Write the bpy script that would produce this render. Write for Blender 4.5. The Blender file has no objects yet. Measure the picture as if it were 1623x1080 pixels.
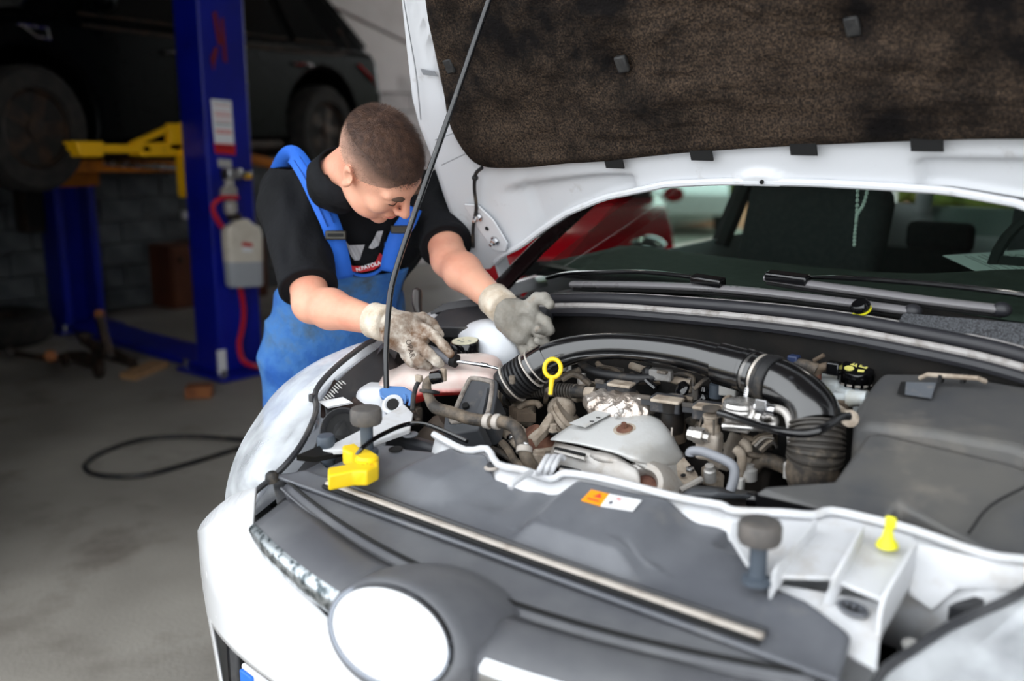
import bpy, bmesh, math, random
import numpy as np
from mathutils import Vector, Matrix, noise as mnoise
random.seed(7)
SC = bpy.context.scene
COL = SC.collection
PI = math.pi

# ------------------------------------------------------------------ camera, world, light, exposure
CAM_POS = np.array([0.898, -0.829, 1.412])
YAW, PITCH, FPX = math.radians(-40.12), math.radians(12.306), 1555.6
_cy, _sy, _cp, _sp = math.cos(YAW), math.sin(YAW), math.cos(PITCH), math.sin(PITCH)
FWD = np.array([_sy*_cp, _cy*_cp, -_sp]); RGT = np.array([_cy, -_sy, 0.0]); UPV = np.cross(RGT, FWD)
cd = bpy.data.cameras.new('camera'); cam = bpy.data.objects.new('camera', cd); COL.objects.link(cam)
cam.matrix_world = Matrix([[RGT[i], UPV[i], -FWD[i], CAM_POS[i]] for i in range(3)] + [[0, 0, 0, 1]])
cd.sensor_width = 36.0; cd.lens = FPX/1623*36; cd.clip_start = 0.02; cd.clip_end = 200
cd.dof.use_dof = True; cd.dof.focus_distance = 2.02; cd.dof.aperture_fstop = 1.9
SC.camera = cam
W = bpy.data.worlds.new('overcast_sky'); SC.world = W; W.use_nodes = True
bgn = W.node_tree.nodes['Background']; bgn.inputs[0].default_value = (0.93, 0.97, 1.0, 1); bgn.inputs[1].default_value = 3.1
SC.view_settings.view_transform = 'Standard'; SC.view_settings.look = 'None'
SC.view_settings.gamma = 1.0; SC.view_settings.use_curve_mapping = False
SC.view_settings.exposure = 0.06
SC.cycles.use_denoising = True
SC.cycles.max_bounces = 8; SC.cycles.diffuse_bounces = 4; SC.cycles.glossy_bounces = 4
SC.cycles.transmission_bounces = 6; SC.cycles.transparent_max_bounces = 12
SC.cycles.caustics_reflective = False; SC.cycles.caustics_refractive = False
SC.cycles.sample_clamp_indirect = 6.0

# ------------------------------------------------------------------ surveying: photo pixel + one known coordinate -> point of the place
def ray(px, py): return FWD + RGT*(px-811.5)/FPX - UPV*(py-540)/FPX
def atz(px, py, z): d = ray(px, py); return CAM_POS + d*(z-CAM_POS[2])/d[2]
def aty(px, py, y): d = ray(px, py); return CAM_POS + d*(y-CAM_POS[1])/d[1]
def atx(px, py, x): d = ray(px, py); return CAM_POS + d*(x-CAM_POS[0])/d[0]
def atd(px, py, t): return CAM_POS + ray(px, py)*t
def atp(px, py, o, n):
    d = ray(px, py); n = np.array(n, float); return CAM_POS + d*(((np.array(o)-CAM_POS)@n)/(d@n))
V = lambda *a: np.array(a, float)
def nrm(v): v = np.array(v, float); return v/(np.linalg.norm(v)+1e-12)

# ------------------------------------------------------------------ mesh builder
class MB:
    def __init__(s): s.v = []; s.f = []
    def add(s, vs, fs):
        o = len(s.v); s.v += [tuple(map(float, q)) for q in vs]; s.f += [tuple(i+o for i in f) for f in fs]; return s
    def box(s, c, size, rot=None):
        h = np.array(size, float)/2; c = np.array(c, float)
        vs = [np.array((x, y, z))*h for x in (-1, 1) for y in (-1, 1) for z in (-1, 1)]
        if rot is not None: vs = [np.array(rot)@q for q in vs]
        return s.add([c+q for q in vs], [(0, 1, 3, 2), (4, 6, 7, 5), (0, 4, 5, 1), (2, 3, 7, 6), (0, 2, 6, 4), (1, 5, 7, 3)])
    def hexa(s, b, t):   # bottom quad, top quad
        return s.add(list(b)+list(t), [(3, 2, 1, 0), (4, 5, 6, 7), (0, 1, 5, 4), (1, 2, 6, 5), (2, 3, 7, 6), (3, 0, 4, 7)])
    def prism(s, poly, vec):
        n = len(poly); vec = np.array(vec, float)
        vs = [np.array(p, float) for p in poly]+[np.array(p, float)+vec for p in poly]
        return s.add(vs, [tuple(range(n-1, -1, -1)), tuple(range(n, 2*n))]+[(i, (i+1) % n, n+(i+1) % n, n+i) for i in range(n)])
    def tube(s, pts, r, n=10, caps=True, closed=False, spline=4, flat=1.0):
        pts = [np.array(p, float) for p in pts]
        rr = list(r) if hasattr(r, '__len__') else [r]*len(pts)
        if spline > 1 and len(pts) > 2: pts, rr = catmull(pts, rr, spline, closed)
        m = len(pts)
        tang = [nrm((pts[(i+1) % m] if closed or i < m-1 else pts[i])-(pts[i-1] if closed or i > 0 else pts[i])) for i in range(m)]
        a = V(0, 0, 1) if abs(tang[0][2]) < .9 else V(1, 0, 0)
        u = nrm(np.cross(tang[0], a)); vs = []
        for i in range(m):
            u = nrm(u-tang[i]*(u@tang[i])); w = np.cross(tang[i], u)
            for k in range(n):
                th = 2*PI*k/n; vs.append(pts[i]+rr[i]*(u*math.cos(th)+w*flat*math.sin(th)))
        fs = []
        for i in range(m if closed else m-1):
            j = (i+1) % m
            for k in range(n): fs.append((i*n+k, i*n+(k+1) % n, j*n+(k+1) % n, j*n+k))
        if caps and not closed: fs += [tuple(range(n-1, -1, -1)), tuple((m-1)*n+k for k in range(n))]
        return s.add(vs, fs)
    def corr(s, pts, r, pitch, amp, n=14, duty=.5):   # corrugated hose
        pts = [np.array(p, float) for p in pts]
        if len(pts) > 2: pts, _ = catmull(pts, [r]*len(pts), 12, False)
        d = np.cumsum([0]+[np.linalg.norm(pts[i+1]-pts[i]) for i in range(len(pts)-1)])
        N = max(2, int(d[-1]/pitch)); out = []; rr = []
        P = np.array(pts)
        for i in range(N):
            for q, ra in ((0, r-amp), (.18, r+amp), (.18+duty, r+amp), (.36+duty, r-amp)):
                t = (i+q)/N*d[-1]; out.append([np.interp(t, d, P[:, k]) for k in range(3)]); rr.append(ra)
        return s.tube(out, rr, n=n, spline=1)
    def lathe(s, prof, o, axis=(0, 0, 1), n=20, xdir=None, sx=1.0):
        ax = nrm(axis); a = V(1, 0, 0) if abs(ax[0]) < .9 else V(0, 1, 0)
        if xdir is not None: a = np.array(xdir, float)
        u = nrm(a-ax*(a@ax)); w = np.cross(ax, u); o = np.array(o, float); vs = []; fs = []
        for (r, h) in prof:
            for k in range(n):
                th = 2*PI*k/n; vs.append(o+ax*h+r*(u*sx*math.cos(th)+w*math.sin(th)))
        for i in range(len(prof)-1):
            for k in range(n): fs.append((i*n+k, i*n+(k+1) % n, (i+1)*n+(k+1) % n, (i+1)*n+k))
        fs += [tuple(range(n-1, -1, -1)), tuple((len(prof)-1)*n+k for k in range(n))]
        return s.add(vs, fs)
    def cyl(s, a, b, r, n=14, r2=None): return s.tube([a, b], [r, r if r2 is None else r2], n=n, spline=1)
    def grid(s, G, flip=False, closeu=False):
        R, C = len(G), len(G[0]); vs = [p for row in G for p in row]; fs = []
        for i in range(R if closeu else R-1):
            for j in range(C-1):
                i2 = (i+1) % R
                q = (i*C+j, i*C+j+1, i2*C+j+1, i2*C+j); fs.append(q[::-1] if flip else q)
        return s.add(vs, fs)
    def sphere(s, c, r, n=12, m=8, rot=None):
        r = np.array(r if hasattr(r, '__len__') else (r, r, r), float); vs = []; fs = []
        for i in range(m+1):
            ph = PI*i/m
            for k in range(n):
                q = np.array((math.sin(ph)*math.cos(2*PI*k/n), math.sin(ph)*math.sin(2*PI*k/n), math.cos(ph)))*r
                if rot is not None: q = np.array(rot)@q
                vs.append(np.array(c)+q)
        for i in range(m):
            for k in range(n): fs.append((i*n+k, (i+1)*n+k, (i+1)*n+(k+1) % n, i*n+(k+1) % n))
        return s.add(vs, fs)
def catmull(pts, rr, sub, closed):
    n = len(pts); op = []; orr = []
    for i in range(n if closed else n-1):
        p0 = pts[(i-1) % n] if closed or i > 0 else 2*pts[0]-pts[1]
        p1 = pts[i]; p2 = pts[(i+1) % n]
        p3 = pts[(i+2) % n] if closed or i < n-2 else 2*pts[n-1]-pts[n-2]
        r1, r2 = rr[i], rr[(i+1) % n]
        for k in range(sub):
            t = k/sub
            op.append(.5*((2*p1)+(p2-p0)*t+(2*p0-5*p1+4*p2-p3)*t*t+(3*p1-p0-3*p2+p3)*t**3)); orr.append(r1+(r2-r1)*t)
    if not closed: op.append(pts[-1]); orr.append(rr[-1])
    return op, orr
def curve(pts, sub=6, closed=False):
    return catmull([np.array(p, float) for p in pts], [1]*len(pts), sub, closed)[0]
def rotm(axis, ang): return np.array(Matrix.Rotation(ang, 3, Vector(axis)))
def frame(z, x):   # 3x3 with columns x, y, z
    z = nrm(z); x = np.array(x, float); x = nrm(x-z*(x@z)); return np.stack([x, np.cross(z, x), z], 1)

def thing(name, label, cat, loc=(0, 0, 0), group=None):
    o = bpy.data.objects.new(name, None); COL.objects.link(o); o.location = loc; o.empty_display_size = .1
    o['label'] = label; o['category'] = cat
    if group: o['group'] = group
    return o
def tag(o, label, cat, group=None):
    o['label'] = label; o['category'] = cat
    if group: o['group'] = group
    return o
def attach(o, parent):
    o.parent = parent
    if parent.type == 'EMPTY': o.matrix_parent_inverse = Matrix.Translation(-parent.location)
def finish(me, o, m, parent, bevel, smooth, sub, solid, seg, label, kind):
    if m: me.materials.append(MT[m])
    me.polygons.foreach_set('use_smooth', [smooth > 0]*len(me.polygons))
    if 0 < smooth < 180: me.set_sharp_from_angle(angle=math.radians(smooth))
    COL.objects.link(o)
    if parent is not None: attach(o, parent)
    if solid: md = o.modifiers.new('thick', 'SOLIDIFY'); md.thickness = abs(solid); md.offset = -1 if solid > 0 else 1
    if bevel: md = o.modifiers.new('bevel', 'BEVEL'); md.width = bevel; md.segments = seg; md.limit_method = 'ANGLE'; md.angle_limit = math.radians(32)
    if sub: md = o.modifiers.new('sub', 'SUBSURF'); md.levels = sub; md.render_levels = sub
    if label: o['label'] = label
    if kind: o['kind'] = kind
    return o
def obj(name, mb, m, parent=None, bevel=0, smooth=40, sub=0, solid=0, seg=2, label=None, kind=None, fix=True):
    me = bpy.data.meshes.new(name); me.from_pydata(mb.v, [], mb.f); me.update()
    if fix:
        bm = bmesh.new(); bm.from_mesh(me); bmesh.ops.recalc_face_normals(bm, faces=bm.faces); bm.to_mesh(me); bm.free()
    return finish(me, bpy.data.objects.new(name, me), m, parent, bevel, smooth, sub, solid, seg, label, kind)
def inst(src, name, parent, M):   # a copy that shares mesh data
    o = src.copy(); o.name = name; COL.objects.link(o); o.parent = parent
    o.matrix_basis = M; o.matrix_parent_inverse = Matrix.Translation(-parent.location) if parent.type == 'EMPTY' else Matrix.Identity(4)
    return o
def text(name, body, m, parent, o, xd, zd, size, depth=.0006, align='CENTER', bold=0):
    cu = bpy.data.curves.new(name, 'FONT'); cu.body = body; cu.size = size; cu.extrude = depth/2; cu.align_x = align; cu.align_y = 'CENTER'; cu.offset = bold
    t = bpy.data.objects.new(name+'_curve', cu); COL.objects.link(t)
    dg = bpy.context.evaluated_depsgraph_get(); me = bpy.data.meshes.new_from_object(t.evaluated_get(dg))
    bpy.data.objects.remove(t); bpy.data.curves.remove(cu)
    F = frame(zd, xd); R = np.array([q.co[:] for q in me.vertices])@F.T+np.array(o, float)
    for q, p in zip(me.vertices, R): q.co = p
    me.materials.clear()
    return finish(me, bpy.data.objects.new(name, me), m, parent, 0, 0, 0, 0, 1, None, None)

# ------------------------------------------------------------------ signed-distance modelling (surface nets)
def sm_min(a, b, k): h = np.clip(.5+.5*(b-a)/k, 0, 1); return b+(a-b)*h-k*h*(1-h)
def sm_max(a, b, k): return -sm_min(-a, -b, k)
def cone(P, a, b, ra, rb):
    a = np.array(a); b = np.array(b); ab = b-a; t = np.clip(((P-a)@ab)/(ab@ab), 0, 1)
    return np.linalg.norm(P-a-t[..., None]*ab, axis=-1)-(ra+(rb-ra)*t)
def ell(P, c, r, F=None):
    q = P-np.array(c)
    if F is not None: q = q@F
    r = np.array(r); k0 = np.linalg.norm(q/r, axis=-1); k1 = np.linalg.norm(q/(r*r), axis=-1)
    return k0*(k0-1)/np.maximum(k1, 1e-9)
def rbox(P, c, h, r, F=None):
    q = P-np.array(c)
    if F is not None: q = q@F
    q = np.abs(q)-(np.array(h)-r)
    return np.linalg.norm(np.maximum(q, 0), axis=-1)+np.minimum(q.max(-1), 0)-r
def chain(P, pts, rad, k=.01):
    d = None
    for i in range(len(pts)-1):
        e = cone(P, pts[i], pts[i+1], rad[i], rad[i+1]); d = e if d is None else sm_min(d, e, k)
    return d
def nets(fn, lo, hi, h):
    lo = np.array(lo, float); n = np.ceil((np.array(hi)-lo)/h).astype(int)+1
    ax = [lo[i]+h*np.arange(n[i]) for i in range(3)]
    D = np.full(tuple(n), 1.0); B = 16
    for i in range(0, n[0], B):
        for j in range(0, n[1], B):
            cs = np.array([[lo[0]+h*(i+B/2), lo[1]+h*(j+B/2), lo[2]+h*(k+B/2)] for k in range(0, n[2], B)])
            near = np.abs(fn(cs)) < h*B*.9+.02; dc = fn(cs)
            for q, k in enumerate(range(0, n[2], B)):
                sl3 = (slice(i, i+B), slice(j, j+B), slice(k, k+B))
                if near[q]: D[sl3] = fn(np.stack(np.meshgrid(ax[0][i:i+B], ax[1][j:j+B], ax[2][k:k+B], indexing='ij'), -1))
                else: D[sl3] = dc[q]
    S = D < 0; nx, ny, nz = D.shape
    cnt = np.zeros((nx-1, ny-1, nz-1)); acc = np.zeros((nx-1, ny-1, nz-1, 3))
    offs = [(i, j, k) for i in (0, 1) for j in (0, 1) for k in (0, 1)]
    sl = lambda o: tuple(slice(o[q], D.shape[q]-1+o[q]) for q in range(3))
    for a in offs:
        for q in range(3):
            if a[q] == 0:
                b = list(a); b[q] = 1; b = tuple(b); da, db = D[sl(a)], D[sl(b)]
                c = (da < 0) != (db < 0); t = np.where(c, da/np.where(c, da-db, 1), 0); cnt += c
                for w in range(3): acc[..., w] += np.where(c, a[w]+(t if w == q else 0), 0)
    act = cnt > 0; idx = -np.ones(act.shape, int); idx[act] = np.arange(act.sum())
    cells = np.argwhere(act); verts = lo+h*(cells+acc[act]/cnt[act][:, None]); F = []
    for q in range(3):
        u, w = [(1, 2), (2, 0), (0, 1)][q]
        a = [slice(None)]*3; b = [slice(None)]*3; a[q] = slice(0, -1); b[q] = slice(1, None)
        sa, sb = S[tuple(a)], S[tuple(b)]; E = np.argwhere(sa != sb)
        E = E[(E[:, u] > 0) & (E[:, w] > 0) & (E[:, u] < D.shape[u]-1) & (E[:, w] < D.shape[w]-1)]
        if not len(E): continue
        du = np.zeros(3, int); du[u] = 1; dw = np.zeros(3, int); dw[w] = 1
        g = lambda e: idx[e[:, 0], e[:, 1], e[:, 2]]
        quad = np.stack([g(E-du-dw), g(E-dw), g(E), g(E-du)], 1)
        fl = ~sa[tuple(E.T)]; quad[fl] = quad[fl][:, ::-1]; F.append(quad)
    return verts, np.concatenate(F)
def sdf_obj(name, fn, lo, hi, h, m, parent, label=None, smooth=180, relax=2, kind=None):
    v, f = nets(fn, lo, hi, h)
    me = bpy.data.meshes.new(name); me.from_pydata(v.tolist(), [], f.tolist()); me.update()
    o = finish(me, bpy.data.objects.new(name, me), m, parent, 0, smooth, 0, 0, 1, label, kind)
    if relax: md = o.modifiers.new('relax', 'SMOOTH'); md.factor = .5; md.iterations = relax
    return o

# ------------------------------------------------------------------ procedural materials
MT = {}
def lin(c): return tuple((x/255/12.92 if x/255 <= .04045 else ((x/255+.055)/1.055)**2.4) for x in c)+(1,)
def mat(name, col, rough=.5, metal=0, col2=None, nscale=8, nlo=.4, nhi=.65, detail=6, bump=0, bscale=120, rvar=0, trans=0, ior=1.45, spec=.5,
        coat=0, sss=0, dirt=None, dscale=20, dlo=.5, dhi=.72, emit=None, estr=0, bdetail=3, alpha=1, stretch=None, sheen=0):
    m = bpy.data.materials.new(name); m.use_nodes = True; nt = m.node_tree; N = nt.nodes; L = nt.links; p = N['Principled BSDF']
    p.inputs['Roughness'].default_value = rough; p.inputs['Metallic'].default_value = metal; p.inputs['IOR'].default_value = ior
    p.inputs['Specular IOR Level'].default_value = spec
    p.inputs['Transmission Weight'].default_value = trans; p.inputs['Coat Weight'].default_value = coat; p.inputs['Coat Roughness'].default_value = .05
    p.inputs['Alpha'].default_value = alpha; p.inputs['Sheen Weight'].default_value = sheen
    if sss: p.inputs['Subsurface Weight'].default_value = sss; p.inputs['Subsurface Radius'].default_value = (.02, .008, .004); p.inputs['Subsurface Scale'].default_value = .6
    tc = N.new('ShaderNodeTexCoord'); src = tc.outputs['Object']
    if stretch: mp = N.new('ShaderNodeMapping'); mp.inputs['Scale'].default_value = stretch; L.new(src, mp.inputs[0]); src = mp.outputs[0]
    def noise(sc, de, ro=.55):
        n = N.new('ShaderNodeTexNoise'); n.inputs['Scale'].default_value = sc; n.inputs['Detail'].default_value = de; n.inputs['Roughness'].default_value = ro
        L.new(src, n.inputs['Vector']); return n
    def ramp(s, a, b):
        r = N.new('ShaderNodeMapRange'); r.inputs[1].default_value = a; r.inputs[2].default_value = b; L.new(s, r.inputs[0]); return r.outputs[0]
    base = lin(col); cur = None; p.inputs['Base Color'].default_value = base
    def mix(f, a, b):
        x = N.new('ShaderNodeMix'); x.data_type = 'RGBA'; L.new(f, x.inputs['Factor'])
        if isinstance(a, tuple): x.inputs['A'].default_value = a
        else: L.new(a, x.inputs['A'])
        x.inputs['B'].default_value = b; return x.outputs['Result']
    if col2: cur = mix(ramp(noise(nscale, detail).outputs[0], nlo, nhi), base, lin(col2))
    if dirt:
        f = ramp(noise(dscale, 8, .65).outputs[0], dlo, dhi)
        cur = mix(f, cur if cur else base, lin(dirt))
        r = N.new('ShaderNodeMapRange'); r.inputs[3].default_value = rough; r.inputs[4].default_value = max(rough, .8); L.new(f, r.inputs[0]); L.new(r.outputs[0], p.inputs['Roughness'])
    elif rvar:
        r = N.new('ShaderNodeMapRange'); r.inputs[1].default_value = .35; r.inputs[2].default_value = .65; r.inputs[3].default_value = rough-rvar; r.inputs[4].default_value = rough+rvar
        L.new(noise(nscale*2, 5).outputs[0], r.inputs[0]); L.new(r.outputs[0], p.inputs['Roughness'])
    if cur: L.new(cur, p.inputs['Base Color'])
    if bump:
        b = N.new('ShaderNodeBump'); b.inputs['Strength'].default_value = 1; b.inputs['Distance'].default_value = bump
        L.new(noise(bscale, bdetail).outputs[0], b.inputs['Height']); L.new(b.outputs[0], p.inputs['Normal'])
    if emit: p.inputs['Emission Color'].default_value = lin(emit); p.inputs['Emission Strength'].default_value = estr
    MT[name] = m; return m
def glassmat(name, tint, refl=.06, rough=0.0, body=0.0, bcol=(200, 200, 200)):
    m = bpy.data.materials.new(name); m.use_nodes = True; nt = m.node_tree; N = nt.nodes; L = nt.links
    for n in list(N):
        if n.type == 'BSDF_PRINCIPLED': N.remove(n)
    out = [n for n in N if n.type == 'OUTPUT_MATERIAL'][0]
    t = N.new('ShaderNodeBsdfTransparent'); t.inputs[0].default_value = lin(tint)
    g = N.new('ShaderNodeBsdfGlossy'); g.inputs['Roughness'].default_value = rough; g.inputs[0].default_value = (1, 1, 1, 1)
    f = N.new('ShaderNodeFresnel'); ge = N.new('ShaderNodeNewGeometry'); mm = N.new('ShaderNodeMath'); mm.operation = 'MULTIPLY_ADD'; L.new(ge.outputs['Backfacing'], mm.inputs[0]); mm.inputs[1].default_value = 1/1.45-1.45; mm.inputs[2].default_value = 1.45; L.new(mm.outputs[0], f.inputs[0])
    ms = N.new('ShaderNodeMixShader'); L.new(f.outputs[0], ms.inputs[0]); L.new(t.outputs[0], ms.inputs[1]); L.new(g.outputs[0], ms.inputs[2])
    last = ms
    if body:
        d = N.new('ShaderNodeBsdfDiffuse'); d.inputs[0].default_value = lin(bcol)
        tc = N.new('ShaderNodeTexCoord'); n = N.new('ShaderNodeTexNoise'); n.inputs['Scale'].default_value = 14; n.inputs['Detail'].default_value = 7; L.new(tc.outputs['Object'], n.inputs['Vector'])
        r = N.new('ShaderNodeMapRange'); r.inputs[1].default_value = .3; r.inputs[2].default_value = .7; r.inputs[3].default_value = body*.6; r.inputs[4].default_value = min(1, body*1.4); L.new(n.outputs[0], r.inputs[0])
        m2 = N.new('ShaderNodeMixShader'); L.new(r.outputs[0], m2.inputs[0]); L.new(ms.outputs[0], m2.inputs[1]); L.new(d.outputs[0], m2.inputs[2]); last = m2
    L.new(last.outputs[0], out.inputs[0]); MT[name] = m; return m

mat('white_paint', (236, 237, 240), .22, coat=.6, dirt=(205, 200, 192), dscale=9, dlo=.62, dhi=.95)
mat('white_inner', (206, 208, 212), .38, dirt=(140, 130, 120), dscale=14, dlo=.6, dhi=.88)
mat('white_plastic', (204, 205, 208), .4, dirt=(170, 162, 152), dscale=16, dlo=.5, dhi=.85)
mat('seam', (120, 122, 126), .6)
mat('black_plastic', (42, 43, 47), .42, col2=(62, 62, 64), nscale=6, bump=.0004, bscale=900, dirt=(112, 106, 98), dscale=11, dlo=.58, dhi=.9)
mat('cover_plastic', (86, 88, 94), .36, col2=(104, 106, 111), nscale=5, bump=.0003, bscale=1100, dirt=(140, 136, 130), dscale=7, dlo=.56, dhi=.95)
mat('box_plastic', (70, 71, 74), .44, col2=(90, 88, 85), nscale=4, bump=.0004, bscale=900, dirt=(132, 124, 114), dscale=6, dlo=.55, dhi=.92)
mat('grille_plastic', (84, 85, 90), .40, col2=(100, 101, 104), nscale=7, bump=.0003, bscale=900)
mat('gloss_black', (12, 12, 14), .12, coat=.5, rvar=.05, nscale=8)
mat('pipe_black', (15, 15, 17), .2, spec=1.0, coat=.5, dirt=(92, 84, 72), dscale=26, dlo=.66, dhi=.84)
mat('dark_rubber', (26, 26, 28), .55, dirt=(96, 86, 74), dscale=22, dlo=.52, dhi=.8)
mat('dusty_hose', (50, 46, 43), .6, dirt=(140, 124, 106), dscale=18, dlo=.42, dhi=.72)
mat('seal_rubber', (38, 38, 42), .42, rvar=.08)
mat('seal_grey', (158, 154, 152), .5, dirt=(110, 104, 98), dscale=30)
mat('deep_black', (10, 10, 11), .8)
mat('firewall_pad', (14, 13, 12), .9, col2=(26, 22, 19), nscale=12, bump=.004, bscale=30)
mat('pad_edge', (150, 120, 84), .9, col2=(90, 70, 50), nscale=60)
mat('alloy', (196, 193, 190), .42, metal=.35, col2=(166, 158, 150), nscale=9, dirt=(156, 142, 126), dscale=24, dlo=.5, dhi=.8, bump=.0006, bscale=220)
mat('heat_shield', (208, 208, 207), .42, metal=.2, col2=(178, 174, 168), nscale=5, dirt=(168, 156, 142), dscale=16, dlo=.55, dhi=.85, bump=.0005, bscale=180)
mat('foil', (214, 204, 196), .28, metal=.75, col2=(180, 162, 148), nscale=14, bump=.006, bscale=70)
mat('dusty_cast', (170, 157, 142), .75, metal=.1, col2=(128, 113, 98), nscale=26, dirt=(190, 177, 162), dscale=40, dlo=.45, dhi=.75)
mat('dusty_plastic', (62, 58, 55), .6, col2=(92, 84, 76), nscale=18, dirt=(150, 136, 120), dscale=30, dlo=.5, dhi=.78)
mat('rusty', (84, 50, 40), .8, col2=(120, 84, 66), nscale=30, bump=.001, bscale=160)
mat('dirty_brown', (98, 84, 70), .75, col2=(70, 58, 48), nscale=20)
mat('steel', (200, 200, 202), .25, metal=1, rvar=.08)
mat('chrome', (205, 207, 210), .07, metal=1, rvar=.02)
mat('worn_chrome', (176, 182, 186), .22, metal=.9, col2=(70, 80, 84), nscale=60, nlo=.48, nhi=.58)
mat('badge_white', (244, 245, 247), .25, coat=.4, rvar=.05)
mat('yellow', (244, 206, 30), .38, dirt=(200, 160, 50), dscale=20, dlo=.6, dhi=.9)
mat('yellow_lime', (226, 220, 40), .4, rvar=.05)
mat('blue_plastic', (92, 136, 196), .4, rvar=.05)
mat('orange', (250, 156, 20), .5, rvar=.05)
mat('label_white', (240, 240, 242), .5, rvar=.05)
mat('label_grey', (190, 188, 184), .6, rvar=.05)
mat('red_ink', (216, 60, 50), .6, rvar=.02)
mat('dark_ink', (40, 40, 60), .6, rvar=.02)
mat('grey_ink', (120, 128, 126), .6, rvar=.02)
mat('liner', (38, 33, 30), .95, col2=(86, 71, 58), nscale=240, nlo=.40, nhi=.74, detail=3, bump=.005, bscale=150, bdetail=8, spec=.08, dirt=(20, 18, 18), dscale=6, dlo=.42, dhi=.62)
mat('liner_clip', (26, 26, 27), .6, col2=(44, 43, 42), nscale=90)
mat('tank_plastic', (238, 230, 226), .3, trans=.25, sss=.0, col2=(226, 206, 200), nscale=6)
mat('tank_pink', (238, 170, 165), .3, trans=.15, col2=(232, 140, 138), nscale=9)
mat('coolant_red', (214, 40, 44), .25, rvar=.05)
mat('washer_white', (236, 238, 242), .32, col2=(214, 220, 228), nscale=5)
mat('dash', (70, 73, 68), .75, col2=(80, 83, 78), nscale=30, bump=.0008, bscale=500)
mat('interior_dark', (26, 28, 28), .8, rvar=.05)
mat('seat_fabric', (34, 35, 37), .9, col2=(46, 46, 48), nscale=60)
mat('trim_grey', (120, 122, 116), .7, rvar=.05)
mat('paper', (236, 242, 240), .7, rvar=.02)
glassmat('glass', (214, 232, 224))
glassmat('lens', (244, 246, 248), body=.42, bcol=(220, 223, 227))
mat('lamp_inner', (186, 188, 192), .25, metal=.6, col2=(150, 152, 158), nscale=6)
mat('reflector', (225, 228, 232), .12, metal=1)
# ================================================================== THE SETTING
FZ = -0.18                                   # garage floor level
mat('concrete', (150, 145, 137), .62, col2=(120, 115, 108), nscale=1.1, nlo=.35, nhi=.7, dirt=(92, 84, 76), dscale=1.9, dlo=.56, dhi=.8, bump=.0015, bscale=60, detail=9)
mat('block', (96, 100, 102), .9, col2=(74, 78, 80), nscale=5, bump=.004, bscale=80)
mat('block_white', (196, 197, 198), .85, col2=(182, 183, 184), nscale=5, bump=.004, bscale=80)
mat('mortar', (78, 80, 80), .95, rvar=.02)
mat('panel_light', (205, 206, 207), .6, col2=(190, 191, 192), nscale=2)
mat('ceiling', (96, 97, 98), .8, rvar=.02)
mat('apron', (190, 190, 188), .7, col2=(176, 175, 172), nscale=2)
mat('paving', (168, 104, 74), .8, col2=(190, 140, 112), nscale=3)
mat('hedge', (62, 92, 42), .8, col2=(110, 138, 66), nscale=6, bump=.03, bscale=12)
def struct(name, mb, m, parent=None, **k):
    o = obj(name, mb, m, parent, **k)
    if parent is None: o['kind'] = 'structure'
    return o
LX = float(atz(220, 487, FZ)[0]); FY, RX, TZ = 10.2, 4.6, 4.5; DY = 0.02
struct('floor', MB().box(((LX+RX)/2, 1.5, FZ-.1), (RX-LX+1.2, 24, .2)), 'concrete', smooth=0)
LY0, LY1, LZ = 7.9, 10.1, 3.2                # opening added in the left wall to brighten the floor there
wl = struct('wall_left', MB().box((LX-.16, (LY0-1.6)/2, (TZ+FZ)/2), (.2, LY0+1.6, TZ-FZ)).box((LX-.16, (LY1+10.6)/2, (TZ+FZ)/2), (.2, 10.6-LY1, TZ-FZ)).box((LX-.16, (LY0+LY1)/2, (TZ+LZ)/2), (.2, LY1-LY0, TZ-LZ)), 'mortar', smooth=0)
bl = obj('block', MB().box((0, 0, 0), (.07, .385, .185)), 'block', wl, bevel=.008, smooth=0)
bl.matrix_basis = Matrix.Translation((LX-.03, 1.2, FZ+.1))
bl2 = obj('block', MB().box((0, 0, 0), (.07, .385, .185)), 'block_white', wl, bevel=.008, smooth=0)
bl2.matrix_basis = Matrix.Translation((LX-.03, 1.2+15*.395, FZ+.1+10*.195))
for r in range(10):
    for c in range(18):
        y = 1.2+c*.395+(.197 if r % 2 else 0)
        if (r == 0 and c == 0) or y > LY0-.2: continue
        b_ = inst(bl if y < 5.3 else bl2, 'block', wl, Matrix.Translation((LX-.03+random.uniform(-.004, .004), y, FZ+.1+r*.195)))
# light sandwich panels above the block courses, joint rising towards the doors
P0, P1 = atx(470, -18, LX), atx(660, 74, LX); sl = (P1[2]-P0[2])/(P1[1]-P0[1]); jz = lambda y: P0[2]+sl*(y-P0[1])
zb = FZ+10*.195+.01
for i, (ya, yb) in enumerate(((.9, 2.9), (2.91, 4.9), (4.91, 7.88))):
    za, zc = min(jz(ya), 4.3), min(jz(yb), 4.3)
    obj('panel', MB().prism([(LX, ya, zb), (LX, yb, zb), (LX, yb, max(zb+.05, zc-.02)), (LX, ya, max(zb+.05, za-.02))], (-.06, 0, 0)), 'panel_light', wl, bevel=.012, smooth=0)
    obj('panel', MB().prism([(LX+.02, ya, max(zb+.07, za)), (LX+.02, yb, max(zb+.07, zc)), (LX+.02, yb, TZ), (LX+.02, ya, TZ)], (-.08, 0, 0)), 'panel_light', wl, bevel=.014, smooth=0)
GX0, GX1, GZ = -6.9, -0.9, 3.4               # back doorway
struct('wall_back', MB().box(((LX+GX0)/2-.1, FY+.1, (TZ+FZ)/2), (GX0-LX+.3, .2, TZ-FZ)).box(((GX1+RX)/2, FY+.1, (TZ+FZ)/2), (RX-GX1, .2, TZ-FZ)).box(((GX0+GX1)/2, FY+.1, (GZ+TZ)/2), (GX1-GX0, .2, TZ-GZ)), 'panel_light', smooth=0)
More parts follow.
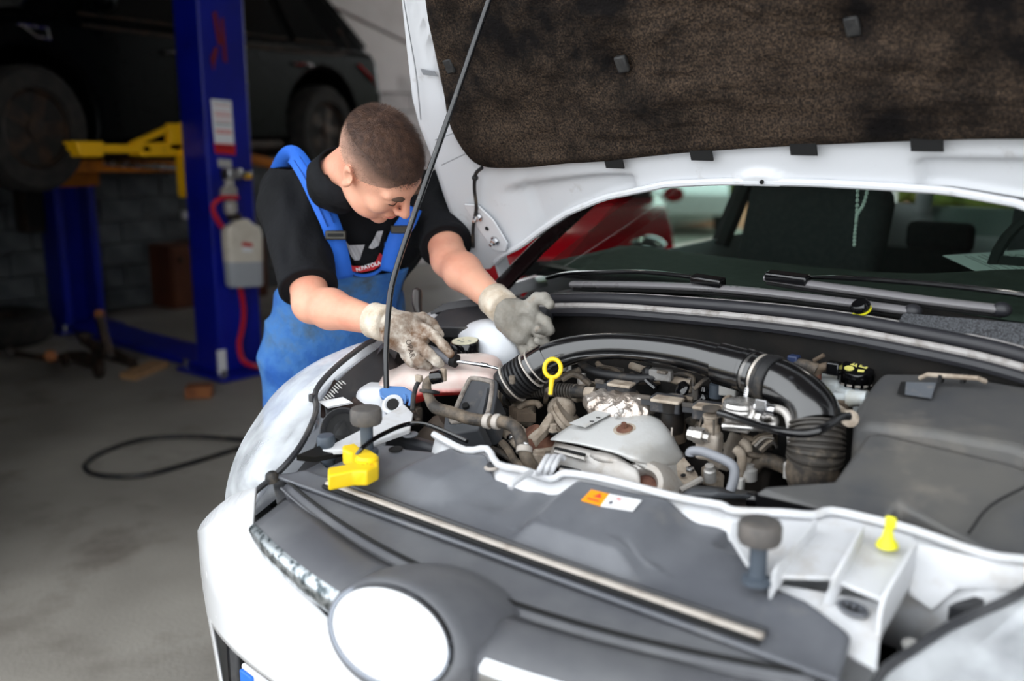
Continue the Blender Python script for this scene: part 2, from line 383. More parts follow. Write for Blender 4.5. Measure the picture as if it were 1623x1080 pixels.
struct('trim_1', MB().box((-2.95, FY-.02, (GZ+FZ)/2), (.14, .1, GZ-FZ)).box((GX0+.05, FY-.02, (GZ+FZ)/2), (.1, .1, GZ-FZ)).box((GX1-.05, FY-.02, (GZ+FZ)/2), (.1, .1, GZ-FZ)).box(((GX0+GX1)/2, FY-.02, GZ-.05), (GX1-GX0, .1, .1)), 'label_white', smooth=0)
struct('wall_right', MB().box((RX+.1, 5, (TZ+FZ)/2), (.2, 10.9, TZ-FZ)), 'panel_light', smooth=0)
DX0, DX1, DZ = -2.5, 2.0, 3.3                # front doorway the car stands in, unseen, narrowed to shape the light
struct('wall_front', MB().box(((LX+DX0)/2, DY, (TZ+FZ)/2), (DX0-LX, .2, TZ-FZ)).box(((RX+DX1)/2, DY, (TZ+FZ)/2), (RX-DX1, .2, TZ-FZ)).box(((DX0+DX1)/2, DY, (TZ+DZ)/2), (DX1-DX0, .2, TZ-DZ)), 'panel_light', smooth=0)
struct('ceiling', MB().box(((LX+RX)/2, 5, TZ+.1), (RX-LX+.4, 10.9, .2)), 'ceiling', smooth=0)
struct('yard_ground', MB().box((-3, 22.7, FZ-.14), (40, 20, .2)), 'paving', smooth=0)
struct('yard_apron', MB().box((LX-8.2, 9, FZ-.11), (15.6, 14, .2)), 'apron', smooth=0)
hg = MB()
for i in range(14):
    for k in range(3): hg.sphere((-13+i*1.5+random.uniform(-.3, .3), 20+random.uniform(-.4, .4), FZ+.6+k*.8), (1.1, .9, .75), 10, 7)
tag(obj('hedge', hg, 'hedge', smooth=180), 'green hedge outside beyond the back doorway of the garage', 'hedge')

# ================================================================== BACKGROUND THINGS
mat('lift_blue', (5, 24, 150), .38, col2=(4, 18, 128), nscale=3, dirt=(14, 18, 90), dscale=6, dlo=.6, dhi=.9)
mat('lift_yellow', (246, 186, 12), .5, dirt=(150, 92, 20), dscale=9, dlo=.58, dhi=.85)
mat('lift_orange', (190, 110, 22), .6, dirt=(90, 54, 20), dscale=8, dlo=.5, dhi=.8)
mat('red_hose', (196, 22, 44), .45, rvar=.05)
mat('bottle', (226, 218, 204), .4, col2=(212, 202, 186), nscale=9)
mat('bottle_oil', (176, 180, 186), .35, rvar=.05)
mat('red_label', (200, 24, 26), .5, rvar=.05)
mat('dark_red_ink', (110, 16, 34), .6, rvar=.05)
mat('suv_black', (4, 5, 6), .3, spec=.05, rvar=.04)
mat('tyre', (26, 25, 24), .85, col2=(44, 40, 36), nscale=12, bump=.002, bscale=60)
mat('suv_glass', (10, 14, 14), .08, rvar=.02)
mat('tail_red', (236, 28, 38), .2, coat=.4, rvar=.05)
mat('red_paint', (206, 14, 34), .22, coat=.6, rvar=.04)
mat('wood', (178, 140, 98), .75, col2=(140, 100, 66), nscale=6, stretch=(1, 8, 8))
mat('wood_red', (150, 92, 52), .75, col2=(110, 62, 36), nscale=8)
mat('brown_door', (98, 54, 32), .6, col2=(84, 44, 26), nscale=4)
mat('iron', (44, 38, 34), .6, metal=.4, col2=(74, 56, 44), nscale=14)

def two_post_lift():
    p1, p2 = atz(366, 585, FZ), atz(126, 518, FZ)
    T = thing('car_lift', 'blue two-post car lift with yellow arms holding up the black car', 'car lift', tuple(p1))
    ax = nrm((p2-p1)*[1, 1, 0]); ay = V(-ax[1], ax[0], 0)
    if ay[1] < 0: ay = -ay
    for i, (c, s) in enumerate(((p1, 1), (p2, -1))):
        d = ax*s                                     # towards the lifted car
        m = MB(); H = 3.4
        q = lambda u, v, z: c+d*u+ay*v+V(0, 0, z)
        prof = [(-.14, -.165), (-.14, .165), (.14, .165), (.14, .10), (.11, .10), (.11, .135), (-.11, .135), (-.11, -.135), (.11, -.135), (.11, -.10), (.14, -.10), (.14, -.165)]
        m.prism([q(u, v, .02) for u, v in prof], (0, 0, H))
        po = obj('post', m, 'lift_blue', T, bevel=.025, seg=3)
        obj('base_plate', MB().prism([q(-.30, -.26, 0), q(-.30, .26, 0), q(.24, .26, 0), q(.24, -.26, 0)], (0, 0, .025)), 'lift_blue', T, bevel=.004)
        for (u, v) in ((-.25, -.21), (-.25, .21), (.2, -.21)):
            obj('anchor_bolt', MB().cyl(q(u, v, .02), q(u, v, .07), .018, 8), 'steel', T)
        obj('carriage', MB().prism([q(.0, -.15, 1.14), q(.0, .15, 1.14), q(.26, .15, 1.14), q(.26, -.15, 1.14)], (0, 0, .34)), 'lift_orange' if i else 'lift_yellow', T, bevel=.01)
        if i == 0:
            obj('foot_bracket', MB().prism([q(-.16, -.19, .02), q(-.16, -.13, .02), q(-.145, -.13, .02), q(-.145, -.19, .02)], (0, 0, .16)), 'label_white', po, bevel=.003)
            f = -ax*1.0; cz = lambda px, py: atp(px, py, c-ax*.1425, ax)
            # warning notice: sheet with printed lines, red foot, small white tag
            def sheet(nm, m_, pts, t=.003): return obj(nm, MB().prism([cz(*w) for w in pts], -ax*t), m_, po, smooth=0)
            sheet('notice_sheet', 'label_white', [(334, 157), (366, 160), (371, 230), (340, 227)])
            sheet('notice_footer', 'red_label', [(339, 227), (372, 229), (373, 246), (341, 243)], .004)
            sheet('notice_print', 'dark_red_ink', [(343, 231), (369, 233), (369, 236), (343, 234)], .0055)
            for y0 in (162, 166, 176, 181, 190, 195, 205, 209):
                w = 2 if y0 % 2 else 1
                sheet('notice_print', 'red_ink' if y0 % 3 else 'grey_ink', [(338+(y0-160)*.08, y0), (364+(y0-160)*.06, y0+2), (364+(y0-160)*.06, y0+2+w), (338+(y0-160)*.08, y0+w)], .004)
            sheet('tag', 'label_grey', [(345, 252), (366, 254), (367, 266), (346, 264)])
            for pts in ([(336, 20), (343, 18), (352, 70), (345, 72)], [(349, 30), (354, 28), (360, 100), (354, 98)], [(333, 92), (340, 74), (346, 76), (338, 112)]):
                sheet('faded_lettering', 'dark_red_ink', pts)
    e = .07
    obj('floor_plate', MB().prism([p1+ay*.16, p1-ay*.16, p2-ay*.16, p2+ay*.16], (0, 0, .05)), 'lift_blue', T, bevel=.006)
    # arms: near one folded along the car, yellow, with a raised gusset by the post
    A = lambda px, py, x: atx(px, py, x)
    x0 = p1[0]-.18
    m = MB().prism([A(120, 224, x0), A(166, 224, x0), A(166, 249, x0), A(128, 249, x0)], (-.12, -.03, 0)).prism([A(225, 226, x0), A(302, 226, x0), A(302, 248, x0), A(225, 248, x0)], (-.12, -.03, 0))
    m.prism([A(160, 229, x0), A(240, 229, x0), A(240, 243, x0), A(160, 243, x0)], (-.1, -.03, 0)); obj('lift_arm', m, 'lift_yellow', T, bevel=.01)
    m = MB().prism([A(210, 226, x0), A(218, 231, x0), A(272, 208, x0), A(272, 198, x0)], (-.05, -.01, 0)).prism([A(270, 196, x0), A(292, 196, x0), A(306, 180, x0), A(308, 240, x0), A(270, 238, x0)], (-.05, -.01, 0))
    obj('arm_gusset', m, 'lift_yellow', T, bevel=.006)
    x1 = x0-.5
    obj('lift_arm', MB().prism([A(60, 252, x1), A(300, 256, x1), A(300, 274, x1), A(60, 272, x1)], (-.12, 0, 0)), 'lift_orange', T, bevel=.01)
    obj('arm_rod', MB().cyl(A(165, 258, x1+.03), A(298, 268, x1+.03), .02), 'steel', T)
    obj('lift_arm', MB().prism([A(380, 238, x0-.2), A(440, 254, x0-.2), A(440, 268, x0-.2), A(380, 256, x0-.2)], (-.12, 0, 0)), 'lift_orange', T, bevel=.01)
    return p1, p2, ax, ay
lp1, lp2, lax, lay = two_post_lift()

# oil lubricator bottle hanging on the near post, with red air hose
def lubricator():
    nx = -lax; o = lp1+nx*.26
    S = lambda px, py, k=0: atp(px, py, o+nx*k, nx)
    T = thing('lubricator_bottle', 'cream oil bottle with clear metal regulator hanging on the blue lift post', 'bottle', tuple(S(380, 455)))
    a, b = S(353, 352), S(410, 352); w = np.linalg.norm(b-a); x = nrm(b-a); c = (a+b)/2
    bz = S(380, 455)[2]; tz = S(380, 360)[2]
    def loop(z, sx, sd): return [c*[1, 1, 0]+V(0, 0, z)+x*math.cos(t)*w/2*sx*(1 if abs(math.cos(t)) < .9 else 1)+nx*math.sin(t)*.055*sd for t in np.linspace(0, 2*PI, 24, endpoint=False)]
    sup = lambda z, s: [c*[1, 1, 0]+V(0, 0, z)+x*(w/2*s)*np.sign(math.cos(t))*abs(math.cos(t))**.45+nx*.055*s*np.sign(math.sin(t))*abs(math.sin(t))**.45 for t in np.linspace(0, 2*PI, 28, endpoint=False)]
    h = tz-bz; mz = bz+h*.42
    def skin(zs): m = MB(); G = [sup(z, s) for z, s in zs]; G = [g+[g[0]] for g in G]; m.grid(G); m.add(G[0], [tuple(range(28))]); m.add(G[-1], [tuple(range(28))]); return m
    obj('bottle_oil', skin([(bz, .86), (bz+.012, .93), (mz, .96)]), 'bottle_oil', T)
    obj('bottle_body', skin([(mz, .97), (tz-.03, .99), (tz, .9), (tz+.018, .6), (tz+.05, .35)]), 'bottle', T)
    tc = c*[1, 1, 0]+V(0, 0, tz)-x*.05
    obj('collar', MB().lathe([(.045, .045), (.045, .08), (.03, .085)], tc), 'iron', T)
    obj('regulator', MB().lathe([(.03, .08), (.04, .10), (.04, .15), (.025, .16), (.045, .18), (.045, .24), (.03, .25), (.03, .30)], tc-x*.02), 'alloy', T)
    obj('valve', MB().box(tc+V(0, 0, .33), (.10, .10, .07)).cyl(tc+V(0, 0, .335), tc+x*.14+V(0, 0, .335), .02), 'steel', T, bevel=.01)
    obj('valve_tip', MB().cyl(tc+x*.10+V(0, 0, .322), tc+x*.135+V(0, 0, .322), .022), 'lift_yellow', T)
    obj('gauge', MB().lathe([(.05, 0), (.05, .03)], tc-x*.06+nx*.03+V(0, 0, .21), nx), 'alloy', T)
    ls = [S(384, 384, .06), S(400, 386, .06), S(400, 392, .06), S(384, 390, .06)]
    obj('label', MB().prism(ls, nx*-.002), 'red_label', T, smooth=0); ls = [S(384, 391, .06), S(400, 393, .06), S(400, 400, .06), S(384, 399, .06)]
    obj('label', MB().prism(ls, nx*-.002), 'label_white', T, smooth=0)
    H = MB().tube([S(376, 313, .05), S(352, 314, .06), S(338, 325, .05), S(340, 340, .04), S(352, 360, .03)], .016, 8)
    tag(obj('red_air_hose', H, 'red_hose'), 'short red air hose looped beside the oil bottle on the lift post', 'hose')
    H = MB().tube([S(380, 452, -.02), S(386, 490, -.05), S(384, 520, -.06), S(379, 545, -.05), S(384, 570, -.02), S(400, 580, .05), atz(418, 583, FZ+.02)], .017, 8)
    tag(obj('red_air_hose', H, 'red_hose'), 'long red air hose running from the oil bottle down to the floor', 'hose')
lubricator()

# generic passenger car in a local frame: u backwards, v across, z up
def wheel(T, F, u, v, z, r, side, nm='wheel', rim='iron', tm='tyre'):
    c = F(u, v, z); a = nrm(F(u, v+side, z)-c)
    w = obj(nm, MB().lathe([(r*.62, -.09), (r*.9, -.105), (r, -.08), (r, .06), (r*.92, .10), (r*.66, .10), (r*.62, .06)], c, a, 28), tm, T)
    m = MB().lathe([(r*.62, -.05), (r*.64, .07), (r*.58, .085), (r*.55, .03)], c, a, 28)
    for k in range(5):
        t = 2*PI*k/5; e1 = nrm(F(u+1, v, z)-c); d = e1*math.cos(t)+V(0, 0, 1)*math.sin(t); s = np.cross(a, d)
        m.hexa([c+a*.03+s*.03, c+a*.03-s*.03, c+d*r*.58-s*.045+a*.03, c+d*r*.58+s*.045+a*.03], [c+a*.07+s*.03, c+a*.07-s*.03, c+d*r*.58-s*.045+a*.06, c+d*r*.58+s*.045+a*.06])
    m.lathe([(r*.16, .02), (r*.16, .08), (r*.1, .085)], c, a, 16); obj('rim', m, rim, w)
def simple_car(T, F, Wd, zs, us, paint, glass, wz, wr):
    zb, zbelt, zr = zs; uf, ur, uw1, uw2, uws0, uws1, urs0, urs1 = us; hw = Wd/2
    pr = [(uf+.02, zb+.14), (uf+.05, zb+.05)]
    def arch(uw): return [(uw+wr*1.18*math.cos(t), max(zb, wz+wr*1.18*math.sin(t))) for t in np.linspace(PI*1.12, -PI*.12, 15)]
    pr += arch(uw1)+arch(uw2)+[(ur-.08, zb+.05), (ur, zb+.2), (ur, zb+.45), (ur-.06, zbelt-.06), (ur-.14, zbelt), (uws0, zbelt), (uws0-.15, zbelt-.02), (uf+.25, zbelt-.16), (uf+.06, zbelt-.26), (uf, zb+.34)]
    body = obj('body', MB().prism([F(u, -hw, z) for u, z in pr], F(0, hw, 0)-F(0, -hw, 0)), paint, T, bevel=.07, seg=3, smooth=50)
    ti = .16
    lo = [(uws0, -hw+.05), (urs1-.02, -hw+.05), (urs1-.02, hw-.05), (uws0, hw-.05)]; hi = [(uws1, -hw+ti+.06), (urs0, -hw+ti+.06), (urs0, hw-ti-.06), (uws1, hw-ti-.06)]
    obj('roof', MB().hexa([F(u, v, zbelt-.04) for u, v in lo], [F(u, v, zr) for u, v in hi]), paint, T, bevel=.05, seg=3, smooth=50)
    def onside(t, k, s):   # t 0..1 along, k 0..1 height
        u0 = uws0+(uws1-uws0)*k; u1 = urs1-.02+(urs0-urs1+.02)*k; v = (hw-.05)+(-ti-.01)*k
        return F(u0+(u1-u0)*t, s*(v+.006), zbelt-.04+(zr-zbelt+.04)*k)
    for s in (-1, 1):
        for (a, b) in ((.10, .38), (.41, .68), (.71, .86)):
            pts = [onside(a, .16, s), onside(b, .16, s), onside(b-.02, .84, s), onside(a+.02, .84, s)]
            obj('side_window', MB().prism(pts, F(0, s*.008, 0)-F(0, 0, 0)), glass, T, smooth=0)
            obj('window_trim', MB().tube([onside(a, .13, s), onside(b, .13, s)], .009, 6), 'iron', T)
    def fr(t, k, a0, a1): u = a0+(a1-a0)*k; v = (hw-.08)-(ti)*k; return F(u, t*v, zbelt-.03+(zr-zbelt+.03)*k)
    dz = V(0, 0, .012)
    obj('windscreen', MB().prism([fr(-1, .08, uws0, uws1)+dz, fr(1, .08, uws0, uws1)+dz, fr(1, .9, uws0, uws1)+dz, fr(-1, .9, uws0, uws1)+dz], F(-.012, 0, .012)-F(0, 0, 0)), glass, T, smooth=0)
    obj('rear_window', MB().prism([fr(-1, .12, urs1, urs0), fr(1, .12, urs1, urs0), fr(1, .85, urs1, urs0), fr(-1, .85, urs1, urs0)], F(.03, 0, .01)-F(0, 0, 0)), glass, T, smooth=0)
    return body

def suv():
    k = 1.07; o = CAM_POS+(V(-4.55, 1.66, 1.412)-CAM_POS)*k; du = V(-.24, .97, 0); dn = V(.97, .24, 0); hw = .79
    Z = lambda z: 1.412+(z-1.412)*k
    F = lambda u, v, z: V(o[0], o[1], 0)+du*u*k+dn*(v-hw)+V(0, 0, z)
    T = thing('raised_car', 'black estate car raised on the blue lift at the left', 'car', tuple(F(1.3, 0, FZ)))
    simple_car(T, F, 2*hw, (Z(1.17), Z(2.0), Z(2.52)), (-.75, 3.36, 0, 2.55, .0, .55, 2.72, 3.33), 'suv_black', 'suv_glass', Z(1.44), .35)
    for v, s in ((hw-.02, 1), (-hw+.02, -1)):
        wheel(T, F, -.02, v-.03*s, Z(1.40), .36, s); wheel(T, F, 2.55, v-.03*s, Z(1.38), .36, s)
    for a, b, z0, z1 in ((.36, 2.72, 1.965, 1.955),): obj('belt_moulding', MB().tube([F(a, hw+.004, Z(z0)), F(b, hw+.004, Z(z1)), F(b+.12, hw-.05, Z(2.16))], .012, 6), 'iron', T)
    obj('door_line', MB().box(F(1.05, hw+.002, Z(1.62)), (.006, .006, .6)), 'deep_black', T)
    for u in (.95, 2.2): obj('door_handle', MB().tube([F(u, hw+.02, Z(1.86)), F(u+.1, hw+.05, Z(1.86)), F(u+.2, hw+.02, Z(1.855))], .013, 8), 'steel', T)
    obj('fender_vent', MB().tube([F(-.06, hw+.012, Z(1.935)), F(.12, hw+.012, Z(1.93)), F(.13, hw+.012, Z(1.875)), F(.05, hw+.012, Z(1.88)), F(-.04, hw+.012, Z(1.935))], .009, 6, spline=1), 'steel', T)
    obj('mirror', MB().sphere(F(.42, hw+.12, Z(2.10)), (.1, .07, .07)), 'suv_black', T); obj('mirror_cap', MB().sphere(F(.41, hw+.13, Z(2.15)), (.085, .06, .035)), 'steel', T)
    for s in (1, -1):
        tl = MB().prism([F(3.0, s*(hw-.015), Z(1.90)), F(3.3, s*(hw-.10), Z(1.80)), F(3.36, s*(hw-.13), Z(1.70)), F(3.34, s*(hw-.08), Z(1.68)), F(3.18, s*(hw-.01), Z(1.80))], F(0, s*.05, 0)-F(0, 0, 0))
        obj('tail_lamp', tl, 'tail_red', T, bevel=.01)
        obj('tail_lamp_clear', MB().prism([F(3.34, s*(hw-.13), Z(1.70)), F(3.37, s*(hw-.15), Z(1.64)), F(3.355, s*(hw-.06), Z(1.62)), F(3.33, s*(hw-.04), Z(1.68))], F(0, s*.05, 0)-F(0, 0, 0)), 'label_white', T)
    obj('sill_trim', MB().box(F(1.25, hw-.02, Z(1.29)), (.05, 1.7, .05), frame((0, 0, 1), dn)), 'iron', T, bevel=.01)
    um = MB().box(F(1.3, 0, Z(1.27)), (1.3, 3.4, .06), frame((0, 0, 1), dn)); um.tube([F(.2, .25, Z(1.2)), F(1.6, .2, Z(1.2)), F(2.2, .3, Z(1.2)), F(3.1, .3, Z(1.22))], .035)
    for u in (0, 2.55): um.cyl(F(u, -hw+.1, Z(1.4)), F(u, hw-.1, Z(1.4)), .05)
    for i in range(8): um.box(F(random.uniform(-.3, .6), random.uniform(-.5, .5), Z(1.2)+random.uniform(-.06, .04)), (.2, .25, .16))
    obj('underbody', um, 'iron', T, bevel=.01)
suv()

def red_car():
    F = lambda u, v, z: V(-3.45-.595*u+.804*v, 5.04+.804*u+.595*v, z+FZ)
    T = thing('red_car', 'red hatchback parked behind the white car, seen past its windscreen', 'car', (-4.6, 6.6, FZ))
    simple_car(T, F, 1.5, (.28, .98, 1.46), (0, 3.95, .75, 3.2, .95, 1.7, 3.2, 3.85), 'red_paint', 'suv_glass', .33, .31)
    for v, s in ((.72, 1), (-.72, -1)):
        wheel(T, F, .75, v-.03*s, .33, .31, s); wheel(T, F, 3.2, v-.03*s, .33, .31, s)
        obj('headlamp', MB().sphere(F(.14, s*.56, .70), (.16, .16, .09)), 'reflector', T)
        obj('mirror', MB().sphere(F(1.35, s*.86, 1.02), (.1, .07, .07)), 'red_paint', T)
    obj('grille', MB().box(F(.01, 0, .55), (.9, .05, .14), frame((0, 0, 1), (.804, .595, 0))), 'deep_black', T, bevel=.02)
red_car()
def yard_van():
    F = lambda u, v, z: V(-6.7-.5*u+.866*v, 11.7+.866*u+.5*v, z+FZ)
    T = thing('yard_car', 'white car outside, glimpsed through the windscreen and back doorway', 'car', (-7.6, 13.4, FZ))
    simple_car(T, F, 1.78, (.28, .95, 1.48), (0, 4.1, .75, 3.3, 1.0, 1.7, 3.2, 3.85), 'white_paint', 'suv_glass', .33, .31)
    for v, s in ((.84, 1), (-.84, -1)):
        wheel(T, F, .75, v-.03*s, .33, .31, s); wheel(T, F, 3.3, v-.03*s, .33, .31, s)
yard_van()

# floor clutter
def clutter():
    P = lambda px, py, h=0: atz(px, py, FZ+h)
    cable = [P(440, 705, .012), P(376, 697, .012), P(300, 692, .012), P(225, 697, .012), P(165, 716, .012), P(137, 735, .012), P(140, 748, .012), P(170, 755, .012), P(225, 754, .012), P(290, 738, .012), P(375, 712, .012), P(450, 690, .012)]
    tag(obj('power_cable', MB().tube(cable, .013, 8), 'dark_rubber'), 'black cable lying in a loop on the concrete floor', 'cable')
    a, b = P(291, 632), P(327, 634); x = nrm(b-a); y = V(-x[1], x[0], 0)
    c = (a+b)/2+y*.06
    tag(obj('wood_block', MB().box(c+V(0, 0, .035), (.15, .11, .07), frame((0, 0, 1), x+y*.3)), 'wood_red', bevel=.004), 'small brown wooden block on the floor by the lift base', 'wood block')
    pts = [P(190, 600), P(216, 604), P(268, 582), P(240, 579)]
    tag(obj('wood_plank', MB().prism([p+V(0, 0, .0) for p in pts], (0, 0, .035)), 'wood', bevel=.003), 'short pale wooden plank lying on the floor near the jack', 'plank')
    # trolley jack
    T = thing('trolley_jack', 'dirty trolley jack on the floor in front of the far lift post', 'jack', tuple(P(165, 592)))
    o = P(160, 585); ux = nrm(P(110, 560)-P(205, 592)); uy = V(-ux[1], ux[0], 0)
    G = lambda u, v, z: o+ux*u+uy*v+V(0, 0, z)
    for v in (-.09, .09): obj('side_frame', MB().prism([G(-.25, v, .04), G(.3, v, .04), G(.3, v, .09), G(0, v, .14), G(-.25, v, .11)], uy*.012), 'iron', T, bevel=.003)
    for u in (-.22, .26):
        for v in (-.12, .12): obj('caster', MB().lathe([(.045, -.015), (.045, .015)], G(u, v, .045), uy), 'iron', T)
    obj('lift_pad', MB().lathe([(.05, 0), (.05, .03)], G(.2, 0, .19)), 'iron', T); obj('lift_lever', MB().prism([G(-.1, -.03, .1), G(.22, -.03, .15), G(.22, -.03, .2), G(-.1, -.03, .15)], uy*.06), 'iron', T, bevel=.004)
    obj('handle_socket', MB().cyl(G(-.15, 0, .1), G(-.05, 0, .36), .03), 'iron', T); obj('handle_cap', MB().sphere(G(-.045, 0, .38), .035), 'wood_red', T)
    T = thing('floor_lever', 'long rusty iron lever bar with upright stub on the floor at the left', 'lever bar', tuple(P(80, 565)))
    obj('bar', MB().tube([P(14, 558, .03), P(60, 566, .03), P(120, 567, .03), P(160, 572, .03)], .022), 'iron', T)
    obj('stub', MB().cyl(P(80, 565, .02), P(80, 565, .22), .04, r2=.03), 'iron', T); obj('stub_tip', MB().sphere(P(80, 565, .24), .04), 'wood_red', T)
    obj('end_knob', MB().cyl(P(16, 558, .0), P(16, 558, .1), .03), 'iron', T)
    # dark tyre lying flat
    c = P(25, 541)+V(-.05, -.12, 0)
    T = thing('spare_tyre', 'black tyre lying flat on the floor against the wall', 'tyre', tuple(c))
    obj('tyre', MB().lathe([(.22, .03), (.34, .0), (.40, .05), (.41, .12), (.39, .2), (.3, .23), (.22, .2), (.21, .11), (.22, .03)], c, (0, 0, 1), 32), 'tyre', T)
    obj('rim', MB().lathe([(.215, .03), (.215, .19), (.2, .19), (.17, .09), (.05, .12)], c, (0, 0, 1), 24), 'iron', T)
    # brown cupboard against the wall
    a, b = atx(272, 392, LX+.4), atx(330, 392, LX+.4); z1 = a[2]
    T = thing('cupboard', 'low brown wooden cupboard against the block wall behind the lift post', 'cupboard', (LX+.2, a[1]+.4, FZ))
    obj('carcass', MB().box((LX+.19, a[1]+.5, (z1+FZ)/2), (.36, 1.0, z1-FZ)), 'brown_door', T, bevel=.006)
    for k in range(2):
        d = obj('door', MB().box((LX+.38, a[1]+.25+k*.5, (z1+FZ)/2), (.02, .48, z1-FZ-.05)), 'brown_door', T, bevel=.004)
        obj('knob', MB().sphere((LX+.40, a[1]+.08+k*.8, z1-.12), .025), 'iron', d)
    for px, py, w in ((55, 337, .17), (291, 341, .07)):
        q = atx(px, py, LX+.01); T = thing('wall_socket', 'pale wall socket on the block wall left of the far lift post' if px < 100 else 'small pale wall switch on the block wall beside the near lift post', 'socket', tuple(q))
        obj('plate', MB().box(q+V(.01, 0, 0), (.03, w, .08)), 'label_grey', T, bevel=.006); obj('insert', MB().box(q+V(.026, 0, 0), (.01, w*.6, .045)), 'label_white', T, bevel=.003)
    q = lp2+V(-.05, -.28, 0)
    T = thing('control_box', 'dark control box on the far lift post', 'box', (q[0], q[1], .62)); obj('case', MB().box((q[0], q[1], .86), (.16, .16, .5)), 'iron', T, bevel=.01); obj('cover', MB().box((q[0]+.09, q[1], .86), (.02, .13, .42)), 'deep_black', T, bevel=.004)
clutter()
def lamps():
    for i, (x, y) in enumerate(((-5.6, 7.2), (-1.0, 7.6))):  # tube lamps added out of view as extra fill light
        T = thing('ceiling_lamp', ['fluorescent tube lamp on the ceiling behind the lift', 'fluorescent tube lamp on the ceiling towards the back doorway'][i], 'lamp', (x, y, TZ))
        obj('housing', MB().box((x, y, TZ-.04), (.16, 1.3, .06)), 'label_white', T, bevel=.01)
        for s in (-.04, .04): obj('tube', MB().cyl((x+s, y-.6, TZ-.09), (x+s, y+.6, TZ-.09), .014), 'tube_glow', T)
mat('tube_glow', (255, 250, 240), .5, emit=(255, 250, 240), estr=25)
lamps()
# ================================================================== THE WHITE CAR: shell
CAR = thing('white_car', 'white car in the foreground with its bonnet propped open and engine showing', 'car', (0, 1.6, FZ))
def cp(name, mb, m, parent=None, **k): return obj(name, mb, m, parent or CAR, **k)
mirx = lambda pts: [V(-p[0]+.02, p[1], p[2]-.012-.22*max(0, p[1]-.32)) for p in pts]

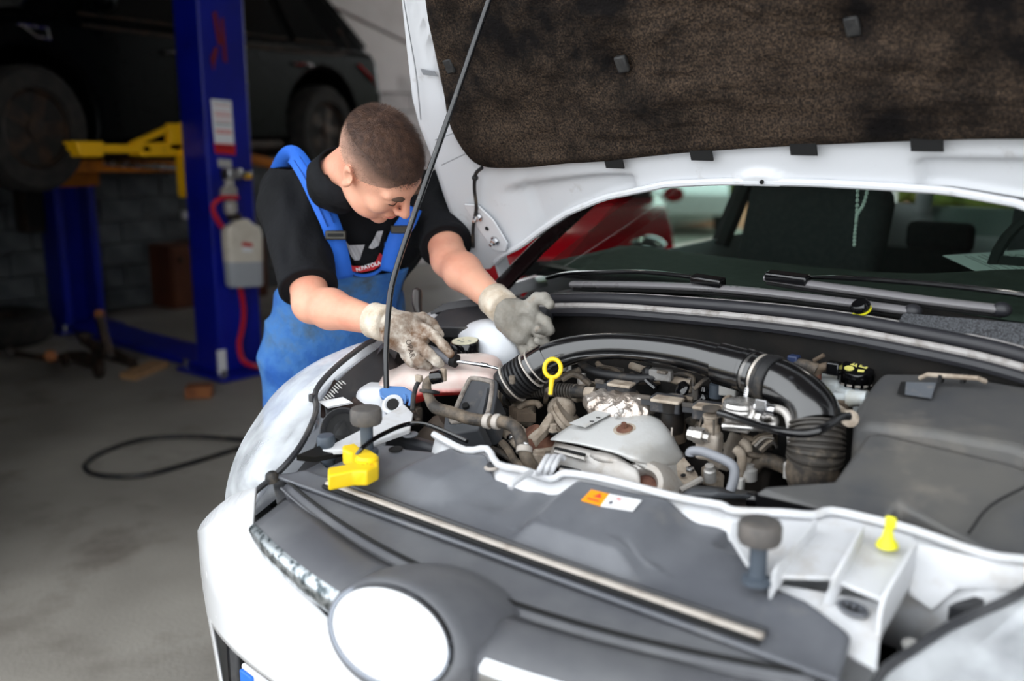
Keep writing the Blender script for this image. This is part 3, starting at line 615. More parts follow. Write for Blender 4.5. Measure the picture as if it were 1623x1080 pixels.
# ---- bonnet: underside plane rising from the hinges
HO, HD, HN = V(0, 1.02, 1.10), V(0, -.447, .894), V(0, -.894, -.447)
hp = lambda u, v, w=0: HO+V(1, 0, 0)*u+HD*v+HN*w
def hpx(px, py, w=0): q = atp(px, py, HO+HN*w, HN); return q
def hood():
    U0 = .045
    rear_u = [-.80, -.74, -.681, -.614, -.536, -.445, -.328, -.159, -.05, .04, .163, .277, .383, .502, .60, .70, .80, .88]
    rear_v = [-.05, -.045, .0, .03, .079, .131, .178, .218, .228, .232, .234, .232, .229, .209, .16, .08, -.03, -.05]
    vr = lambda u: np.interp(u, rear_u, rear_v)
    ev = [-.05, .05, .20, .35, .42, .536, .65, .8, .9, .97, 1.02]; eu = [.845, .85, .857, .862, .852, .813, .773, .72, .68, .60, .45]
    edge = lambda v: np.interp(v, ev, eu)
    def pocket(u, v):
        # two stamped pockets either side of the washer nozzle, hinge pads, side channels
        h = 0; s = lambda x, a, b: np.clip((x-a)/(b-a), 0, 1)**2*(3-2*np.clip((x-a)/(b-a), 0, 1))
        uu = u-U0
        top = .235-.05*s(-uu, .3, .75) if uu < 0 else .287
        ins = s(abs(uu), .285, .305)*s(v, vr(u)-.02, vr(u)+.015)*(1-s(v, top-.012, top+.006))*(1-s(abs(uu), .60, .70))
        h -= .024*ins
        h -= .010*s(abs(uu), .735, .742)*(1-s(abs(uu), .748, .752))*s(v, .2, .3)         # side seam
        h += .010*s(v, .255+.06*s(uu, -.6, .3), .27+.06*s(uu, -.6, .3))*(1-s(abs(uu), .68, .74))   # raised land along the liner
        bx, bv = (uu-.005)/.055, (v-.236)/.028
        h += .012*s(1-(bx*bx+bv*bv), 0, .5)
        if abs(uu) > .6 and v < .3: h += .012*s(.3-v, 0, .18)
        h -= .03*s(v, .36, .42)*(1-s(abs(uu), .60, .66))
        return h
    NU, NV = 120, 64; G = []
    for i in range(NU+1):
        row = []; a = -1+2*i/NU
        for j in range(NV+1):
            t = j/NV; v = None
            v0 = vr(U0+a*.84); v = v0+(1.02-v0)*t**1.5
            u = U0+a*edge(v)
            row.append(hp(u, v, pocket(u, v)-.02*a*a+.02*(a**8)))
        G.append(row)
    o = cp('bonnet', MB().grid(G), 'white_inner', solid=-.022, smooth=60)
    # rolled bright rear lip
    m = MB().tube([hp(u, vr(u)+.006, .006) for u in np.linspace(-.72, .80, 50)], .0075, 8, spline=1); obj('rear_lip', m, 'white_inner', o)
    # liner
    L = [(-.64, .72), (-.652, .66), (-.668, .60), (-.68, .532), (-.698, .428), (-.713, .36), (-.70, .293), (-.66, .25), (-.551, .248), (-.403, .263), (-.293, .272), (-.085, .296), (.125, .312), (.337, .324), (.503, .330), (.60, .325), (.70, .30), (.76, .32), (.79, .40), (.77, .55), (.74, .66), (.70, .80), (.60, .93), (.3, .96), (0, .965), (-.3, .955), (-.52, .92), (-.60, .82)]
    pv = [V(a, b, 0) for a, b in L]; pv = curve(pv, 4, True)
    bm = bmesh.new(); vs = [bm.verts.new(Vector((p[0], p[1], 0))) for p in pv]; f = bm.faces.new(vs); bmesh.ops.triangulate(bm, faces=[f])
    bm.free()
    poly = np.array(pv)[:, :2]
    def inside(u, v):
        x, y = poly[:, 0], poly[:, 1]; x2, y2 = np.roll(x, -1), np.roll(y, -1)
        c = ((y > v) != (y2 > v)) & (u < (x2-x)*(v-y)/(y2-y+1e-12)+x); return c.sum() % 2 == 1
    cen = np.array([.04, .6]); rings = 46; G = []
    clips = [(-.205, .485), (.25, .53), (-.655, .50), (.04, .80), (-.35, .80), (.42, .80), (.62, .52)]
    for k in range(rings+1):
        t = (k/rings)**.9; row = []
        for p in list(poly)+[poly[0]]:
            q = cen+(p-cen)*t; u, v = q
            e = np.clip((1-t)/.09, 0, 1); w = .003+.020*math.sqrt(1-(1-e)**2)
            n1 = mnoise.fractal(Vector((u*5, v*9, 1.3)), 1.0, 2.0, 4); n2 = mnoise.fractal(Vector((u*12+4*v, v*30, 7)), 1.0, 2.0, 3)
            n3 = abs(mnoise.fractal(Vector((u*9+2*n1, v*16+3*n1, 3.1)), 1.0, 2.0, 3)); w += (.012*n1+.003*n2-.010*max(0, .35-n3))*e
            for cu, cv in clips:
                d2 = ((u-cu)/.055)**2+((v-cv)/.05)**2; w -= .026*math.exp(-d2*1.3)*e
            row.append(hp(u, v, w))
        G.append(row)
    li = cp('bonnet_liner', MB().grid(G), 'liner', smooth=180)
    for cu, cv in clips:
        F = frame(HN, (1, 0, .12)); obj('liner_clip', MB().box(hp(cu+.006, cv-.003, .004), (.026, .034, .012), F), 'liner_clip', li, bevel=.004)
    for a, b in ((-.291, -.246), (-.084, -.036), (.123, .173), (.336, .388), (.55, .60)):
        vv = np.interp((a+b)/2, [l[0] for l in L[7:16]], [l[1] for l in L[7:16]])
        obj('liner_tab', MB().hexa([hp(a, vv+.03, .013), hp(b, vv+.03, .013), hp(b, vv-.012, .015), hp(a, vv-.012, .015)], [hp(a, vv+.03, .016), hp(b, vv+.03, .016), hp(b, vv-.012, .018), hp(a, vv-.012, .018)]), 'deep_black', li)
    mS = MB().prism([hp(u, v, .004) for u, v in ((-.74, .494), (-.70, .486), (-.695, .474), (-.738, .480))], HN*.002); obj('stamped_slot', mS, 'seam', o)
    obj('nozzle_hole', MB().lathe([(.004, 0), (.004, .004)], hp(.055, .242, .012), HN, 10), 'deep_black', o)
    obj('pinch_line', MB().tube([hpx(640, 0, .006), hpx(650, 60, .006), hpx(660, 120, .006), hpx(667, 190, .006)], .0014, 6), 'seam', o)
    for pts in (((690, 222), (722, 210)), ((700, 262), (742, 242))):
        obj('seam_line', MB().tube([hpx(*p, .012) for p in pts], .0012, 5), 'seam', o)
    for s, b in ((-1, 0), (1, .09)):
        # hinge pad with two bolts
        q = lambda u, v, w=.012: hp((u if s < 0 else .09-u), v, w)
        pl = MB().prism([q(*a) for a in ((-.745, .150), (-.70, .150), (-.665, .11), (-.645, .045), (-.66, .02), (-.70, .022), (-.725, .08))], HN*.005)
        hg = obj('hinge_plate', pl, 'white_inner', o, bevel=.002)
        for u, v in ((-.708, .118), (-.68, .052)):
            obj('hinge_bolt', MB().lathe([(.013, .003), (.013, .007), (.008, .007), (.008, .016), (.004, .018), (.004, .026)], q(u, v, .014), HN, 6), 'steel', hg)
        obj('hinge_slot', MB().lathe([(.006, .005), (.006, .0065)], q(-.695, .085), HN, 8), 'deep_black', hg)
        arm = MB().prism([V(x, y, z) for x, y, z in ((0, 1.04, 1.17), (0, 1.00, 1.15), (0, 1.08, .98), (0, 1.13, .98))], (.008, 0, 0)); arm.v = [(a+(-.735 if s < 0 else .82), b_, c) for a, b_, c in arm.v]
        cp('hinge_arm', arm, 'white_inner', bevel=.002)
    # washer hose from the liner to the hinge
    h = MB().tube([hpx(764, 266, .02), hpx(754, 276, .02), hpx(752, 300, .02), hpx(755, 330, .02), hpx(750, 360, .02), hpx(750, 392, .02)], .0045, 8)
    wh = cp('washer_hose', h, 'dark_rubber'); obj('hose_clip', MB().sphere(hpx(753, 282, .02), .008, 8, 6), 'dark_rubber', wh)
hood()

# ---- prop rod
def prop_rod():
    ft = V(-.52, .465, .885)
    pts = [ft, atd(612, 560, 2.04), atd(617, 480, 2.03), atd(627, 430, 2.02), atd(660, 330, 2.0), atd(720, 160, 1.97), atd(775, 0, 1.95), atd(800, -75, 1.94)]
    pts[0] = atd(613, 632, 2.04)
    o = cp('prop_rod', MB().tube(pts, .0062, 10, spline=3), 'rod_black'); obj('rod_foot', MB().tube([atd(613, 628, 2.04), atd(618, 638, 2.04), atd(624, 645, 2.04)], .0065, 8), 'rod_black', o)
mat('rod_black', (24, 25, 28), .25, coat=.5, dirt=(110, 106, 100), dscale=60, dlo=.62, dhi=.8)
prop_rod()

# ---- bumper skin
def bumper():
    xs = np.concatenate([np.linspace(-.93, -.66, 16), np.linspace(-.64, .64, 41), np.linspace(.66, .93, 16)])
    zt = lambda x: np.interp(abs(x), [0, .15, .30, .46, .50, .545, .60, .66, .72, .80, .86, .93], [.672, .682, .706, .718, .742, .768, .745, .70, .655, .598, .575, .57])
    def yb(x, z):
        a = abs(x); y = -.005+.17*(min(a, .76)/.745)**2.5
        if a > .755: y += .30*((a-.755)/.175)**1.7
        y += .02*((.60-z)/.3)**2 if z < .60 else .10*((z-.60)/.15)**2*(1-.5*a)
        return y
    G = []; cols = []
    ztop = lambda x: .487+.07*(1-min(1, (x/.66)**2))
    for x in xs:
        top = zt(x); q = ztop(x); zl = [.10, .16, .22, .255, q, q+.01]+[q+.01+(.60-q-.01)*k for k in (.25, .5, .75, 1)]; z2 = zl+[.60+(top-.60)*k for k in (.35, .7, 1)] if top > .60 else [z*(top/.60) if z > .50 else z for z in zl]+[top-.004, top-.002, top]
        G.append([V(x, yb(x, z), z) for z in z2])
    m = MB(); C_ = len(G[0]); m.v = [tuple(p) for r in G for p in r]
    for i in range(len(xs)-1):
        for j in range(C_-1):
            if j == 3 and abs(xs[i]) <= .645 and abs(xs[i+1]) <= .645: continue
            m.f.append((i*C_+j, i*C_+j+1, (i+1)*C_+j+1, (i+1)*C_+j))
    b = cp('bumper', m, 'white_paint', solid=.006, smooth=60, fix=False)
    # lower grille: lips, bars and number plate
    g = MB()
    xs2 = np.linspace(-.645, .645, 30)
    g.grid([[V(x, yb(x, ztop(x))+.004, ztop(x)+.002), V(x, yb(x, .48)+.02, ztop(x)-.010), V(x, yb(x, .48)+.06, ztop(x)-.06), V(x, yb(x, .48)+.075, ztop(x)-.08)] for x in xs2])
    lg = cp('lower_grille', g, 'black_plastic', solid=.004)
    obj('grille_back', MB().grid([[V(x, yb(x, .40)+.10, .52), V(x, yb(x, .40)+.10, .24)] for x in xs2]), 'deep_black', lg)
    for z in (.29, .33, .37, .41): obj('grille_bar', MB().tube([V(x, yb(x, z)+.055, z) for x in xs2], .009, 6, spline=1), 'black_plastic', lg)
    for x in (-.66, -.63): obj('grille_end', MB().box((x+.02, yb(x, .4)+.04, .37), (.03, .05, .13)), 'black_plastic', lg, bevel=.006)
    A, B = aty(374, 1056, .075), None
    pl = MB().box((A[0]+.265, A[1]-.012, A[2]-.055), (.53, .012, .115), rotm((0, 0, 1), -.10)); np_ = cp('number_plate', pl, 'label_white', bevel=.008)
    obj('plate_band', MB().box((A[0]+.027, A[1]+.006, A[2]-.055), (.042, .012, .10), rotm((0, 0, 1), -.10)), 'plate_blue', np_, bevel=.003)
    return yb
mat('plate_blue', (28, 110, 220), .4, rvar=.03)
yb = bumper()

# ---- grille surround, bars, badge
def grille():
    xs = np.linspace(-.50, .50, 41)
    f = lambda x: .055*(abs(x)/.45)**2
    prof = [(.22, .755), (.205, .778), (.150, .768), (.128, .760), (.118, .752), (.130, .715), (.150, .690), (.105, .665), (.06, .655)]
    g = cp('grille_surround', MB().grid([[V(x, y+f(x)*1.0, z+.02*(abs(x)/.5)**2) for y, z in prof] for x in xs]), 'grille_plastic', smooth=30, solid=.004)
    obj('seam_strip', MB().tube([V(x, .128+f(x), .766+.02*(abs(x)/.5)**2) for x in xs], .003, 6, spline=1), 'deep_black', g)
    obj('ledge_bead', MB().tube([V(x, .116+f(x), .753+.02*(abs(x)/.5)**2) for x in xs], .0028, 6, spline=1), 'grille_plastic', g)
    for s in (-1, 1):
        xb = [s*x for x in np.linspace(.115, .455, 14)]
        fy = lambda x: .004+.078*((abs(x)-.1)/.355)**1.5
        G = []
        for x in xb:
            e = 1-max(0, (abs(x)-.40)/.055)**2*.8; y = fy(x); h = .034*e
            G.append([V(x, y+.10, .765), V(x, y+.075, .770), V(x, y+.012, .748+.004*e), V(x, y+.004, .742), V(x, y, .742-h*.5), V(x, y+.006, .742-h), V(x, y+.06, .700)])
        b = cp('grille_bar', MB().grid(G), 'grille_plastic', smooth=45, solid=.003)
        Gc = []
        for x in xb[1:]:
            e = 1-max(0, (abs(x)-.40)/.055)**2*.8; y = fy(x); h = .032*e
            Gc.append([V(x, y+.009, .7475+.003*e), V(x, y-.001, .744), V(x, y-.003, .742-h*.5), V(x, y+.003, .742-h)])
        obj('chrome_strip', MB().grid(Gc), 'worn_chrome' if s < 0 else 'chrome', b, smooth=60)
    c = V(-.004, -.012, .742); nv = nrm((0, -.86, .51)); ex = V(1, 0, 0); ey = np.cross(nv, ex)
    N = 40
    ring = lambda a, b, o: [c+o+ex*a*math.cos(2*PI*k/N)+ey*b*math.sin(2*PI*k/N) for k in range(N+1)]
    R = [ring(.116, .064, nv*.004), ring(.124, .071, nv*.002), ring(.131, .076, V(0, .012, -.004)), ring(.137, .076, V(0, .05, -.006)), ring(.138, .069, V(0, .09, -.010)), ring(.132, .058, V(0, .13, -.014))]
    h = cp('badge_housing', MB().grid(R), 'grille_plastic', smooth=60)
    R = [ring(.117, .065, nv*.003), ring(.114, .062, nv*.010), ring(.108, .057, nv*.008)]; obj('badge_rim', MB().grid(R), 'rim_dark', h)
    R = [ring(.109, .058, nv*.006), ring(.10, .052, nv*.011), ring(.07, .036, nv*.014), ring(.0005, .0005, nv*.0155)]; obj('badge_face', MB().grid(R), 'badge_white', h)
mat('rim_dark', (120, 124, 132), .12, metal=1, rvar=.03)
grille()

# ---- headlamps (lens, housing, reflectors), mirrored
def headlamp(s):
    I = [((362, 826), -.80), ((400, 785), -.66), ((425, 764), -.56), ((455, 735), -.545), ((480, 700), -.57), ((499, 655), -.61), ((499, 622), -.645), ((530, 585), -.67), ((575, 550), -.70), ((592, 541), -.72)]
    S = [((361, 822), -.805), ((357, 790), -.82), ((367, 745), -.84), ((383, 705), -.85), ((404, 670), -.85), ((434, 628), -.84), ((469, 598), -.82), ((514, 570), -.79), ((570, 546), -.74), ((590, 540), -.725)]
    I = [atx(*p, x) for p, x in I]; S = [atx(*p, x) for p, x in S]
    I = curve(I, 4); S = curve(S, 4); n = len(I); G = []; H = []
    for k in range(n):
        a, c = I[k], S[k]; q = k/(n-1); env = math.sin(PI*min(1, q*1.05+.02))**.6
        L = c+V(.02, .05, -.13*env); row = []
        ctrl = [a, a*.62+c*.38+V(-.004, -.02, .016)*env, a*.25+c*.75+V(-.006, -.015, .012)*env, c, c+V(-.012, .02, -.06)*env, L]
        cc = curve(ctrl, 3); G.append(cc)
        mid = (a+L)/2; H.append([p+(mid+V(.05, .08, 0)-p)*.30+V(0, .03, -.015)*env for p in cc])
    fx = (lambda g: g) if s < 0 else (lambda g: [mirx(r) for r in g])
    T = cp('headlamp', MB().grid(fx(G)), 'lens', smooth=180)
    obj('lamp_housing', MB().grid(fx(H)), 'lamp_inner', T, smooth=180)
    for k, off, r in ((9, .5, .055), (17, .5, .05), (25, .45, .035)):
        a, b = G[k][3], G[k][9]; c = a*off+b*(1-off)+V(.065, .075, -.045); d = nrm(V(-.35, -.8, .35))
        if s > 0: c = mirx([c])[0]; d = V(-d[0], d[1], d[2])
        obj('reflector', MB().lathe([(r*.35, -.03), (r*.8, -.01), (r, .025), (r*1.04, .027), (r*.95, .02), (r*.6, -.005), (r*.2, -.02)], c, d, 24), 'reflector', T)
        obj('bulb_cap', MB().lathe([(r*.3, -.02), (r*.3, .012), (r*.2, .02)], c, d, 16), 'lamp_inner', T)
    rim = [p+V(.004, 0, .004) for p in I[4:]]; rim = rim if s < 0 else mirx(rim)
    obj('lamp_seal', MB().tube(rim, .006, 8, spline=1), 'black_plastic', T)
    # black housing back inside the bay
    bk = [I[k]+V(.012, .02, -.012) for k in range(8, n)]; bk2 = [p+V(.05, .05, -.10) for p in bk]; bk3 = [p+V(.09, .08, -.25) for p in bk]
    g = [bk, bk2, bk3] if s < 0 else [mirx(bk), mirx(bk2), mirx(bk3)]
    obj('housing_back', MB().grid(g), 'black_plastic', T, solid=.004)
    return I, S
LI, LS = headlamp(-1); headlamp(1)

# ---- wings, cabin shell, inner wings
def shell():
    for s in (-1, 1):
        st = [(.30, .80, .60), (.42, .80, .79), (.56, .735, .915), (.66, .735, .945), (.80, .745, .965), (.95, .755, .985), (1.10, .765, 1.00), (1.30, .78, 1.01)]
        G = []
        for y, xi, zt in st:
            b = .02 if y < .5 else 0
            cols = [(xi-.015, zt-.03), (xi, zt), (xi+.035, zt-.006), (xi+.075, zt-.04), (.895, zt-.13), (.905, zt-.24), (.90, .52 if not .55 < y < 1.25 else max(.52, .52)), (.89, .44)]
            G.append([V(s*min(x, .91), y+(.0 if k < 3 else .0), max(z, .30)) for k, (x, z) in enumerate(cols)])
        G = [list(r) for r in zip(*[curve(list(c), 3) for c in zip(*G)])]
        cp('wing', MB().grid(G), 'white_paint', smooth=60, solid=.004)
        # inner wing
        iw = MB().grid([[V(s*.66, .47, .80), V(s*.715, .58, .90), V(s*.725, .8, .94), V(s*.75, 1.15, .97)], [V(s*.62, .47, .70), V(s*.64, .58, .72), V(s*.64, .8, .74), V(s*.66, 1.15, .75)], [V(s*.62, .47, .40), V(s*.64, .58, .40), V(s*.64, .8, .40), V(s*.66, 1.15, .40)]])
        cp('inner_wing', iw, 'inner_dark', smooth=60, solid=.004)
        wheel(CAR, lambda u, v, z: V(v, u, z), .93, s*.80, FZ+.32, .32, s)
        wheel(CAR, lambda u, v, z: V(v, u, z), 3.57, s*.80, FZ+.32, .32, s)
        # side: sill/doors and rear quarter
        dz = lambda y: 1.0+.04*(y-1.3)/2
        D = [[V(s*.80, y, dz(y)), V(s*.885, y, dz(y)-.10), V(s*.91, y, .72), V(s*.90, y, .45), V(s*.86, y, .12)] for y in np.linspace(1.302, 4.0, 14)]
        D += [[p+V(-s*.25, .18, -.02) for p in D[-1]], [p+V(-s*.6, .24, -.02) for p in D[-1]]]
        cp('door_side', MB().grid(D), 'white_paint', smooth=60, solid=.004)
        # A pillar, roof rail, pillars
        A = [V(s*.72, .98, .975), V(s*.70, 1.25, 1.14), V(s*.665, 1.62, 1.33), V(s*.62, 1.95, 1.46)]
        cp('pillar_a', MB().tube(A, .024, 10, flat=.8), 'pillar_dark')
        cp('roof_rail', MB().tube([A[-1], V(s*.60, 2.5, 1.50), V(s*.60, 3.2, 1.47), V(s*.60, 3.9, 1.30), V(s*.66, 4.1, 1.02)], .04, 10), 'white_paint')
        cp('pillar_b', MB().tube([V(s*.80, 2.35, 1.0), V(s*.70, 2.38, 1.28), V(s*.60, 2.42, 1.48)], .035, 8), 'interior_dark')
        cp('pillar_c', MB().tube([V(s*.80, 3.45, 1.03), V(s*.71, 3.40, 1.28), V(s*.60, 3.3, 1.46)], .05, 8), 'interior_dark')
        for (y0, y1, ya, yb_) in ((1.40, 2.30, 1.86, 2.37), (2.40, 3.38, 2.44, 3.30)):
            cp('side_window', MB().grid([[V(s*.80, y0, 1.02), V(s*.80, y1, 1.03)], [V(s*.72, (y0+ya)/2, 1.24), V(s*.72, (y1+yb_)/2, 1.26)], [V(s*.61, ya, 1.44), V(s*.61, yb_, 1.46)]]), 'glass', smooth=180)
    cp('roof', MB().grid([[V(x, y, z+.03*(1-(x/.6)**2)) for x in np.linspace(-.62, .62, 9)] for y, z in ((1.93, 1.455), (2.5, 1.50), (3.2, 1.475), (3.85, 1.36))]), 'white_paint', solid=.03, smooth=60)
    cp('rear_hatch', MB().grid([[V(x, y, z) for x in np.linspace(-.64, .64, 7)] for y, z in ((4.14, .90), (4.2, .84), (4.26, .7), (4.25, .4), (4.15, .2))]), 'white_paint', solid=.01, smooth=60)
    cp('rear_window', MB().grid([[V(x, y, z) for x in np.linspace(-.60, .60, 7)] for y, z in ((3.87, 1.33), (4.12, .91))]), 'glass', smooth=180)
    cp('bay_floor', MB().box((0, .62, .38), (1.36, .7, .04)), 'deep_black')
    cp('floor_pan', MB().box((0, 2.6, .12), (1.7, 3.0, .06)), 'deep_black')
mat('inner_dark', (10, 10, 11), .6, rvar=.05)
mat('pillar_dark', (30, 16, 18), .25, coat=.3, rvar=.05)
shell()

# ---- scuttle: seal strip, cowl, wipers, firewall pad
SPX = [870, 960, 1060, 1160, 1250, 1350, 1450, 1550, 1623, 1760]; SPY = [.985, .955, .93, .912, .90, .888, .88, .876, .875, .90]
sy = lambda px: float(np.interp(px, SPX, SPY))
cw = lambda px, py, dy=0: aty(px, py, sy(px)+dy)
def scuttle():
    st = [(800, 486), (870, 478), (960, 477), (1060, 483), (1160, 491), (1250, 500), (1350, 514), (1450, 532), (1550, 552), (1623, 571), (1700, 595)]
    base = [cw(*p) for p in st]
    up = V(0, 0, 1)
    t = cp('scuttle_seal', MB().tube([p+V(0, .010, .004) for p in base], .0125, 10), 'seal_rubber')
    obj('seal_bead', MB().tube([p+V(0, -.006, -.011) for p in base], .0068, 8), 'seal_grey', t)  # pale grey tubes stand in for highlights along the rubber seal
    obj('seal_lip', MB().tube([p+V(0, -.010, -.026) for p in base], .0105, 8), 'seal_rubber', t)
    obj('seal_bead', MB().tube([p+V(0, .028, .010) for p in base], .005, 8), 'seal_grey', t)
    B = curve(base, 3)
    # cowl tray
    cp('cowl_tray', MB().grid([[p+V(0, .02, -.004), p+V(0, .05, -.022), p+V(0, .11, -.020), p+V(0, .15, .002), p+V(0, .20, .012)] for p in B]), 'cowl_black', smooth=60)
    # firewall
    cp('firewall', MB().grid([[p+V(0, .01, -.03), p+V(0, .03, -.08), p+V(0, .02, -.14), p+V(0, .06, -.25), p+V(0, .06, -.55)] for p in B]), 'firewall_pad', smooth=60, solid=.01)
    for seq in (((905, 497), (935, 496), (980, 497), (1005, 498)), ((1036, 503), (1080, 510), (1150, 518), (1210, 521), (1245, 522)), ((1258, 521), (1283, 525)), ((1290, 526), (1340, 536), (1400, 545), (1440, 550))):
        cp('pad_edge', MB().tube([cw(a, b, .012) for a, b in seq], .0028, 6), 'pad_edge')
    # air-inlet mesh plate on the right, with cells
    q = [cw(1432, 496, .05), cw(1623, 512, .05), cw(1700, 560, .03), cw(1480, 520, .018), cw(1425, 508, .022)]
    mp = cp('inlet_plate', MB().prism(q, (0, 0, -.006)), 'mesh_plate', bevel=.001)
    # end cheek at the left with stepped ridges
    for k in range(4):
        cp('cheek_ridge', MB().tube([atd(684+k*6, 497-k*4, 2.38), atd(725+k*4, 488-k*3, 2.36), atd(785+k*4, 481-k*2, 2.33)], .006, 6), 'seal_rubber')
    ck = [atd(672, 518, 2.34), atd(700, 492, 2.36), atd(770, 480, 2.34), atd(870, 486, 2.27), atd(860, 520, 2.2), atd(760, 520, 2.25)]
    cp('scuttle_cheek', MB().prism(ck, (0, .02, -.03)), 'black_plastic', bevel=.004)
    # wipers
    def blade(name, a, b, conn, dy, arm, rad=.0135):
        bl = cp(name, MB().tube([cw(*p, dy) for p in a], rad, 10, flat=.62), 'wiper_grey')
        obj('blade_end', MB().sphere(cw(*a[-1], dy), (rad*1.25, rad*1.1, rad), 10, 8), 'seal_rubber', bl)
        obj('rubber_edge', MB().tube([cw(*p, dy)+V(0, .003, -.012) for p in a], .004, 6), 'deep_black', bl)
        m = MB()
        c0, c1 = cw(*conn[0], dy-.004), cw(*conn[1], dy-.004); x = nrm(c1-c0); m.box((c0+c1)/2+V(0, 0, .004), (np.linalg.norm(c1-c0), .026, .018), frame((0, -.2, 1), x)); obj('blade_clip', m, 'gloss_black', bl, bevel=.004)
        obj('wiper_arm', MB().tube([cw(*p, dy+.02) for p in arm], [.006]+[.009]*(len(arm)-1), 8, flat=.6), 'gloss_black', bl)
    blade('wiper', [(908, 451), (1000, 452), (1110, 456), (1200, 463), (1320, 477), (1447, 494)], None, ((1098, 446), (1146, 450)), .075, [(1135, 445), (1070, 436), (1010, 431), (955, 432), (900, 434), (868, 441)])
    blade('wiper', [(1215, 440), (1290, 452), (1380, 464), (1480, 478), (1588, 491)], None, ((1216, 441), (1282, 446)), .10, [(1285, 440), (1340, 441), (1430, 447), (1520, 455), (1623, 468), (1700, 482)])
    cpv = cw(1366, 488, .035); ax = nrm((-.2, -.45, .8))
    k = thing('loose_cap', 'small black ribbed cap with a yellow edge lying under the wiper blade', 'cap', tuple(cpv))
    m = MB().lathe([(.0155, 0), (.0165, .003), (.0165, .012), (.014, .015), (.006, .015)], cpv-V(0, 0, .003), ax, 20)
    for j in range(14):
        a = 2*PI*j/14; F = frame(ax, (1, 0, 0)); m.box(cpv-V(0, 0, .003)+F@V(.0165*math.cos(a), .0165*math.sin(a), .0075), (.002, .002, .008), F)
    obj('cap_body', m, 'gloss_black', k); obj('cap_edge', MB().lathe([(.0175, -.003), (.0175, .0), (.010, .0)], cpv-V(0, 0, .003), ax, 20), 'yellow_lime', k)
mat('cowl_black', (14, 14, 15), .5, rvar=.1, bump=.001, bscale=90)
mat('mesh_plate', (74, 76, 80), .5, col2=(34, 35, 38), nscale=420, nlo=.45, nhi=.55, detail=0)
mat('wiper_grey', (112, 110, 112), .34, rvar=.08)
scuttle()

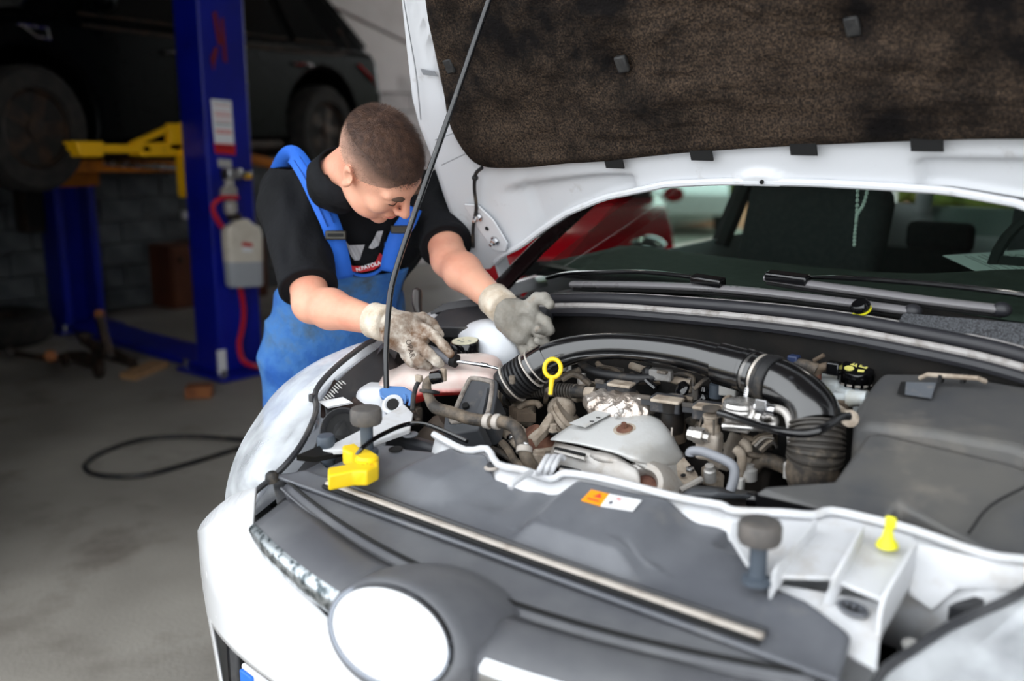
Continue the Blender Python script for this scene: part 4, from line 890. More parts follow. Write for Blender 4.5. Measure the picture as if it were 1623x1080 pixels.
# ---- windscreen and cabin
def cabin():
    xs = np.linspace(-.70, .72, 25); G = []
    for x in xs:
        a = (x-.01)/.71; b = V(x, 1.055+.10*a*a-.02*a, 1.072-.030*a*a)
        G.append([b+V(-.10*x*t, .90*t, .40*t-.02*t*t) for t in np.linspace(0, 1, 8)])
    cp('windscreen', MB().grid(G), 'glass', smooth=180)
    # black frit band and base
    cp('windscreen_band', MB().grid([[r[0]+V(0, -.01, -.012), r[0]+V(0, .0, -.002), r[0]+(r[1]-r[0])*.16+V(0, .004, -.004)] for r in G]), 'cowl_black', smooth=60)
    # dashboard
    D = []
    for x in np.linspace(-.70, .72, 33):
        a = x/.71; y0 = 1.09+.09*a*a
        hump = .035*math.exp(-((x-.40)/.19)**2)
        D.append([V(x, y0, 1.060), V(x, y0+.10, 1.062), V(x, y0+.25, 1.066+.3*hump), V(x, y0+.38, 1.072+hump), V(x, y0+.46, 1.066+hump), V(x, y0+.50, 1.03+hump*.5), V(x, y0+.52, .85)])
    cp('dashboard', MB().grid(D), 'dash', smooth=60, solid=.005)
    c = V(.43, 1.80, 1.08); ax = nrm((0, -.85, .5)); F = frame(ax, (1, 0, 0))
    sw = cp('steering_wheel', MB().tube([c+F@V(.18*math.cos(t), .18*math.sin(t), 0) for t in np.linspace(0, 2*PI, 32, endpoint=False)], .015, 8, closed=True, spline=1), 'interior_dark')
    obj('wheel_hub', MB().lathe([(.07, -.02), (.07, .02), (.05, .03)], c, ax, 20), 'interior_dark', sw)
    for t in (0, PI, -PI/2): obj('wheel_spoke', MB().box(c+F@V(.11*math.cos(t), .11*math.sin(t), 0), (.16 if t != -PI/2 else .04, .04 if t != -PI/2 else .16, .015), F), 'interior_dark', sw, bevel=.004)
    for x in (-.44, .40):
        st = cp('seat', MB().box((x, 2.28, .95), (.48, .14, .58), rotm((1, 0, 0), -.30)).box((x, 2.05, .62), (.48, .5, .16)), 'seat_fabric', bevel=.05, seg=3)
        obj('headrest', MB().box((x, 2.40, 1.30), (.26, .09, .17), rotm((1, 0, 0), -.2)), 'seat_fabric', st, bevel=.035, seg=3)
        for d in (-.05, .05): obj('headrest_post', MB().cyl((x+d, 2.37, 1.18), (x+d, 2.39, 1.26), .006), 'steel', st)
    rs = cp('rear_seat', MB().box((0, 3.25, .68), (1.2, .16, .5), rotm((1, 0, 0), -.3)), 'seat_fabric', bevel=.05)
    for x in (-.34, .40): obj('headrest', MB().box((x, 3.34, .975), (.26, .09, .12)), 'seat_fabric', rs, bevel=.03, seg=3)
    # inner mirror with bead chain
    mr = cp('inner_mirror', MB().box((.03, 1.66, 1.40), (.24, .03, .07)), 'interior_dark', bevel=.012); obj('mirror_stalk', MB().cyl((.03, 1.66, 1.41), (.03, 1.72, 1.44), .01), 'interior_dark', mr)
    k = thing('bead_chain', 'string of small pale beads hanging inside the windscreen', 'bead chain', (.06, 1.6, 1.2))
    f = lambda px, py: aty(px, py, 1.62)
    pts = curve([f(1360, 280), f(1359, 310), f(1358, 340), f(1357, 352)], 4)+curve([f(1376, 280), f(1375, 300), f(1368, 325), f(1358, 341)], 4)+curve([f(1357, 352), f(1355, 370), f(1354, 388)], 3)
    for p in pts: obj('bead', MB().sphere(p, (.0048, .0048, .006), 8, 6), 'bead_pale', k)
    # paper on the dashboard
    pz = 1.072
    c4 = [atz(1494, 405, pz+.006), atz(1640, 395, pz+.012), atz(1760, 436, pz+.006), atz(1562, 437, pz+.003)]
    pa = thing('paper_sheet', 'printed paper sheet lying on the dashboard behind the windscreen', 'paper', tuple(c4[0]))
    obj('sheet', MB().prism(c4, (0, 0, -.0012)), 'paper', pa, smooth=0)
    q = lambda a, b: c4[3]*(1-a)*(1-b)+c4[2]*a*(1-b)+c4[1]*a*b+c4[0]*(1-a)*b+V(0, 0, .0008)
    for i, a in enumerate((.18, .22, .30, .36, .42, .50, .56, .62)):
        b0, b1 = (.25, .85) if i % 3 else (.12, .9)
        obj('print_line', MB().prism([q(a, b0), q(a+.008, b0), q(a+.008, b1), q(a, b1)], (0, 0, .0004)), 'grey_ink', pa, smooth=0)
    oc = q(.13, .1); ex, ey = q(.20, .1)-oc, q(.13, .2)-oc
    obj('oval_mark', MB().tube([oc+ex*math.cos(t)+ey*math.sin(t) for t in np.linspace(0, 2*PI, 24, endpoint=False)], .0015, 5, closed=True, spline=1), 'dark_ink', pa)
    obj('oval_script', MB().tube([oc-ex*.6, oc-ex*.3+ey*.4, oc-ex*.1-ey*.3, oc+ex*.2+ey*.3, oc+ex*.4-ey*.2, oc+ex*.65], .001, 5), 'dark_ink', pa)
    for a in (.55, .68): obj('ring_mark', MB().tube([q(a, .75)+ex*.5*math.cos(t)+ey*.7*math.sin(t) for t in np.linspace(0, 2*PI, 14, endpoint=False)], .001, 5, closed=True, spline=1), 'grey_ink', pa)
mat('bead_pale', (210, 214, 208), .4, rvar=.05)
cabin()
# ================================================================== FRONT CARRIER, COVER, LATCH, STOPS
sstep = lambda x, a, b: (lambda t: t*t*(3-2*t))(np.clip((x-a)/(b-a), 0, 1))
mat('strip_tan', (176, 168, 160), .55, dirt=(120, 108, 96), dscale=20, dlo=.5, dhi=.8)
mat('stop_rubber', (78, 76, 75), .7, col2=(98, 92, 88), nscale=30)
mat('tank_white', (235, 236, 240), .35, col2=(220, 222, 226), nscale=7)
RAIL = [((513, 713), .83), ((575, 682), .855), ((640, 640), .86), ((655, 660), .862), ((690, 693), .86), ((740, 718), .856), ((774, 716), .862), ((792, 741), .85), ((832, 750), .85), ((876, 764), .85), ((897, 755), .862), ((950, 762), .866), ((1008, 776), .866), ((1082, 795), .862), ((1144, 806), .862), ((1165, 815), .862), ((1240, 818), .868), ((1290, 822), .868), ((1320, 815), .872), ((1390, 830), .872), ((1450, 846), .872), ((1560, 884), .872), ((1623, 893), .872), ((1700, 905), .87)]
RL = [atz(*p, z) for p, z in RAIL]
RLc = [RL[1]]+RL[4:]
yback = lambda x: float(np.interp(x, [p[0] for p in RLc], [p[1] for p in RLc]))
def zcover(x, y):
    z = .79+.042*sstep(y, .19, .37)+.004*sstep(y, .34, .40)
    yb_ = yback(x)
    h1 = sstep(x, -.01-.02*(.4-y), .035)*(1-sstep(x, .175, .235))*sstep(y, .226, .252)
    h1 *= 1-.35*sstep(x, .175, .24)
    z += .030*h1
    xl = -.27-.35*(.36-y); h2 = sstep(x, xl-.03, xl+.03)*(1-sstep(x, xl+.10, xl+.145))*sstep(y, .225, .285)
    z += .026*h2
    z -= .012*sstep(x, xl+.14, xl+.22)*(1-sstep(x, -.09, -.03))*sstep(y, .27, .31)       # valley with clips
    z -= .012*sstep(x, .275, .285)*sstep(y, .345, .36)*(1-sstep(x, .36, .38))
    z -= .012*(1-sstep(x, -.44, -.42))*sstep(y, .23, .25)
    return z
XB_ = [atz(*p, z) for p, z in (((1335, 1045), .785), ((1250, 970), .81), ((1193, 932), .825), ((1183, 893), .838), ((1168, 832), .855))]
XBy = [.19]+[float(q[1]) for q in XB_]; XBx = [.53]+[float(q[0]) for q in XB_]
o_ = np.argsort(XBy); XBy = list(np.array(XBy)[o_]); XBx = list(np.array(XBx)[o_])
def onc(px, py, dz=.0):
    z = .85
    for _ in range(12): q = atz(px, py, z); z = .5*z+.5*(zcover(q[0], q[1])+dz)
    return atz(px, py, z)
def cover():
    G = []
    for t in np.linspace(0, 1, 110):
        row = []
        for k in np.linspace(0, 1, 44):
            yf = .19; x0 = -.535+.08*k; x1 = np.interp(.19+k*.20, XBy, XBx); x = x0+(x1-x0)*t
            yb2 = yback(x)-.012 if x > -.36 else (.26+.10*sstep(x, -.53, -.38))
            y = yf+(yb2-yf)*k; row.append(V(x, y, zcover(x, y)))
        G.append(row)
    c = cp('radiator_cover', MB().grid(G), 'cover_plastic', smooth=60, solid=.006)
    S = lambda px, py, z: atz(px, py, z)
    st = [V(x, .206+.02*abs(x)**2, .800) for x in np.linspace(-.40, .425, 16)]
    sp = obj('rubber_strip', MB().tube(st, .0065, 8, spline=1, flat=.7), 'strip_tan', c)
    obj('strip_groove', MB().tube([p+V(0, -.010, -.003) for p in st], .004, 6, spline=1), 'deep_black', sp)
    obj('strip_groove', MB().tube([p+V(0, .012, .0025) for p in st], .004, 6, spline=1), 'black_plastic', sp)
    for px, py in ((780, 742), (862, 768), (1118, 818)):
        q = onc(px, py)
        b = obj('clip_washer', MB().lathe([(.014, 0), (.014, .003), (.010, .004)], q+V(0, 0, .001), (0, -.15, 1), 18), 'strip_tan', c)
        obj('clip_head', MB().lathe([(.0095, .003), (.0095, .006), (.006, .008)], q+V(0, 0, .001), (0, -.15, 1), 14), 'black_plastic', b)
        obj('clip_slot', MB().box(q+V(0, 0, .0095), (.011, .0022, .001)).box(q+V(0, 0, .0095), (.0022, .011, .001)), 'deep_black', b)
    # warning sticker: orange and white halves with printed marks
    O_ = S(922, 793, .872); A_ = S(970, 806, .872); B_ = S(1016, 795, .872)
    zc = lambda q: V(q[0], q[1], zcover(q[0], q[1])+.0015)
    cor = [onc(*p, .0015) for p in ((937, 777), (966, 784), (952, 803), (921, 794))]; cor2 = [onc(*p, .0015) for p in ((966, 784), (1017, 794), (1003, 811), (952, 803))]
    sk = obj('sticker', MB().prism(cor, (0, 0, .0008)), 'orange', c, smooth=0); obj('sticker_white', MB().prism(cor2, (0, 0, .0008)), 'label_white', sk, smooth=0)
    g = lambda a, b, q: q[3]*(1-a)*(1-b)+q[2]*a*(1-b)+q[1]*a*b+q[0]*(1-a)*b+V(0, 0, .0012)
    obj('hazard_triangle', MB().prism([g(.38, .5, cor), g(.78, .5, cor), g(.6, .85, cor)], (0, 0, .0004)), 'red_ink', sk, smooth=0)
    obj('print_line', MB().prism([g(.2, .2, cor), g(.8, .2, cor), g(.8, .3, cor), g(.2, .3, cor)], (0, 0, .0004)), 'red_ink', sk, smooth=0)
    for a in (0, 1):
        x0, x1 = (.28, .42), (.42, .28)
        obj('cross_mark', MB().prism([g(x0[a], .6, cor2), g(x0[a]+.04, .6, cor2), g(x1[a]+.04, .82, cor2), g(x1[a], .82, cor2)], (0, 0, .0004)), 'red_ink', sk, smooth=0)
    obj('hand_mark', MB().prism([g(.16, .25, cor2), g(.26, .22, cor2), g(.28, .42, cor2), g(.2, .5, cor2)], (0, 0, .0004)), 'dark_ink', sk, smooth=0)
    # left shelf with two holes, front corner stud
    for px, py, r in ((627, 713, .010), (650, 690, .012)):
        q = onc(px, py, .002); obj('shelf_hole', MB().lathe([(r*1.3, 0), (r*1.3, .002), (r, .0025), (r*.9, .0015)], q, (0, -.1, 1), 18), 'deep_black' if px < 640 else 'cover_plastic', c)
    q = S(432, 759, .785); obj('corner_stud', MB().lathe([(.012, -.006), (.013, .004), (.009, .012), (.003, .015)], q, (-.2, -.3, 1), 14), 'dark_rubber', c)
    cp('corner_gusset', MB().prism([S(430, 765, .77), S(450, 755, .78), S(455, 790, .75), S(438, 800, .745)], (0, .02, -.02)), 'black_plastic', bevel=.003)
cover()
def carrier():
    m = MB().tube([p+V(0, -.004, .006) for p in RL[4:]], .0062, 8, spline=3)
    c = cp('front_carrier', m, 'white_plastic')
    obj('carrier_web', MB().grid([[p, p+V(0, -.012, -.03), p+V(0, -.03, -.06), p+V(0, -.03, -.16)] for p in curve(RL[4:], 3)]), 'white_plastic', c, solid=.003, smooth=60)
    # upper shelf right of the cover with ribs and pockets
    S = lambda px, py, z: atz(px, py, z)
    up = [S(1160, 828, .862), S(1240, 818, .866), S(1320, 816, .87), S(1390, 831, .87), S(1450, 848, .87), S(1452, 870, .862), S(1399, 950, .842), S(1316, 915, .842), S(1226, 912, .842), S(1183, 893, .845), S(1157, 851, .855)]
    obj('carrier_shelf', MB().prism(up, (0, 0, -.006)), 'white_plastic', c, bevel=.0015)
    def rib(pts, h=.022, t=.005):
        P = curve([S(*p[:2], p[2]) for p in pts], 4); g = MB()
        for a, b in zip(P[:-1], P[1:]):
            d = nrm((b-a)*[1, 1, 0]); n = V(-d[1], d[0], 0)*t/2
            g.hexa([a-n-V(0, 0, h), a+n-V(0, 0, h), b+n-V(0, 0, h), b-n-V(0, 0, h)], [a-n, a+n, b+n, b-n])
        obj('carrier_rib', g, 'white_plastic', c)
    rib([(1292, 824, .882), (1255, 870, .868), (1226, 908, .85), (1221, 950, .80)], .03)
    rib([(1368, 832, .884), (1342, 880, .87), (1322, 916, .85), (1302, 960, .81), (1288, 996, .78)], .035)
    rib([(1452, 857, .882), (1425, 905, .868), (1399, 952, .845), (1392, 1000, .81), (1386, 1050, .77)], .05)
    low = [S(1228, 925, .82), S(1400, 955, .82), S(1390, 1060, .79), S(1300, 1010, .79), S(1222, 950, .81)]
    obj('lower_shelf', MB().prism(low, (0, 0, -.006)), 'white_plastic', c, bevel=.0015)
    obj('front_panel', MB().prism([S(1290, 1000, .765), S(1390, 1055, .765), S(1390, 1140, .70), S(1290, 1080, .70)], (0, .004, 0)), 'white_plastic', c)
    q = S(1352, 965, .815); F = frame((0, -.2, 1), (1, -.25, 0)); hb = MB()
    hb.tube([q+F@V(.019*math.cos(t)*(1 if abs(math.cos(t)) > .3 else 1), .0105*math.sin(t), 0) for t in np.linspace(0, 2*PI, 24, endpoint=False)], .003, 6, closed=True, spline=1); obj('slot_rim', hb, 'cover_plastic', c)
    obj('slot_hole', MB().lathe([(.011, -.004), (.011, .0005)], q, (0, -.2, 1), 22, xdir=(1, -.25, 0), sx=1.8), 'deep_black', c)
    for k in range(3): obj('slot_pin', MB().lathe([(.0035, 0), (.003, .004)], q+F@V(-.010+.01*k, .002, 0), (0, -.2, 1), 10), 'cover_plastic', c)
    # right-hand web towards the lamp with the dark gap
    w = [S(1455, 860, .872), S(1560, 886, .872), S(1640, 897, .872), S(1640, 930, .85), S(1520, 925, .84), S(1478, 960, .80), S(1440, 935, .82)]
    obj('carrier_web', MB().prism(w, (0, 0, -.008)), 'white_plastic', c, bevel=.002)
    w = [S(1500, 955, .82), S(1600, 925, .84), S(1612, 948, .83), S(1540, 965, .815)]
    cp('lamp_bracket', MB().prism(w, (0, 0, -.03)), 'black_plastic', bevel=.006)
    cp('bracket_screw', MB().lathe([(.010, 0), (.010, .006), (.006, .009)], S(1442, 1026, .77), (0, -.3, 1), 12), 'label_grey')
    # left part of the carrier beside the lamp, tower for the prop-rod foot
    left = [S(505, 715, .825), S(575, 680, .852), S(640, 640, .862), S(655, 655, .862), S(650, 680, .85), S(560, 712, .83)]
    obj('carrier_left', MB().prism(left, (0, 0, -.01)), 'white_plastic', c, bevel=.002)
    # bump stops
    for px, py in ((583, 658), (1203, 838)):
        q = V(-.382, .287, .86) if px < 900 else V(.379, .283, .852)
        b = cp('bump_stop', MB().lathe([(.018, .0), (.026, .002), (.0285, .008), (.0285, .024), (.026, .030), (.02, .031)], q+V(0, 0, .033), (0, 0, 1), 24), 'stop_rubber')
        obj('stop_stem', MB().lathe([(.020, -.022), (.020, -.014), (.0115, -.012), (.0115, .035)], q, (0, 0, 1), 16), 'plug_grey', b)
    # yellow clip on the right shelf
    q = S(1406, 866, .868); y = cp('yellow_clip', MB().lathe([(.015, 0), (.013, .006), (.008, .012), (.006, .022), (.005, .027)], q, (0, 0, 1), 14), 'yellow_lime')
    obj('clip_head', MB().box(q+V(.002, 0, .034), (.015, .007, .017)), 'yellow_lime', y, bevel=.004)
    # bonnet latch lever (yellow)
    z = .838; L = lambda px, py, dz=0: S(px, py, z+dz)
    top = [L(520, 752), L(556, 745), L(556, 728), L(543, 723), L(543, 716), L(563, 712), L(572, 720), L(590, 724), L(601, 735), L(600, 748), L(582, 757), L(560, 757), L(520, 765)]
    lv = cp('latch_lever', MB().prism([p+V(0, 0, .012) for p in top], (0, 0, -.028)), 'yellow', bevel=.004, seg=3)
    obj('lever_boss', MB().lathe([(.020, -.02), (.020, .014), (.016, .018)], L(582, 738, .002), (0, 0, 1), 20), 'yellow', lv)
    for k in range(4): t = .6+k*.9; obj('boss_mark', MB().box(L(582, 738, .021)+V(.009*math.cos(t), .009*math.sin(t), 0), (.006, .002, .001), rotm((0, 0, 1), t)), 'orange', lv)
    cp('latch_cable', MB().tube([L(566, 722, .01), L(575, 710, .022), L(600, 692, .03), L(640, 674, .034), L(670, 672, .036), L(700, 682, .034), L(740, 700, .03)], .0042, 8), 'gloss_black')
mat('plug_grey', (70, 78, 88), .5, rvar=.05)
carrier()

# ---- lamp back corner: fuse box with label, round cover, plug
def lamp_corner():
    T = lambda px, py, t: atd(px, py, t)
    b = cp('lamp_duct', MB().prism([T(507, 640, 1.99), T(528, 600, 2.06), T(555, 625, 2.06), T(565, 640, 2.03), T(566, 664, 2.01), T(506, 664, 1.97)], (.03, .06, -.03)), 'dark_brown', bevel=.004)
    obj('duct_label', MB().prism([T(507, 639, 1.988), T(546, 632, 2.01), T(560, 640, 1.99), T(520, 648, 1.97)], (0, -.004, .004)), 'label_white', b, smooth=0)
    for k in range(9):
        x = 512+k*3; y = 632-k*3.4
        for j in range(2+k % 2): obj('vent_mark', MB().tube([T(x+j*5, y-j, 1.985+.006*k), T(x+5+j*5, y+3-j, 1.985+.006*k)], .0011, 4, spline=1), 'label_grey', b)
    c = T(546, 684, 1.90); ax = nrm((.35, -.75, .45)); r = cp('lamp_cap', MB().lathe([(.040, -.03), (.044, .0), (.044, .018), (.040, .022), (.036, .015), (.034, .008)], c, ax, 28), 'black_plastic')
    obj('cap_face', MB().lathe([(.034, .006), (.034, .010), (.02, .008)], c, ax, 24), 'deep_black', r)
    q = T(520, 712, 1.84); p = cp('bulb_plug', MB().lathe([(.012, -.05), (.012, .0), (.016, .002), (.017, .022), (.0175, .024), (.0175, .044), (.015, .050), (.008, .051)], q-V(0, 0, .022), (0, -.1, 1), 18), 'plug_grey')
    cp('lamp_shelf', MB().prism([T(470, 722, 1.74), T(545, 690, 1.92), T(560, 712, 1.86), T(500, 725, 1.78)], (0, 0, -.01)), 'deep_black')
    cp('lamp_clip', MB().box(T(495, 631, 1.97), (.012, .012, .016)), 'black_plastic', bevel=.002)
    cp('duct_panel', MB().prism([T(538, 602, 2.12), T(564, 598, 2.14), T(566, 620, 2.12), T(545, 624, 2.1)], (.02, .03, -.05)), 'black_plastic')
mat('dark_brown', (48, 36, 34), .5, dirt=(96, 84, 78), dscale=30, dlo=.55, dhi=.85)
lamp_corner()

# ---- washer filler tower with blue cap, rod socket
def washer_tower():
    T = lambda px, py, t=2.04: atd(px, py, t)
    body = [T(566, 616), T(590, 612), T(618, 620), T(630, 660), T(640, 690, 2.0), T(575, 705, 2.0), T(566, 680)]
    def fn(P):
        c = T(598, 652, 2.10); d = rbox(P, c, (.046, .046, .058), .028, frame((0, 0, 1), (.8, .6, 0))); d = sm_min(d, rbox(P, T(610, 690, 2.06), (.05, .04, .045), .02), .03)
        d = sm_min(d, cone(P, T(568, 612, 2.12), T(612, 622, 2.1), .008, .008), .012); return d
    c = T(600, 655, 2.10); w = sdf_obj('washer_tank', fn, c-.14, c+.14, .006, 'tank_white', CAR)
    for k in range(4):
        obj('tank_rib', MB().tube([T(590+k*2, 672+k*9, 1.985), T(625+k*5, 656+k*9, 1.99), T(642, 662+k*9, 2.0)], .004, 6), 'tank_white', w)
    s = cp('rod_socket', MB().lathe([(.022, -.03), (.022, .0), (.016, .004), (.012, .0), (.011, -.02)], T(622, 641, 1.99), nrm((.3, -.6, .6)), 20), 'tank_white')
    obj('socket_hole', MB().lathe([(.0125, -.012), (.0125, .0045)], T(623, 642, 1.987), nrm((.3, -.6, .6)), 16), 'deep_black', s)
    obj('socket_arm', MB().prism([T(612, 650, 2.0), T(622, 634, 2.0), T(636, 632, 2.01), T(638, 650, 2.0), T(630, 660, 1.99)], (0, .012, -.008)), 'tank_white', s, bevel=.003)
    b = cp('blue_cap', MB().prism([T(600, 616, 2.03), T(615, 611, 2.05), T(640, 612, 2.05), T(653, 619, 2.03), T(656, 629, 2.01), T(640, 631, 2.0), T(612, 631, 2.01), T(601, 627, 2.01)], (0, .006, -.012)), 'blue_plastic', bevel=.004)
    for px in (641, 650): obj('cap_hook', MB().tube([T(px, 626, 2.01), T(px+1, 636, 2.0), T(px-2, 643, 2.0)], .0035, 6), 'blue_plastic', b)
washer_tower()

# ---- coolant reservoir and washer reservoir
def tanks():
    T = atd
    TFm = frame((.0, -.12, 1), (.80, .60, 0))
    def fn(P):
        d = rbox(P, T(712, 598, 2.13), (.115, .062, .028), .026, TFm)
        d = sm_min(d, rbox(P, T(640, 612, 2.13), (.055, .062, .026), .024, TFm), .02)
        d = sm_min(d, ell(P, T(745, 584, 2.15), (.062, .055, .030), TFm), .02)
        d = sm_min(d, ell(P, T(680, 592, 2.13), (.050, .050, .030), TFm), .02)
        d = sm_min(d, cone(P, T(735, 570, 2.16), T(736, 560, 2.165), .022, .020), .008)
        q = (P-T(700, 600, 2.13))@TFm
        d = d-.007*np.exp(-((q[..., 2]+.008)/.0035)**2)
        return d
    c = T(700, 595, 2.13); k = cp_t = sdf_obj('coolant_tank', fn, c-V(.26, .22, .15), c+V(.26, .22, .15), .0065, 'tank_shell', CAR, relax=3)
    q = T(737, 545, 2.17); cpx = obj('tank_cap', MB().lathe([(.026, -.02), (.034, -.018), (.034, .002), (.032, .006), (.010, .007)], q, (0, -.1, 1), 26), 'gloss_black', k)
    obj('cap_label', MB().lathe([(.029, .0062), (.029, .0074)], q, (0, -.1, 1), 26), 'label_cream', cpx)
    for a in range(5): obj('cap_print', MB().box(q+V(.014*math.cos(a*1.26), .014*math.sin(a*1.26), .0078), (.008, .004, .0006), rotm((0, 0, 1), a)), 'grey_ink', cpx)
    def fw(P):
        d = ell(P, T(785, 556, 2.26), (.075, .075, .070)); d = sm_min(d, ell(P, T(768, 530, 2.32), (.07, .06, .035)), .04); return d
    c = T(785, 548, 2.28); sdf_obj('washer_reservoir', fw, c-.16, c+.16, .008, 'washer_white', CAR)
mat('tank_shell', (236, 220, 212), .28, col2=(222, 176, 166), nscale=7, nlo=.42, nhi=.68, trans=.08)
mat('label_cream', (226, 222, 196), .5, rvar=.03)
def tank_colour():
    # the red coolant shows through the lower half of the translucent shell
    m = MT['tank_shell']; nt = m.node_tree; N = nt.nodes; L = nt.links; p = N['Principled BSDF']
    geo = N.new('ShaderNodeNewGeometry'); sx = N.new('ShaderNodeSeparateXYZ'); L.new(geo.outputs['Position'], sx.inputs[0])
    zl = float(atd(700, 606, 2.13)[2])+.024
    r = N.new('ShaderNodeMapRange'); r.inputs[1].default_value = zl-.02; r.inputs[2].default_value = zl-.035; L.new(sx.outputs[2], r.inputs[0])
    x = N.new('ShaderNodeMix'); x.data_type = 'RGBA'; L.new(r.outputs[0], x.inputs['Factor'])
    old = p.inputs['Base Color'].links[0].from_socket; L.new(old, x.inputs['A']); x.inputs['B'].default_value = lin((226, 60, 58)); L.new(x.outputs['Result'], p.inputs['Base Color'])
tanks(); tank_colour()
# ================================================================== ENGINE BAY PARTS
EN = nrm((0, -.30, 1)); EO = V(0, .45, .775)
E_ = lambda px, py, h=0: atp(px, py, EO+V(0, 0, h), EN)
PX = 1/800.0
def hs(name, pts, r, m, parent=None, n=10, **k): return cp(name, MB().tube([E_(*p) for p in pts], r, n, **k), m, parent)
def ebox(name, px, py, h, size, m, yaw=0, parent=None, bevel=.003, tilt=.0): return cp(name, MB().box(E_(px, py, h), size, rotm((0, 0, 1), yaw)@rotm((1, 0, 0), tilt)), m, parent, bevel=bevel)
def ecyl(name, px, py, h, prof, m, axis=(0, -.05, 1), n=22, parent=None, **k): return cp(name, MB().lathe(prof, E_(px, py, h), axis, n), m, parent, **k)

mat('grime', (46, 39, 34), .85, col2=(26, 22, 20), nscale=16)  # dark colour stands in for the shade in gaps between engine parts
def block():
    # engine block, head and dark masses under the visible parts
    b = MB().box((-.10, .62, .56), (.62, .30, .30)).box((-.02, .76, .70), (.50, .14, .10)); cp('engine_block', b, 'grime', bevel=.02)
    cp('gearbox', MB().box((.28, .66, .52), (.26, .30, .26)).sphere((.22, .60, .64), (.10, .10, .08)), 'grime', bevel=.03)
    cp('cylinder_head', MB().box((-.06, .80, .77), (.46, .10, .07)), 'grime', bevel=.01)
    # radiator fan shroud just behind the carrier
    cp('fan_shroud', MB().box((-.05, .425, .66), (.85, .03, .34)), 'black_plastic', bevel=.01)
    random.seed(5)
    for k in range(46):
        px, py = random.choice([(random.uniform(1085, 1260), random.uniform(660, 770)), (random.uniform(790, 880), random.uniform(600, 730)), (random.uniform(905, 1150), random.uniform(585, 640)), (random.uniform(700, 850), random.uniform(690, 750))])
        h = -.01-random.random()*.05; s = random.uniform(.018, .045)
        if k % 3 == 0: ebox('bracket', px, py, h, (s, s*.7, s*.8), random.choice(['dusty_cast', 'dusty_plastic', 'dirty_brown']), random.random()*3, bevel=.004)
        elif k % 3 == 1: ecyl('fitting', px, py, h-.02, [(s*.4, 0), (s*.4, s*.8), (s*.3, s*.9), (s*.3, s*1.2)], random.choice(['dusty_cast', 'alloy', 'dusty_plastic']), (random.uniform(-.4, .4), random.uniform(-.6, .2), 1), 10)
        else: hs('small_hose', [(px-30*random.random(), py-8, h), (px, py-4+10*random.random(), h+.012), (px+18+25*random.random(), py+10*random.random(), h-.005)], random.uniform(.004, .008), random.choice(['dusty_hose', 'dark_rubber', 'dusty_hose']), n=8)
block()

